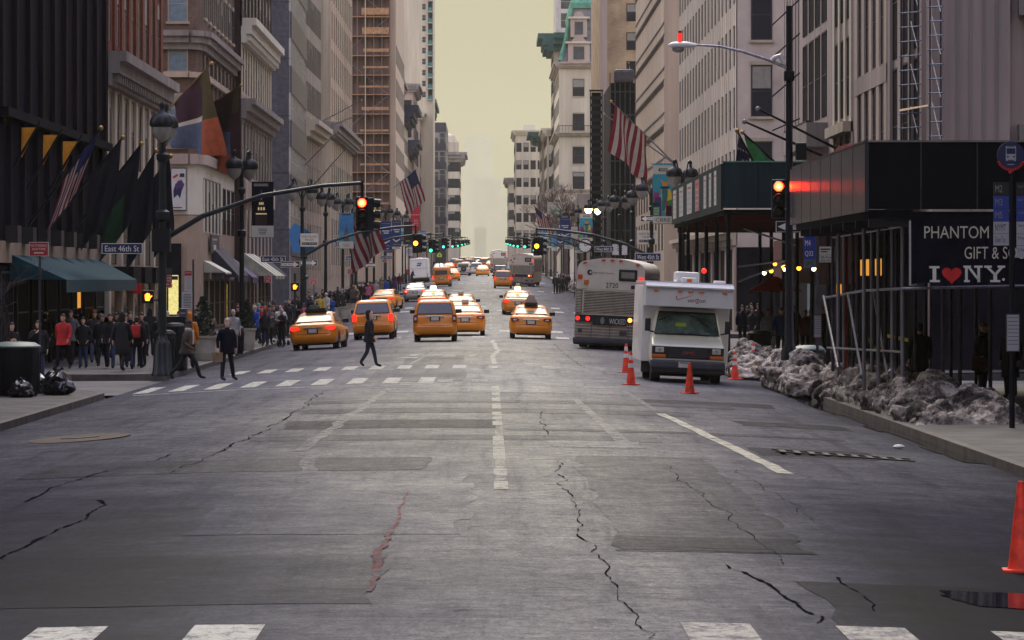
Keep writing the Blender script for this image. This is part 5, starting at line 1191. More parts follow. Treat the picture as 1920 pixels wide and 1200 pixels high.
# ---- R6 buff brick tower with a column of windows
j0 = 394.
r6 = Bld('brick_tower', 'buff brick tower with a brown stone edge and one column of large dark windows', [(11.35, j0), (40, j0), (40, 428), (11.35, 428)], -1, 62, 'brick_tan')
r6.w.obox(r6.L((11.35, j0)), r6.L((12.1, j0)), 0, 61, 0, .12, 'limestone_pink')
r6.wins((14.05, j0), (15.3, j0), rows(20.4, 2.95, 36), 1, 1.05, 1.75, 'plain'); r6.done()
# ---- R7 limestone mansion block with mansard, frontal
k0 = 604.
g = gz(k0)
r7 = Bld('mansard_mansion', 'ornate limestone corner block with a slate mansard, green copper ridge and stacked dormers', [(11.0, k0), (32, k0), (32, 650), (11.0, 650)], g - 2, 36.2, 'limestone_pale')
A, B = (11.0, k0), (20, k0); C, D = (11.0, 650), (11.0, k0)
for z, h, o_, m_ in ((36.0, 1.0, .9, 'limestone_pink'), (25.3, .7, .8, 'limestone'), (16.5, .5, .4, 'limestone')):
    r7.cornice(A, B, z, h, o_, m_, 1.0); r7.cornice(C, D, z, h, o_, m_)
r7.wins((13.2, k0), (14.9, k0), [8, 12, 17.0, 21.0, 26.2, 31.6], 1, 1.7, 2.6, 'stone'); r7.wins((16.5, k0), (19, k0), [8, 12, 17, 21, 26.2, 31.6], 1, 1.7, 2.6, 'stone')
r7.wins(C, D, rows(9, 4, 34), 8, 1.5, 2.4, 'plain', blinds=False)
b = MB()
for k in range(14): b.box(11 + k*.5, k0 - .75, 25.95, 11.05 + k*.5, k0 - .7, 26.9, 'iron')
b.box(11, k0 - .76, 26.9, 18, k0 - .7, 27.0, 'iron'); r7.extra(b, 'balcony_rail')
b = MB(); mr_ = lambda k, z: [(11.2 + k, k0 + .2 + k, z), (31 - k, k0 + .2 + k, z), (31 - k, 649 - k, z), (11.2 + k, 649 - k, z)]
b.loft([mr_(0, 37), mr_(.9, 40), mr_(1.7, 43.6), mr_(2.0, 45.6)], 'roof_slate'); r7.extra(b, 'mansard_roof')
b = MB(); b.loft([mr_(1.7, 45.6), mr_(1.6, 46.4), mr_(1.9, 46.9), mr_(1.9, 47.6)], 'copper_green')
b.tube([(11.1, k0 + .1, 37.2), (12.0, k0 + 1.0, 40.2), (12.9, k0 + 1.8, 45.6)], .35, 'copper_green', 6); r7.extra(b, 'copper_ridge')
for zz, ww in ((37.0, 1.7), (40.9, 1.3)):
    b = MB(); xx = 14.1; b.box(xx - ww, k0 - .1, zz, xx + ww, k0 + 2.5, zz + 2.9, 'limestone_pink'); b.box(xx - ww*.5, k0 - .14, zz + .4, xx + ww*.5, k0 - .1, zz + 2.4, 'glass_mid'); b.box(xx - ww - .4, k0 - .3, zz + 2.9, xx + ww + .4, k0 + 2, zz + 3.2, 'limestone_pale')
    b.yprism([(xx - ww*.7, zz + 3.2), (xx + ww*.7, zz + 3.2), (xx + ww*.35, zz + 4.0), (xx - ww*.35, zz + 4.0)], k0 - .15, k0 + 1.5, 'limestone_pink'); r7.extra(b, 'dormer')
b = MB(); b.box(13.1, k0 + 3, 47, 15.3, k0 + 6, 49.6, 'limestone_pink'); b.box(12.9, k0 + 2.8, 49.6, 15.5, k0 + 6.2, 50.1, 'limestone_pale'); r7.extra(b, 'chimney'); r7.done()
bl = Bld('glass_tower', 'modern blue glass tower rising behind the slate mansard', [(12.0, 690), (30, 690), (30, 715), (12.0, 715)], 10, 70, 'cladding_pale')
bl.wins((12.6, 690), (15.6, 690), rows(48, 3.4, 66), 1, 2.4, 2.6, 'band', blinds=False); bl.wins((16, 690), (22, 690), rows(48, 3.4, 66), 2, 2.6, 2.8, 'teal', blinds=False); bl.done()
# ---- far side: rows beyond
bl = simple('loft_building', 'stone block with a huge green overhanging cornice', 10.9, 651, 674, 44.5, 'limestone', 1, nw=7, corh=3.0, cor='copper_dark', corout=2.6, front=2); bl.done()
simple('loft_building', 'pale block with white banding below the huge green cornice', 10.4, 691, 722, 30, 'limestone_pale', 1, nw=8, cor='limestone_pale', front=3).done()
simple('loft_building', 'narrow buff block with twin green copper eaves', 9.9, 722.1, 754, 30.5, 'limestone', 1, nw=7, cor='copper_dark', corh=1.6, corout=2.6, front=2).done()
bl = simple('stone_tower', 'pale far block showing pairs of small square windows to the street end', 5.4, 790, 830, 33.5, 'limestone_pale', 1, nw=8, ww=1.2, wh=1.8, zr_=(5, 3.6), cor='limestone_pale', corh=1.0, corout=.8, front=4)
b = MB(); b.box(7, 791, 33.5, 9.5, 795, 34.6, 'stucco_white'); bl.extra(b, 'roof_hut'); bl.done()
simple('loft_building', 'faint low block at the far end beside the misty towers', 4.6, 912, 960, 27, 'limestone', 1, nw=8, cor='limestone_grey', front=4).done()
bl = simple('low_building', 'low white fronted building among the bare trees', 10.5, 458, 469, 13, 'limestone_grey', 1, nw=3, front=2); bl.done()

# ---- the block we stand in: unseen masses beside and behind, added to cut the sky light
for nm, lb, foot, nrow, face in (('office_building', 'unseen plain office block added to shade the near pavement opposite the shop building', [(-15.7, 28), (-15.7, 101), (-44, 101), (-44, 28)], 14, ((-15.7, 28), (-15.7, 101))),
                                 ('office_building', 'unseen stone office block added behind the viewer to cut sky light, shop side', [(14.2, -90), (42, -90), (42, 12), (14.2, 12)], 14, ((14.2, 12), (14.2, -90))),
                                 ('office_building', 'unseen brick office block added behind the viewer to cut sky light across the avenue', [(-15.7, -90), (-15.7, 12), (-44, 12), (-44, -90)], 14, ((-15.7, -90), (-15.7, 12)))):
    bl = Bld(nm, lb, foot, -1, 62 if foot[0][1] > 0 else 27, 'limestone_grey' if foot[0][0] > 0 else 'brick_brown'); bl.wins(*face, rows(6, 4.2, 30), nrow, 1.8, 2.5, 'plain'); bl.pil(*face, nrow, 1.0, 0, 26, .2, 'limestone_grey'); bl.done()
# ================================================================ lamps and traffic lights
def post_parts(t, h, r0=.11, flare=.26, mat='green_metal'):
    b = MB(); b.lathe([(flare, 0), (flare, .08), (flare*.9, .12), (flare*.74, .95), (flare*.66, 1.05), (flare*.5, 1.1), (r0*1.1, 1.25)], mat, n=10); b.build('base', t, smooth=40)
    b = MB(); b.lathe([(r0, 1.2), (r0*.9, h*.62), (r0*1.6, h*.63), (r0*1.7, h*.66), (r0*.9, h*.67), (r0*.8, h*.86), (r0*1.4, h*.87), (r0*1.5, h*.89), (r0*.8, h*.9), (r0*.7, h)], mat, n=10); b.build('pole', t, smooth=40)
def luminaire(t, x, y, z, lit=False):
    b = MB(); b.lathe([(.05, z + .75), (.09, z + .66), (.05, z + .58), (.09, z + .45), (.30, z + .36), (.37, z + .2), (.38, z + .06), (.33, z)], 'green_metal', (x, y), 12); b.build('lamp_cap', t, smooth=50)
    b = MB(); b.lathe([(.31, z), (.30, z - .14), (.22, z - .32), (.08, z - .43), (.03, z - .48)], 'lamp_lit' if lit else 'globe_glass', (x, y), 12); b.build('lamp_globe', t, smooth=50)
def lamp_proto(lit=False):
    t = thing('street_lamp', 'x', 'street lamp', group='twin headed street lamps'); H = 7.6
    post_parts(t, H)
    for s in (-1, 1):
        b = MB(); b.tube([(0, 0, H - .5), (s*.16, s*.3, H + .1), (s*.3, s*.55, H + .72), (s*.36, s*.66, H + .78), (s*.40, s*.72, H + .72)], .035, 'green_metal', 6); b.build('arm', t)
        luminaire(t, s*.40, s*.72, H, lit)
    b = MB(); b.lathe([(.05, H), (.1, H + .06), (.03, H + .2)], 'green_metal', n=8); b.build('finial', t)
    return t
LP, LPL = lamp_proto(), lamp_proto(True)
LAMPS = [(-10.35, 161, 'twin lamp post rising behind the shop awnings past the rounded brick corner', 0, 10), (-10.3, 212, 'twin lamp post carrying the block the box notice', 0, -6), (-10.2, 240, 'twin lamp post beside the pale blue tower banner', 0, 14),
         (-10.2, 268, 'twin lamp post behind the large hanging striped flag', 0, 0), (-10.1, 284, 'twin lamp post next to the orange edged flag', 0, 5), (-10.1, 318, 'lit twin lamp post over the pair of navy banners', 1, 0), (-10.0, 334, 'unlit twin lamp post beside the lit one above the navy banners', 0, 20),
         (-10.0, 372, 'twin lamp post short of the red hanging banner', 0, 0), (-10.0, 402, 'twin lamp post behind the red hanging banner', 0, 0), (-9.9, 440, 'twin lamp post near the mail truck', 0, 0), (-9.9, 480, 'slim twin lamp post beyond the mail truck', 0, 0),
         (8.75, 174, 'twin lamp post rising behind the torch banner', 0, 0), (8.75, 207, 'twin lamp post with a dark collar beside the torch banner', 0, -12), (8.7, 233, 'twin lamp post in front of the black netted building', 0, 25), (8.7, 255, 'twin lamp post with a drooping head before the netted building', 0, 0),
         (8.6, 318, 'lit twin lamp post glowing beside the bare trees', 1, 0), (8.6, 285, 'twin lamp post before the bare trees and fire stairs', 0, 8), (8.6, 372, 'twin lamp post above the small torch banner', 0, 30), (8.5, 410, 'twin lamp post by the pale billboard', 0, 0), (8.5, 440, 'slim twin lamp post beyond the pale billboard', 0, 0)]
u = [True, True]
for x, d, lb, lit, rz in LAMPS:
    src = LPL if lit else LP
    if u[lit]: o = src; u[lit] = False; o['label'] = lb; o.location = (x, d, zs(x, d) - .02); o.rotation_euler = (0, 0, R(rz))
    else: o = copy_tree(src, None, lb, (x, d, zs(x, d) - .02), R(rz))

def head_mesh(lit):
    b = MB(); b.bbox(-.18, -.1, -1.05, .18, .16, 0, 'black_metal', .04)
    for k in range(3):
        z = -.19 - k*.335; on = lit == k; m = ('red_on', 'amber_on', 'green_on')[k] if on else 'lens_off'
        b.lathe([(.13, -.105), (.145, -.13)], 'black_metal', (0, z), 12, 'y', cap=False)
        n = 10; q = [(.15*math.cos(math.pi*k2/n), z + .15*math.sin(math.pi*k2/n)) for k2 in range(n + 1)]
        b.add([(p[0], -.1, p[1]) for p in q] + [(p[0]*.95, -.36, p[1] - .02) for p in q], [(i, i+1, n+2+i, n+1+i) for i in range(n)], 'black_metal')
    return b.mesh('signal_head')
def lens_mesh(k, lit):
    b = MB(); z = -.19 - k*.335
    b.lathe([(.128, -.12), (.09, -.15), (.02, -.165)], (('red_on', 'amber_on', 'green_on')[k] if lit else 'lens_off'), (0, z), 12, 'y')
    if lit and k == 0: b.disc(0, -.168, z, .06, 'red_core', 10)
    return b.mesh('lens')
HEADS = {k: head_mesh(k) for k in range(3)}; LENS = {(k, l): lens_mesh(k, l) for k in range(3) for l in (0, 1)}
def signal(t, x, y, z, lit, rz=0, side=False):
    h = part(HEADS[lit], 'signal_head', t, (x, y, z), (0, 0, rz))
    for k in range(3): part(LENS[(k, int(k == lit))], 'lens', h)
def mast(label, x, d, side, lit, arm=6.0, h=5.75, full=True, lamp=False, cat='traffic light', tilt=0):
    t = thing('traffic_light', label, cat, (x, d, zs(x, d) - .02), R(tilt), 'traffic lights on mast arms')
    if full: post_parts(t, 4.6 if not lamp else 7.6, .13, .34)
    else:
        b = MB(); b.lathe([(.26, 0), (.2, 1), (.1, 1.2), (.09, 4.6)], 'green_metal', n=8); b.build('pole', t)
    s = -side; b = MB()
    b.tube([(0, 0, 4.15), (s*arm*.2, 0, 4.15 + (h - 4.15)*.42), (s*arm*.5, 0, 4.15 + (h - 4.15)*.78), (s*arm*.8, 0, 4.15 + (h - 4.15)*.95), (s*arm, 0, h)], [.085, .08, .07, .06, .055], 'green_metal', 8); b.tube([(s*arm, 0, h + .06), (s*arm, 0, h - .5)], .05, 'black_metal', 6); b.build('arm', t)
    signal(t, s*arm, 0, h - .42, lit)
    b = MB(); b.bbox(s*arm + .16, -.05, h - 1.45, s*arm + .36, .2, h - .45, 'black_metal', .03)
    for k in range(3): b.tube([(s*arm + .36, .08, h - .6 - k*.335), (s*arm + .56, .08, h - .62 - k*.335)], .13, 'black_metal', 8)
    b.build('side_signal_head', t)
    if lamp: luminaire(t, 0, -.2, 7.6); luminaire(t, 0.04, .9, 7.6)
    return t
m46 = mast('big mast at the near corner with a red signal on its long arm', -9.98, 117.5, -1, 0, arm=6.1, h=5.9, lamp=True)
mast('traffic light mast at the second corner with a glowing amber signal at its arm end', -9.95, 207, -1, 1, arm=6.0, h=5.75)
mast('traffic light mast reaching in from the bus side with an amber signal', 8.7, 210, 1, 1, arm=6.1, h=5.6)
k = 0
for d in (287, 367, 457, 535, 615, 695, 775):
    for sd, x, nm in ((-1, -9.95, 'taxi'), (1, 8.6, 'bus')):
        mast('distant green traffic light on a curved arm far up the avenue', x, d, sd, 2, arm=5.6 if sd < 0 else 5.2, full=d < 400, h=5.6)
# walk signal on the near mast
t = m46
b = MB(); b.bbox(-.62, -.16, 1.62 + .6, -.26, .1, 2.62, 'black_metal', .03); b.box(-.3, -.02, 2.3, -.05, .02, 2.34, 'black_metal'); hd = b.build('walk_signal', t)
def hand(b, cx_, y, cz, s, mat):
    b.add([(cx_ + a*s, y, cz + c_*s) for a, c_ in ((-.35,-.5),(.3,-.5),(.42,-.05),(.75,.2),(.66,.34),(.35,.16),(.33,.62),(.2,.62),(.15,.2),(.1,.72),(-.04,.72),(-.06,.2),(-.12,.68),(-.25,.66),(-.22,.15),(-.32,.5),(-.43,.48),(-.4,0))], [tuple(range(18))], mat)
b = MB(); hand(b, -.44, -.165, 2.40, .19, 'hand_on'); part(b.mesh('hand_symbol'), 'hand_symbol', hd)
b = MB(); b.box(-.3, -.34, 3.8, .25, .2, 4.5, 'black_metal'); b.build('control_box', t)
# second walk signal
x, d = X(553, 196), 196; t = thing('walk_signal', 'orange stop hand signal on a thin pole above the crowd', 'walk signal', (x, d, zs(x, d)))
b = MB(); b.tube([(0, 0, 0), (0, 0, 3.2)], .06, 'green_metal', 6); b.build('pole', t)
b = MB(); b.bbox(-.2, -.15, 2.3, .2, .1, 2.75, 'black_metal', .03); b.build('housing', t); b = MB(); hand(b, 0, -.155, 2.5, .2, 'hand_on'); b.build('hand_symbol', t)

# tall pole at the opposite near corner: cobra lamp, red signal
x, d = 8.18, 104.8
t = thing('street_light', 'tall dark pole with a curved white lamp arm beside the black shed', 'street light', (x, d, zs(x, d) - .02), 0)
b = MB(); b.lathe([(.26, 0), (.22, 1.0), (.13, 1.2), (.10, 5), (.085, 10.4)], 'black_metal', n=10); b.build('pole', t, smooth=40)
px2 = lambda p: X(p, d) - x
pz = lambda q: Z(q, d) - t.location.z
b = MB(); b.tube([(px2(1478), 0, pz(128)), (px2(1440), 0, pz(112)), (px2(1390), 0, pz(96)), (px2(1350), 0, pz(87)), (px2(1302), 0, pz(84))], [.05, .045, .04, .035, .03], 'steel', 7); b.build('lamp_arm', t)
b = MB(); b.tube([(px2(1470), 0, pz(118)), (px2(1462), 0, pz(104)), (px2(1452), 0, pz(108)), (px2(1446), 0, pz(114))], .07, 'truck_white', 7); b.build('arm_bracket', t)
b = MB(); xa, xb = px2(1253), px2(1306); b.loft([[(xx, y_*w_, pz(86) + z_*h_) for y_, z_ in ((-1, 0), (-.8, .8), (0, 1.2), (.8, .8), (1, 0), (.8, -.5), (0, -.6), (-.8, -.5))] for xx, w_, h_ in ((xa, .05, .04), (xa + .12, .15, .09), (xa + .5, .16, .1), (xb, .05, .05))], 'truck_white'); b.build('lamp_head', t, smooth=60)
b = MB(); b.ball((xa + .27, 0, pz(93)), (.17, .13, .09), 'globe_glass', 10, 6); b.build('lamp_lens', t, smooth=60)
b = MB(); b.lathe([(.055, pz(79)), (.06, pz(62))], 'red_beacon', (px2(1275), 0), 10); b.lathe([(.045, pz(62)), (.045, pz(58))], 'black_metal', (px2(1275), 0), 10); b.build('beacon', t)
for a, q0, c_, q1 in ((1448, 47, 1500, -2), (1448, 108, 1500, 62), (1447, 182, 1500, 136), (1448, 245, 1500, 222)):
    b = MB(); b.tube([(px2(a), .05, pz(q0)), (px2(c_), .05, pz(q1))], .02, 'black_metal', 5); b.build('strut', t)
b = MB(); b.bbox(px2(1470), -.15, pz(152), px2(1489), .15, pz(133), 'black_metal', .03); b.build('junction_box', t)
signal(t, px2(1458), -.25, pz(337), 0)
b = MB(); b.tube([(0, 0, pz(340)), (px2(1458), -.2, pz(340))], .04, 'black_metal', 6); b.build('signal_bracket', t)
b = MB(); b.bbox(px2(1492), -.2, pz(300), px2(1511), .2, pz(268), 'black_metal', .03); b.build('rear_signal_head', t)

# ================================================================ signs
def sign(name, label, cat, px, py, d, w_, h, face, draw=None, pole=None, border=None, yaw=0, group=None, thick=.03, rim=None):
    """flat sign centred at a place in the picture; pole: None or (offset, top) a post of its own"""
    x, z = X(px, d), Z(py, d); t = thing(name, label, cat, (x, d, z), (0, 0, R(yaw)), group)
    b = MB()
    if border: b.box(-w_/2, -thick, -h/2, w_/2, 0, h/2, border); q = rim or .025; b.box(-w_/2 + q, -thick - .004, -h/2 + q, w_/2 - q, -thick, h/2 - q, face); y = -thick - .008
    else: b.box(-w_/2, -thick, -h/2, w_/2, 0, h/2, face); y = -thick - .004
    b.build('panel', t)
    if draw: b = MB(); draw(b, y); b.build('lettering', t)
    if pole is not None:
        off, top = pole; b = MB(); z0 = zs(x + off, d) - z; b.tube([(off, .05, z0), (off, .05, top)], .035, 'dark_steel', 6); b.build('pole', t)
    return t
def street_name(txt, label, px, py, d, w_, h):
    return sign('street_sign', label, 'street sign', px, py, d, w_, h, 'sign_blue', lambda b, y: b.text(txt, 0, y, 0, w_*.84, h*.55, 'sign_white'), border='sign_white', rim=h*.06)
street_name('East 46th St', 'navy street sign reading East 46th St on the near mast', 229, 466, 117.2, 1.24, .32)
street_name('East 45th St', 'navy street sign reading East 45th St on the second mast', 512, 486, 192, 1.24, .33)
street_name('East 44th St', 'small navy street sign reading East 44th St over the crowd', 664, 484, 281, 1.3, .32)
street_name('West 45th St', 'navy street sign reading West 45th St above the bus roof', 1215, 482, 198, 1.35, .42)
street_name('West 44th St', 'small navy street sign reading West 44th St by the street clock', 1133, 467, 282, 1.4, .42)
street_name('East 43rd St', 'tiny navy street sign beyond the crowd', 725, 483, 360, 1.2, .3)
def oneway(label, px, py, d, w_, right, cut=None):
    def dr(b, y):
        s = 1 if right else -1; hw = w_/2*.92; hh = .13
        b.add([(-s*hw, y, -hh*.62), (s*hw*.45, y, -hh*.62), (s*hw*.45, y, -hh*1.15), (s*hw, y, 0), (s*hw*.45, y, hh*1.15), (s*hw*.45, y, hh*.62), (-s*hw, y, hh*.62)], [tuple(range(7))], 'sign_white')
        b.text('ONE WAY', -s*hw*.25, y - .004, 0, w_*.58, .11, 'sign_black')
    return sign('one_way_sign', label, 'one way sign', px, py, d, w_, .31, 'sign_black', dr, border='sign_white', rim=.015, group='one way signs')
oneway('black one way arrow sign on the second mast, nearer the street name', 544, 496, 190.5, .92, True); oneway('black one way arrow sign beside the other one, below the block the box notice', 579, 493, 209, .92, True)
oneway('one way arrow sign pointing to the shops, half hidden by the shed corner', 1497, 425, 109, 1.28, False); oneway('small one way arrow sign above the do not block notice', 1218, 410, 206, .95, False); oneway('tiny one way arrow sign over the far crowd', 693, 497, 283, .9, False)
def dontblock(b, y, w_=.98):
    b.text("DON'T BLOCK", 0, y, .19, w_*.84, .12, 'sign_black'); b.text('THE BOX', 0, y, .01, w_*.5, .11, 'sign_black'); b.rect(0, y, -.2, w_*.86, .14, 'sign_black'); b.text('FINE + POINTS', 0, y - .004, -.2, w_*.78, .08, 'cream_sign')
sign('traffic_notice', 'cream notice about not blocking the box hung from the second arm', 'traffic sign', 580, 450, 211, .98, .72, 'cream_sign', dontblock)
sign('traffic_notice', 'cream notice about not blocking the box above the bus', 'traffic sign', 1213, 445, 209, 1.1, .76, 'cream_sign', dontblock)
sign('speed_sign', 'speed limit thirty sign under the second signal arm', 'traffic sign', 633, 453, 239, .58, .78, 'cream_sign', lambda b, y: (b.text('SPEED', 0, y, .28, .42, .1, 'sign_black'), b.text('LIMIT', 0, y, .13, .36, .09, 'sign_black'), b.text('30', 0, y, -.15, .4, .32, 'sign_black')))
def nostand(label, px, py, d, w_=.46, h=.46, txt=('NO STANDING', 'ANYTIME'), top=None):
    return sign('parking_sign', label, 'parking sign', px, py, d, w_, h, 'sign_red', lambda b, y: (b.text(txt[0], 0, y, h*.25, w_*.84, h*.16, 'sign_white'), b.text(txt[1], 0, y, 0, w_*.7, h*.16, 'sign_white'), b.rect(0, y, -h*.27, w_*.5, h*.08, 'sign_white')), pole=(0.02, top or h*.6), border='sign_white', rim=.012, group='red no standing signs')
nostand('red no standing sign in the bare branches at the near corner', 73, 467, 104, .52, .38); nostand('red no standing sign beside the bright shop window', 313, 527, 140, .31, .44); nostand('red no standing sign under the purple awning', 502, 523, 178, .34, .34)
nostand('red no standing sign above the crowd with the red striped hat', 588, 527, 205, .34, .34); nostand('red no standing sign near the far crowd', 656, 509, 268, .32, .34); nostand('tiny red no standing sign far along the pavement', 722, 489, 345, .3, .3)
sign('parking_sign', 'tall parking rule sign with red top and small grey print', 'parking sign', 353, 527, 134, .25, .70, 'paper', lambda b, y: (b.rect(0, y, .27, .25, .17, 'sign_red'), [b.rect(0, y, .12 - k*.055, .19, .02, 'truck_shade') for k in range(8)], b.text('NO PARKING', 0, y - .004, .29, .2, .04, 'sign_white')), pole=(.17, .75))
sign('notice_board', 'pale green printed notice sheet above the newspaper boxes', 'notice', 351, 563, 133.5, .36, .58, 'paper', lambda b, y: [b.rect(random.uniform(-.01, .01), y, .2 - k*.055, .26 + random.uniform(-.05, .03), .022, 'bin_lid') for k in range(9)])
# bus stop flags
def routes(label, px, d, rows_, w_, h, pole_px, pole_top, py0, back=None):
    x = X(px, d); t = thing('bus_stop_sign', label, 'bus stop sign', (x, d, Z(py0, d)), 0)
    b = MB(); zz = 0
    for txt, face, ink, hh in rows_:
        b.box(-w_/2, -.03, zz - hh, w_/2, 0, zz - .006, face); zz -= hh
    b.build('route_panel', t); zz = 0; b = MB()
    for txt, face, ink, hh in rows_:
        b.text(txt, -w_*.05 if len(txt) > 2 else -w_*.16, -.034, zz - hh/2, w_*(.7 if len(txt) > 2 else .46), min(.26, hh*.52), ink); zz -= hh
    b.build('lettering', t)
    return t
t = routes('blue bus stop panel listing M1, M4 and Q32 under the shed edge', 1518, 106, [('M1', 'route_blue', 'sign_white', .30), ('M4', 'route_blue', 'sign_white', .30), ('Q32', 'route_blue', 'sign_white', .30), ('QM2', 'bin_lid', 'awning_teal', .24)], .33, 1, 0, 0, 425)
b = MB(); z0 = zs(9, 106) - t.location.z; b.tube([(.22, .05, z0), (.22, .05, .3)], .045, 'dark_steel', 6); b.build('pole', t)
sign('bus_notice', 'cream bus route plate on the shed post', 'bus stop sign', 1551, 470, 103.5, .42, .22, 'cream_sign', lambda b, y: (b.rect(-.05, y, .04, .26, .035, 'sign_black'), b.rect(-.08, y, -.03, .18, .03, 'sign_black'))); sign('bus_notice', 'lower cream bus route plate with two lines of print', 'bus stop sign', 1551, 485, 103.5, .42, .2, 'cream_sign', lambda b, y: (b.text('46 Street', 0, y, .04, .34, .06, 'sign_black'), b.text('West 46 St', -.02, y, -.05, .32, .06, 'sign_black')), pole=(.22, .6))
d = 75; t = routes('tall bus stop post listing M2, M3 and M5 in front of the gift shop banner', 1877, d, [('M2', 'sign_black', 'blind', .27), ('M3', 'route_blue', 'blind', .25), ('M5', 'route_blue', 'blind', .25), ('NYMT', 'truck_shade', 'sign_black', .24), ('Owner Tour', 'truck_shade', 'sign_blue', .23)], .30, 1, 0, 0, 341)
b = MB(); zz = 0
for txt, face, ink, hh in (('East Village', 'sign_black', 'blind', .27), ('East Village', 'route_blue', 'blind', .25), ('South Ferry', 'route_blue', 'blind', .25), ('Spring St', 'truck_shade', 'sign_black', .24), ('Houston', 'truck_shade', 'sign_blue', .23), ('5 Avenue', 'truck_shade', 'sign_black', .24)):
    b.box(.30, -.03, zz - hh, .62, 0, zz - .006, face); b.text(txt, .45, -.034, zz - hh*.35, .24, .06, ink); zz -= hh
b.build('route_panel', t)
b = MB(); z0 = zs(10.2, d) - t.location.z; b.tube([(.22, .04, z0), (.22, .04, .2)], .055, 'black_metal', 8); b.build('pole', t)
b = MB(); b.lathe([(.27, 0), (.27, .03)], 'sign_blue', (.19, .52), 20, 'y'); b.build('roundel', t)
b = MB()
b.bbox(.09, -.02, .40, .29, -.002, .70, 'truck_shade', .02); b.rect(.19, -.024, .60, .17, .11, 'sign_blue'); b.rect(.19, -.024, .685, .14, .015, 'sign_blue'); b.disc(.13, -.024, .49, .018, 'sign_black', 8); b.disc(.25, -.024, .49, .018, 'sign_black', 8); b.rect(.19, -.024, .42, .12, .02, 'sign_blue'); b.rect(.19, -.005, .34, .13, .015, 'truck_shade'); b.build('bus_symbol', t)
b = MB()
for k in range(13):
    a = R(205 + k*10.8); b.rect(.19 + .265*math.cos(a), -.006, .50 + .265*math.sin(a), .035, .045, 'heart_red', a + R(90))
b.rect(.19, -.006, .19, .09, .05, 'heart_red'); b.build('red_legend', t)
for lb, px, py, dd, w_, h in (('grey bus timetable case on the near post beside the man in the orange cap', 1899, 624, 75, .27, .74), ('pale bus timetable case above the litter bin', 1533, 612, 104, .22, .62)):
    sign('timetable_case', lb, 'timetable', px, py, dd, w_, h, 'truck_shade', lambda b, y: [b.rect(0, y, h*.4 - k*h*.1, w_*.8, .012, 'bus_bumper') for k in range(8)], border='dark_steel', rim=.02)
# fluorescent crossing signs and others far up
for lb, px, py, d in (('fluorescent yellow crossing sign over the mail truck', 809, 471, 520), ('fluorescent crossing sign beside the taller one past the mail truck', 824, 478, 540), ('fluorescent crossing sign beyond the far bus', 1007, 463, 500)):
    x = X(px, d); t = thing('crossing_sign', lb, 'crossing sign', (x, d, Z(py, d)), 0, 'fluorescent crossing signs'); b = MB(); b.yprism([(-.32, -.3), (.32, -.3), (.36, .05), (0, .38), (-.36, .05)], -.03, 0, 'fluo'); b.rect(0, -.034, -.05, .12, .3, 'sign_black'); b.build('panel', t); b = MB(); b.tube([(0, .04, -4), (0, .04, .2)], .05, 'dark_steel', 5); b.build('pole', t)
# clock
x, d = X(1097, 300), 300; z = Z(461, d); t = thing('street_clock', 'round white street clock on a post above the bus roof', 'clock', (x, d, z))
b = MB(); b.lathe([(.52, -.1), (.55, -.13), (.55, .1), (.52, .13)], 'black_metal', n=22, axis='y'); b.build('case', t); b = MB(); b.disc(0, -.135, 0, .47, 'sign_white', 22); b.build('dial', t)
b = MB(); b.rect(.1, -.14, .03, .28, .05, 'sign_black', .3); b.rect(-.05, -.14, .16, .04, .34, 'sign_black', .2)
for k in range(12): b.rect(.4*math.cos(k*math.pi/6), -.14, .4*math.sin(k*math.pi/6), .09, .03, 'sign_black', k*math.pi/6)
b.build('hands', t); b = MB(); b.tube([(0, 0, zs(x, d) - z), (0, 0, -.5)], .12, 'black_metal', 8); b.build('post', t)

# ---------------------------------------------------------------- banners
def banner(label, px0, py0, px1, py1, d, draw, cat='banner', pole_side=None):
    x0, x1, z0, z1 = X(px0, d), X(px1, d), Z(py1, d), Z(py0, d); w_, h = x1 - x0, z1 - z0
    t = thing('banner', label, cat, ((x0 + x1)/2, d, (z0 + z1)/2), 0, 'banners on lamp posts')
    b = MB(); draw(b, w_, h, 'cloth'); b.build('cloth', t)
    b = MB()
    for s in (-.5, .5): b.tube([(-w_/2 - .1, .03, h*s), (w_/2 + .1, .03, h*s)], .018, 'dark_steel', 5)
    b.build('bracket', t)
    return t
def base_cloth(b, w_, h, mat): b.box(-w_/2, -.012, -h/2, w_/2, .012, h/2, mat)
def tower_shape(b, cx_, z0, w_, h, y, mat, lit=None):
    b.add([(cx_ + a*w_, y, z0 + c_*h) for a, c_ in ((-.5,0),(.5,0),(.5,.35),(.36,.36),(.36,.52),(.24,.53),(.24,.62),(.1,.66),(.07,.8),(.015,.82),(0,1),(-.015,.82),(-.07,.8),(-.1,.66),(-.24,.62),(-.24,.53),(-.36,.52),(-.36,.36),(-.5,.35))], [tuple(range(19))], mat)
    if lit:
        for a in (-.22, 0, .22): b.rect(cx_ + a*w_, y - .003, z0 + h*.44, w_*.12, h*.07, lit); b.rect(cx_ + a*.6*w_, y - .003, z0 + h*.57, w_*.09, h*.06, lit)
        b.rect(cx_, y - .003, z0 + h*.31, w_*.9, h*.025, lit); b.add([(cx_ - .06*w_, y - .003, z0 + .66*h), (cx_ + .06*w_, y - .003, z0 + .66*h), (cx_, y - .003, z0 + .95*h)], [(0,1,2)], 'blind')
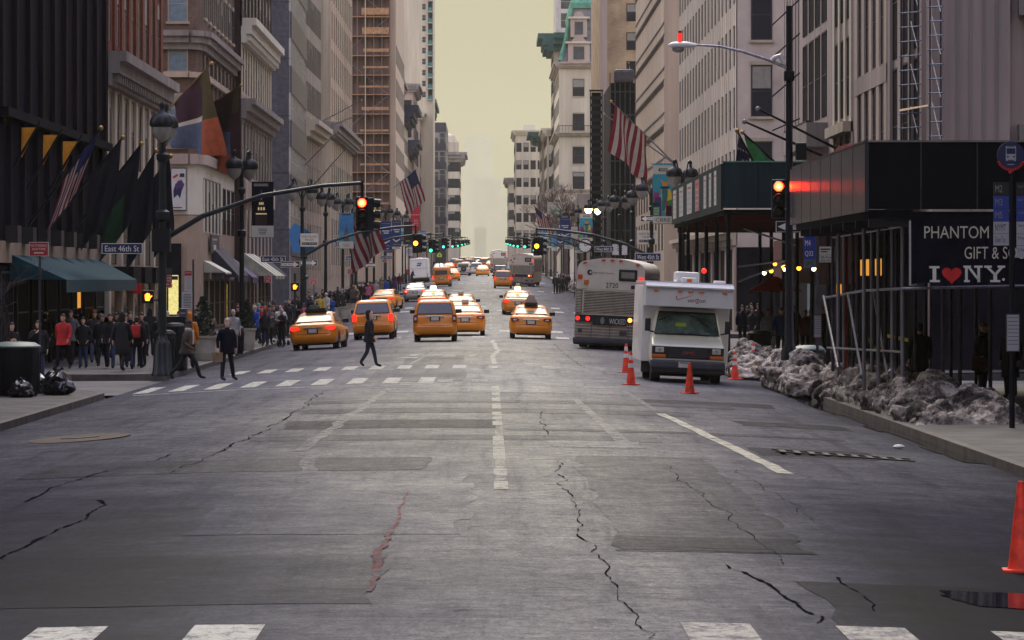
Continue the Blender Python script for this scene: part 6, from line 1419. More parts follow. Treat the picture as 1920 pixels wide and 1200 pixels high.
M('sky_teal', (.05,.33,.42), .7, var=.1); M('sky_blue', (.06,.26,.55), .7, var=.25, scale=1); M('lit_gold', (.75,.55,.25), .6, var=.2, emit=(1,.75,.35), es=.15); M('magenta', (.32,.04,.2), .7, var=.2); M('leaf_green', (.05,.28,.10), .7, var=.2); M('sun_yellow', (.72,.55,.04), .7, var=.1); M('torch_orange', (.7,.3,.04), .7, var=.1); M('banner_navy', (.018,.04,.17), .7, var=.15); M('flag_red', (.26,.014,.04), .8, var=.2); M('flag_white', (.55,.52,.50), .8, var=.1); M('flag_blue', (.018,.024,.10), .8, var=.2); M('flag_maroon', (.045,.012,.032), .8, var=.25); M('flag_slate', (.09,.12,.22), .8, var=.2); M('flag_orange', (.36,.085,.04), .8, var=.2); M('flag_olive', (.07,.055,.02), .8, var=.2); M('flag_dark', (.006,.007,.018), .85, var=.2); M('flag_green', (.012,.05,.022), .85, var=.2); M('pennant_orange', (.85,.36,.035), .8, var=.2); M('banner_red', (.62,.03,.06), .8, var=.15); M('blue_awning', (.02,.19,.52), .7, var=.12)
def b_night(b, w_, h, _):
    base_cloth(b, w_, h, 'cloth_navy'); y = -.016; tower_shape(b, -.06*w_, -.30*h, w_*.55, h*.72, y, 'brick_dark', 'lit_gold'); b.box(-w_/2, -.018, -h/2, w_/2, -.0, -.29*h, 'stucco_white')
    b.bbox(-w_*.4, -.02, h*.42, w_*.25, -.013, h*.47, 'blind', .01)
    for k in range(4): b.rect(0, -.022, -.35*h - k*.03*h, w_*(.4 - .03*k), .012*h, 'flag_slate')
banner('night tower banner with a white foot on the near lamp post', 472, 341, 513, 445, 160, b_night)
def b_day(b, w_, h, _):
    base_cloth(b, w_, h, 'sky_blue'); b.rect(0, -.014, -.2*h, w_, h*.3, 'sky_teal'); tower_shape(b, 0, -.32*h, w_*.42, h*.62, -.018, 'flag_slate'); b.rect(.12*w_, -.022, -.18*h, w_*.12, h*.26, 'flag_orange'); b.box(-w_/2, -.026, -h/2, w_/2, 0, -.30*h, 'stucco_white'); b.rect(0, -.016, h*.46, w_*.6, h*.03, 'sign_black')
    for k in range(3): b.rect(0, -.03, -.37*h - k*.035*h, w_*(.5 - .06*k), .014*h, 'blind')
banner('light blue tower banner with a white foot beside the second signal', 636, 400, 663, 466, 238, b_day)
def b_navy(b, w_, h, _):
    base_cloth(b, w_, h, 'banner_navy'); b.rect(0, -.016, h*.42, w_*.8, h*.02, 'blind')
    b.text('Cathay', 0, -.016, h*.12, w_*.75, h*.07, 'sign_white'); b.text('2014', .05*w_, -.016, h*.02, w_*.45, h*.06, 'sign_white')
    b.add([(-w_*.4, -.016, -h*.24), (-w_*.05, -.016, -h*.34), (w_*.4, -.016, -h*.24), (w_*.4, -.016, -h*.2), (-w_*.05, -.016, -h*.29), (-w_*.4, -.016, -h*.2)], [tuple(range(6))], 'sign_white'); b.rect(0, -.016, -h*.42, w_*.75, h*.03, 'blind')
def b_navy2(b, w_, h, q):
    base_cloth(b, w_, h, 'banner_navy'); b.rect(0, -.016, h*.42, w_*.8, h*.02, 'blind'); b.rect(0, -.016, h*.14, w_*.7, h*.035, 'sign_white'); b.rect(.04*w_, -.016, h*.06, w_*.5, h*.035, 'sign_white')
    b.add([(-w_*.4, -.016, -h*.24), (-w_*.05, -.016, -h*.34), (w_*.4, -.016, -h*.24), (w_*.4, -.016, -h*.2), (-w_*.05, -.016, -h*.29), (-w_*.4, -.016, -h*.2)], [tuple(range(6))], 'sign_white'); b.rect(0, -.016, -h*.42, w_*.75, h*.03, 'blind')
banner('navy banner with a white tick mark, nearer of the adjoining two', 714, 415, 733, 465, 300, b_navy2); banner('navy banner with a white tick mark, farther of the adjoining two', 735, 413, 752, 462, 322, b_navy2); banner('navy banner with a white tick beside the small torch banner', 1050, 408, 1069, 450, 380, b_navy2)
def b_torch(b, w_, h, _):
    base_cloth(b, w_, h, 'sky_teal'); y = -.016
    b.rect(0, y, h*.40, w_, h*.15, 'stucco_white'); b.bbox(-w_*.24, -.024, h*.375, w_*.28, -.018, h*.42, 'sign_black', .01); b.rect(.02*w_, -.028, h*.397, w_*.4, h*.016, 'stucco_white')
    b.add([(-w_*.12, y, h*.10), (w_*.22, y, h*.10), (w_*.34, y, 0), (w_*.34, y, -.2*h), (w_*.05, y, -.3*h), (w_*.0, y, -.32*h), (-w_*.14, y, -.05*h)], [tuple(range(7))], 'sun_yellow')
    b.add([(-w_*.08, y - .004, -.28*h), (w_*.03, y - .004, -.3*h), (w_*.17, y - .004, -.05*h), (w_*.17, y - .004, .09*h), (-w_*.10, y - .004, .09*h), (-w_*.10, y - .004, -.02*h)], [tuple(range(6))], 'glass_teal')
    b.rect(.04*w_, y - .008, .10*h, w_*.4, h*.035, 'awning_teal'); b.add([(-w_*.05, y - .008, .125*h), (w_*.13, y - .008, .125*h), (w_*.22, y - .008, .19*h), (w_*.02, y - .008, .2*h), (-w_*.14, y - .008, .23*h)], [tuple(range(5))], 'torch_orange')
    for x0, x1, zt, m_ in ((-.5,-.32,-.02,'leaf_green'), (-.45,-.22,.02,'magenta'), (-.4,-.12,-.06,'awning_purple'), (-.5,-.2,-.15,'awning_teal'), (.08,.30,-.12,'flag_orange'), (.2,.42,-.1,'leaf_green'), (.36,.5,-.02,'magenta'), (.1,.5,-.2,'flag_maroon')):
        y -= .0015; b.add([(x0*w_, y, -.40*h), (x1*w_, y, -.40*h), (x1*w_, y, zt*h), (x0*w_, y, zt*h)], [(0,1,2,3)], m_)
    b.rect(-.34*w_, y - .004, -.30*h, w_*.28, h*.16, 'leaf_green')
    for k, s_ in enumerate(('REAL', 'ESTATE', 'CAPITAL')): b.text(s_, -.34*w_, y - .008, -.25*h - k*.045*h, w_*.24, h*.03, 'sign_white')
    b.rect(0, -.034, -.44*h, w_, h*.12, 'stucco_white'); b.text('CBRE', -.05*w_, -.038, -.44*h, w_*.66, h*.055, 'awning_teal')
banner('colourful torch and skyline banner lettered CBRE beside the shed', 1224, 307, 1266, 419, 178, b_torch); banner('small torch and skyline banner above the street clock', 1087, 400, 1111, 452, 300, b_torch)
banner('red hanging banner far along the shops', 770, 376, 787, 432, 400, lambda b, w_, h, _: (base_cloth(b, w_, h, 'banner_red'), b.rect(0, -.016, .02*h, w_, .02*h, 'flag_white'), [b.rect(.1*w_, -.016, -h*.15 - k*.06*h, w_*.5, .02*h, 'flag_white') for k in range(4)]))
banner('dark patterned banner beside the navy ones', 757, 416, 773, 458, 340, lambda b, w_, h, _: (base_cloth(b, w_, h, 'sign_black'), b.disc(0, -.016, -.1*h, w_*.3, 'flag_maroon', 10), b.rect(0, -.016, -.35*h, w_*.5, h*.06, 'blind')))
for lb, px0, py0, px1, py1, d, m_ in (('pale billboard panel among the bare trees', 1026, 379, 1060, 402, 450, 'metal_roof'), ('cream notice on the far lamp post by the clock', 1071, 425, 1083, 449, 330, 'cream_sign'), ('white printed board between the clock and bus', 1148, 458, 1176, 478, 285, 'paper'), ('white square notice past the navy banners', 761, 466, 774, 480, 360, 'paper'), ('white paper notice by the far lamp posts', 759, 446, 774, 456, 345, 'cream_sign')):
    sign('notice_board', lb, 'notice', (px0 + px1)/2, (py0 + py1)/2, d, (px1 - px0)*d/F, (py1 - py0)*d/F, m_, lambda b, y: [b.rect(0, y, .25 - k*.16, .4, .05, 'bus_bumper') for k in range(3)] if m_ != 'metal_roof' else b.rect(0, y, -.3, 1.2, .3, 'copper_green'), pole=(0, .3))
for k, (x_, d) in enumerate(((-9.6, 365), (-9.6, 398), (-9.5, 432), (-9.5, 470), (-9.4, 505), (-9.4, 548), (8.2, 350), (8.2, 398), (8.1, 436), (8.1, 475), (8.0, 515), (8.0, 560))):
    z_ = gz(d) + 4.6 + (k % 3)*.3; cxp, czp = CX + x_*F/d, HY - (z_ - CAMZ)*F/d; w2, h2 = .4*F/d, 1.0*F/d
    t = banner('small distant banner hung among the lamp posts far up the avenue', cxp - w2, czp - h2, cxp + w2, czp + h2, d, (b_navy2, b_day, b_torch, b_day)[k % 4]); t['group'] = 'small distant banners far up the avenue'
# blue canvas awning at the 44th street corner
for lb, P, in (('bright blue canvas canopy behind the do not block notice', [(541, 434, 270), (552, 418, 268), (590, 440, 262), (590, 474, 262), (548, 474, 268)]),):
    b = MB(); q = [(X(a, d), d, Z(c_, d)) for a, c_, d in P]; b.add(q + [(p[0], p[1] + .05, p[2]) for p in q], [tuple(range(5)), tuple(range(9, 4, -1))] + [(i, (i+1) % 5, 5 + (i+1) % 5, 5 + i) for i in range(5)], 'blue_awning'); c = Vector(q[0])
    o = b.build('canopy'); tag(o, lb, 'canopy')

# ================================================================ flags
def flag(label, base, tip, u0, u1, length, paint, wave=.12, fly=(0, 0, -1), cut=None, pole_mat='black_metal', ball='gold', nu=13, nv=14, group='flags on building poles', cat='flag', name='flag'):
    base, tip = Vector(base), Vector(tip); t = thing(name, label, cat, base[:], 0, group); ax = tip - base
    b = MB(); b.tube([(0, 0, 0), ax[:]], [.055, .035], pole_mat, 7); b.build('pole', t); b = MB(); b.ball(ax[:], .09, ball, 8, 5); b.build('finial', t)
    if paint is None: return t
    fl = Vector(fly).normalized(); side = ax.cross(fl).normalized(); vs = []; ph = random.random()*6
    for j in range(nv + 1):
        for i in range(nu + 1):
            u, v = i/nu, j/nv
            L_ = length*(1 if cut is None else cut(u))
            p = ax*(u0 + (u1 - u0)*u) + fl*(L_*v) + side*(wave*math.sin(u*9 + v*3 + ph)*(.25 + v)) - ax.normalized()*(.10*length*v*v) + ax.normalized()*(.05*math.sin(v*7 + ph)*v)
            vs.append(p[:])
    b = MB(); n = nu + 1
    groups = {}
    for j in range(nv):
        for i in range(nu): groups.setdefault(paint((i + .5)/nu, (j + .5)/nv), []).append((j*n + i, j*n + i + 1, (j+1)*n + i + 1, (j+1)*n + i))
    for m_, fs in groups.items():
        b.mi(m_)
    b.v = vs
    for m_, fs in groups.items():
        for f in fs: b.f.append(f); b.m.append(b.mi(m_))
    b.build('cloth', t, smooth=True)
    return t
def us(u, v):
    if u > 6/13 and v < .42: return 'flag_white' if (int(u*26) + int(v*28)) % 4 == 0 and False else 'flag_blue'
    return 'flag_red' if int(u*13) % 2 == 0 else 'flag_white'
def us_r(u, v): return us(u, v)
P3 = lambda px, py, d: (X(px, d), d, Z(py, d))
# near corner building: dark row
FL = [('dark navy flag hanging nearest the ribbed building among the row', (80, 395), (190, 240), 126, lambda u, v: 'flag_dark'),]
flag('striped American flag hanging limp against the ribbed dark building', P3(40, 440, 131), P3(189, 240, 131), .55, .97, 1.9, us, wave=.16, fly=(-.3, 0, -1))
flag('dark navy flag beside the striped one, over the cream columns', P3(90, 430, 134), P3(230, 258, 134), .55, .98, 2.3, lambda u, v: 'flag_dark', fly=(-.06, 0, -1))
flag('dark green flag with a pointed lower edge beside the big mast', P3(140, 430, 137), P3(265, 270, 137), .45, .98, 2.4, lambda u, v: 'flag_green' if v > .45 and u < .6 else 'flag_dark', fly=(-.02, 0, -1))
flag('black flag drooping behind the big mast', P3(200, 440, 140), P3(292, 283, 140), .45, .97, 2.6, lambda u, v: 'flag_dark', fly=(0, 0, -1))
flag('black flag with a curled tail in front of the sports poster', P3(240, 400, 144), P3(320, 293, 144), .5, .97, 2.6, lambda u, v: 'flag_dark', fly=(.12, 0, -1))
for k, (px, py, d, lb) in enumerate(((-14, 222, 124.5, 'orange pennant cut off by the picture edge'), (40, 239, 127, 'orange pennant next to the cut off one'), (81, 253, 130.5, 'third orange pennant along the ribbed wall'), (118, 265, 135, 'brightest orange pennant nearest the flag row'))):
    o3 = Vector(P3(px - 30, py + 100, d)); t = thing('pennant', lb, 'pennant', o3[:], 0, 'orange pennants on the ribbed building'); tip3 = Vector(P3(px + 36, py - 12, d))
    b = MB(); b.tube([(0, 0, 0), (tip3 - o3)[:]], [.05, .035], 'black_metal', 6); b.build('pole', t)
    b = MB(); vs = []
    for j in range(7):
        for i in range(5):
            v, u_ = j/6, i/4; w_px = 27*(1 - v*.93); q_ = Vector(P3(px + w_px*u_, py + 56*v, d + .1)) - o3; vs.append((q_.x, q_.y + .05*math.sin(u_*5 + v*4 + k), q_.z))
    b.add(vs, [(j*5 + i, j*5 + i + 1, j*5 + i + 6, j*5 + i + 5) for j in range(6) for i in range(4)], 'pennant_orange'); b.build('cloth', t, smooth=True)
flag('maroon and slate flag with an orange foot, nearer of two on gilt poles', P3(250, 278, 206), P3(397, 118, 199), .52, .97, 4.6, lambda u, v: ('flag_olive' if v < .55 else 'flag_orange') if u > .72 else ('flag_maroon' if v < .5 else ('flag_white' if v < .55 else 'flag_slate')), wave=.3, fly=(.18, 0, -1), cut=lambda u: .45 + .55*u, pole_mat='wood')
flag('maroon and slate flag with a red foot, farther of two on gilt poles', P3(290, 262, 222), P3(452, 160, 214), .62, .98, 5.0, lambda u, v: ('flag_olive' if v < .3 else 'flag_maroon') if u > .85 else ('flag_maroon' if v < .48 else ('flag_slate' if v < .8 else 'flag_orange')), wave=.3, fly=(.0, 0, -1), cut=lambda u: .55 + .45*u, pole_mat='wood')
flag('large striped American flag hanging over the crowded pavement', P3(640, 445, 258), P3(703, 392, 255), .1, .95, 2.6, us, wave=.2, fly=(.35, 0, -1))
flag('yellow fringed flag tucked behind the large striped flag', P3(660, 432, 268), P3(712, 391, 266), .7, 1.0, 2.6, lambda u, v: 'pennant_orange', wave=.1, fly=(.0, 0, -1))
flag('striped American flag high on a pole against the pale facades', P3(738, 352, 350), P3(780, 317, 348), .25, .98, 2.9, us, wave=.15, fly=(.35, 0, -1), pole_mat='steel')
for lb, a, c_, d0, d1 in (('upper bare white flagpole leaning over the scaffold tower', (585, 238), (678, 188), 330, 325), ('lower bare white flagpole leaning over the scaffold tower', (598, 245), (690, 208), 340, 335), ('upper bare flagpole by the corniced front', (552, 330), (630, 250), 320, 315), ('lower bare flagpole by the corniced front', (590, 345), (650, 277), 330, 325)):
    flag(lb, P3(*a, d0), P3(*c_, d1), 0, 0, 0, None, pole_mat='steel', ball='globe_glass', group='bare flagpoles', name='flagpole', cat='flagpole')
flag('large striped American flag hanging before the black netted building', P3(1261, 303, 236), P3(1146, 190, 230), .42, .95, 2.7, (lambda u, v: 'flag_red' if int(u*13) % 2 == 0 else 'flag_white'), wave=.2, fly=(-.12, 0, -1), pole_mat='steel')
flag('bare silver flagpole crossing below the large striped flag', P3(1262, 305, 238), P3(1133, 214, 233), 0, 0, 0, None, pole_mat='steel', ball='globe_glass', group='bare flagpoles', name='flagpole', cat='flagpole')
flag('blue starred flag hanging above the green shed', P3(1420, 318, 150), P3(1382, 245, 148), .35, .95, 1.25, lambda u, v: 'flag_white' if (int(u*13)*3 + int(v*14)*5) % 11 == 0 else 'flag_blue', wave=.06, fly=(-.1, 0, -1), cut=lambda u: .5 + .5*u)
flag('green and yellow flag spread above the green shed', P3(1470, 320, 152), P3(1392, 248, 150), .2, .95, 1.3, lambda u, v: 'sun_yellow' if abs(u - .6) + abs(v - .8)*1.4 < .3 else 'leaf_green', wave=.08, fly=(.18, 0, -1))
for lb, a, c_ in (('upper bare dark flagpole sloping up from the bank', (1595, 292), (1421, 204)), ('lower bare dark flagpole sloping up from the bank', (1560, 300), (1396, 228))):
    flag(lb, P3(*a, 133), P3(*c_, 131), 0, 0, 0, None, ball='globe_glass', group='bare flagpoles', name='flagpole', cat='flagpole')
flag('red and white flag on the buff tower', P3(1185, 165, 392), P3(1179, 118, 390), .1, .98, .9, lambda u, v: 'flag_red' if int(u*5) % 2 else 'flag_white', wave=.08, fly=(.1, 0, -1))
flag('small striped flag above the far crossing arm', P3(1030, 412, 400), P3(1000, 386, 398), .1, .95, 1.8, us, wave=.08, fly=(.2, 0, -1))

# ================================================================ sidewalk sheds
def shed_post(t, x, d, top, r=.045, mat='steel', name='post'):
    b = MB(); z0 = zs(x, d) - .05; b.tube([(x, d, z0), (x, d, top)], r, mat, 8); b.lathe([(.09, z0), (.09, z0 + .04)], mat, (x, d), 8); b.build(name, t)
t = thing('sidewalk_shed', 'black painted sidewalk shed on steel posts, red light gleaming on its street side', 'sidewalk shed', (0, 0, 0))
b = MB(); b.add([(8.02, 82, 4.2), (8.02, 102.5, 4.2), (8.02, 102.5, 5.68), (8.02, 82, 5.68)], [(3,2,1,0)], 'shed_blue'); b.box(8.026, 82.0, 4.2, 8.1, 102.5, 5.68, 'shed_blue')
for k in range(8): b.box(8.016, 82 + k*2.78, 4.2, 8.0225, 82.015 + k*2.78, 5.68, 'shed_black')
b.box(8.0, 82, 5.68, 8.12, 101.5, 5.72, 'dark_steel'); b.build('side_parapet', t)
b = MB(); b.box(8.1, 82, 4.25, 13.9, 82.07, 5.68, 'shed_black')
for k in range(5): b.box(9.2 + k*1.2, 81.97, 4.25, 9.22 + k*1.2, 82, 5.68, 'dark_steel')
b.box(8.08, 81.96, 5.68, 13.9, 82.1, 5.72, 'limestone_grey'); b.build('end_parapet', t)
b = MB(); b.box(8.1, 82.08, 4.05, 13.9, 101.4, 4.2, 'shed_black')
for k in range(7): b.box(8.15, 82.5 + k*3, 3.88, 13.8, 82.65 + k*3, 4.05, 'dark_steel')
b.build('deck', t)
for px, d in ((1572, 95), (1583, 96.5), (1620, 88), (1635, 92), (1647, 87), (1673, 86), (1692, 83.0), (1768, 84), (1800, 86), (1857, 88), (1562, 98), (1599, 93), (1609, 96), (1660, 91), (1681, 95), (1716, 92), (1735, 96), (1783, 93), (1830, 97)):
    shed_post(t, X(px, d), d, 4.05, mat='steel' if px < 1700 and px not in (1562, 1599, 1609, 1660, 1681) else 'dark_steel')
b = MB(); b.tube([P3(1548, 558, 100), P3(1620, 545, 90), P3(1692, 541, 82.9), P3(1920, 536, 82.5)], .035, 'steel', 6); b.build('rail', t)
b = MB(); b.tube([P3(1562, 445, 98), P3(1692, 424, 83.1)], .03, 'steel', 6); b.build('rail', t)
b = MB(); b.tube([P3(1552, 652, 97), P3(1692, 660, 84)], .03, 'steel', 6); b.build('rail', t)
for a, c_, d0, d1 in (((1544, 555), (1571, 690), 94, 90), ((1590, 552), (1616, 704), 91, 88), ((1638, 548), (1664, 704), 90, 86)):
    b = MB(); b.tube([P3(*a, d0), P3(*c_, d1)], .03, 'steel', 6); b.build('brace', t)
shed_post(t, X(1586, 97), 97, 4.0, .055, 'cone')
b = MB(); b.box(X(1705, 81.8), 81.75, 4.0, X(1705, 81.8) + .16, 81.9, 2.62, 'paper'); b.build('corner_strip', t)
t = thing('shop_banner', 'black gift shop banner lettered with a red heart, hung under the shed', 'shop banner', (X(1815, 81.7), 81.7, 3.36)); w_, h = 2.42, 1.42
b = MB(); nx = 20; vs = []
for j in range(7):
    for i in range(nx + 1):
        u, v = i/nx - .5, j/6 - .5; vs.append((u*w_, -.01 - .018*math.sin(i*1.3 + j*.9)*(.6 - v), v*h + .03*math.sin(i*.5)*(1 if j == 0 else 0)))
b.add(vs, [(j*(nx+1) + i, j*(nx+1) + i + 1, (j+1)*(nx+1) + i + 1, (j+1)*(nx+1) + i) for j in range(6) for i in range(nx)], 'cloth_navy'); b.build('cloth', t)
b = MB(); q = lambda px: X(px, 81.7) - t.location.x; qz = lambda py: Z(py, 81.7) - 3.36
b.text('PHANTOM', q(1793), -.045, qz(435.5), q(1854) - q(1733), qz(424) - qz(447), 'cream_sign'); b.build('lettering', t); b = MB(); b.text('GIFT & SOUVENIRS', q(1808) + 1.05, -.045, qz(474), 2.1, .26, 'cream_sign')
b.v = b.v; b.build('lettering', t)
b = MB()
def slab(b, pts, mat='sign_white'): b.add([(q(p[0]), -.048, qz(p[1])) for p in pts], [tuple(range(len(pts)))], mat)
for rr in ([(1742,499),(1761,499),(1761,503),(1742,503)], [(1748,503),(1755,503),(1755,525),(1748,525)], [(1743,525),(1762,525),(1762,529),(1743,529)],
           [(1806,498),(1820,498),(1820,502),(1806,502)], [(1809,502),(1814,502),(1814,525),(1809,525)], [(1807,525),(1818,525),(1818,529),(1807,529)], [(1814,502),(1820,502),(1837,525),(1832,525)], [(1826,498),(1842,498),(1842,502),(1826,502)], [(1832,502),(1837,502),(1837,529),(1832,529)],
           [(1845,498),(1859,498),(1859,502),(1845,502)], [(1870,498),(1884,498),(1884,502),(1870,502)], [(1849,502),(1855,502),(1869,515),(1862,515)], [(1874,502),(1880,502),(1869,515),(1862,515)], [(1862,515),(1869,515),(1869,525),(1862,525)], [(1856,525),(1875,525),(1875,529),(1856,529)]): slab(b, rr)
b.disc(q(1881), -.048, qz(524), .03, 'sign_white', 10)
b.build('slab_lettering', t)
b = MB(); hs = []
for k in range(28):
    a = 2*math.pi*k/28; hx = 16*math.sin(a)**3; hz = 13*math.cos(a) - 5*math.cos(2*a) - 2*math.cos(3*a) - math.cos(4*a); hs.append((q(1784) + hx/17*.222, -.05, qz(515) + hz/17*.215))
b.add(hs, [tuple(range(27, -1, -1))], 'heart_red'); b.build('heart', t)

t = thing('sidewalk_shed', 'dark green sidewalk shed past the crossing, papered with posters along its street side', 'sidewalk shed', (0, 0, 0))
b = MB(); b.box(7.6, 126, 5.05, 7.68, 160, 6.55, 'shed_green'); b.build('side_parapet', t)
b = MB(); b.box(7.68, 126, 5.1, 14.0, 126.08, 6.6, 'shed_green'); b.box(7.6, 125.97, 6.6, 14.0, 126.1, 6.64, 'copper_green')
for k in range(5): b.box(8.8 + k*1.2, 125.985, 5.1, 8.82 + k*1.2, 126, 6.6, 'shed_black')
b.build('end_parapet', t)
b = MB(); b.box(7.7, 126.1, 4.9, 13.9, 159.9, 5.05, 'shed_black')
for k in range(9): b.box(7.8, 127 + k*4, 4.7, 13.8, 127.2 + k*4, 4.9, 'red_dark')
b.build('deck', t)
for i in range(6):
    for x in (7.9, 11.2): shed_post(t, x, 127 + i*6.4, 4.9, .07, 'black_metal')
for k, (a, c_, d0, d1) in enumerate((((1385, 500), (1487, 487), 150, 128), ((1385, 528), (1487, 489), 152, 129), ((1385, 425), (1490, 460), 150, 128))):
    b = MB(); b.tube([P3(*a, d0), P3(*c_, d1)], .035, 'steel', 6); b.build('brace', t)
for d, w_, m_ in ((128.5, 1.2, 'paper'), (131.5, 1.2, 'paper'), (134.5, 1.5, 'paper'), (139, 2.6, 'paper_red'), (144, 3.5, 'paper'), (150.5, 3, 'paper'), (156, 2.5, 'cream_sign')):
    b = MB(); b.box(7.585, d, 5.25, 7.6, d + w_, 6.4, m_)
    for q_ in range(5): b.box(7.58, d + .15*w_, 6.2 - q_*.2, 7.585, d + w_*.85, 6.26 - q_*.2, 'sign_red' if q_ == 0 else 'truck_shade')
    b.build('poster', t)
b = MB(); b.box(12.2, 128, 2.6, 12.3, 165, 4.4, 'red_dark'); b.build('fascia', t)
# work lamps under it
for i, (px, py, d, m_) in enumerate(((1433, 512, 140, 'lamp_lit'), (1446, 508, 138, 'amber_on'), (1469, 500, 134, 'amber_on'), (1472, 505, 133, 'lamp_lit'), (1498, 503, 128, 'amber_on'), (1519, 497, 126, 'amber_on'), (1526, 504, 125.8, 'lamp_lit'), (1453, 495, 150, 'amber_on'))):
    x, y, z = P3(px, py, d); t2 = thing('work_lamp', 'glowing bare work lamp strung in the dark under the green shed', 'lamp', (x, y, z), 0, 'glowing work lamps under the green shed'); b = MB(); b.ball((0, 0, 0), .075, m_, 8, 6); b.build('bulb', t2); b = MB(); b.lathe([(.1, .05), (.03, .12)], 'black_metal', n=8); b.build('holder', t2)
x, y, z = P3(1320, 508, 118); t2 = thing('warning_light', 'round red warning light beside the truck roof', 'warning light', (x, y, z)); b = MB(); b.ball((0, 0, 0), .085, 'red_beacon', 10, 6); b.build('lens', t2); b = MB(); b.tube([(0, .05, -.05), (0, .05, -3)], .03, 'dark_steel', 6); b.build('post', t2)
b = MB(); x, y, z = P3(1455, 546, 146); b.loft([[(-1.0, 0, 0), (1.0, 0, 0), (1.0, 1.6, 0), (-1.0, 1.6, 0)], [(-.1, .7, .55), (.1, .7, .55), (.1, .9, .55), (-.1, .9, .55)]], 'cone'); t2 = thing('vendor_umbrella', 'orange and white vendor umbrella under the green shed', 'umbrella', (x, y, z)); b.build('canopy', t2); b = MB(); b.tube([(0, .8, -2.3), (0, .8, .3)], .03, 'steel', 6); b.build('pole', t2)
# worker's scaffold on the bank front
t = thing('scaffold', 'blue steel pipe scaffold tower with braces against the bank pilasters', 'scaffold', (0, 0, 0))
for px, d in ((1690, 128), (1706, 126), (1722, 124), (1744, 121.5), (1764, 119.5)):
    x = X(px, d); b = MB(); b.tube([(x, d, 5.7), (x, d, 14)], .035, 'dark_steel', 6); b.build('upright', t)
for k in range(11):
    py = 265 - k*27; b = MB(); b.tube([P3(1686, py + 3, 128.5), P3(1726, py, 123.6)], .025, 'flag_slate', 5); b.build('ledger', t); b = MB(); b.tube([P3(1740, py - 9, 122), P3(1768, py - 10, 119)], .025, 'flag_slate', 5); b.build('ledger', t)
for k in range(4):
    py = 262 - k*80; b = MB(); b.tube([P3(1708, py - 62, 125.6), P3(1724, py, 123.9)], .02, 'steel', 5); b.build('brace', t); b = MB(); b.tube([P3(1748, py - 70, 121.2), P3(1764, py, 119.3)], .02, 'steel', 5); b.build('brace', t)
b = MB(); b.add([P3(1686, 205, 128), P3(1740, 196, 122), P3(1740, 199, 121.4), P3(1686, 209, 127.4)], [(0,1,2,3)], 'wood'); b.build('platform', t)
M('tarp_red', (.30,.035,.045), .7, var=.2)
b = MB(); b.add([P3(1552, 299, 125), P3(1606, 290, 117), P3(1598, 267, 118), P3(1570, 276, 122)], [(0,1,2,3)], 'tarp_red'); b.add([P3(1552, 299, 125.3), P3(1606, 290, 117.3), P3(1598, 267, 118.3), P3(1570, 276, 122.3)], [(3,2,1,0)], 'tarp_red')
o = b.build('tarpaulin'); tag(o, 'red tarpaulin sheet bundled on top of the black shed', 'tarpaulin')

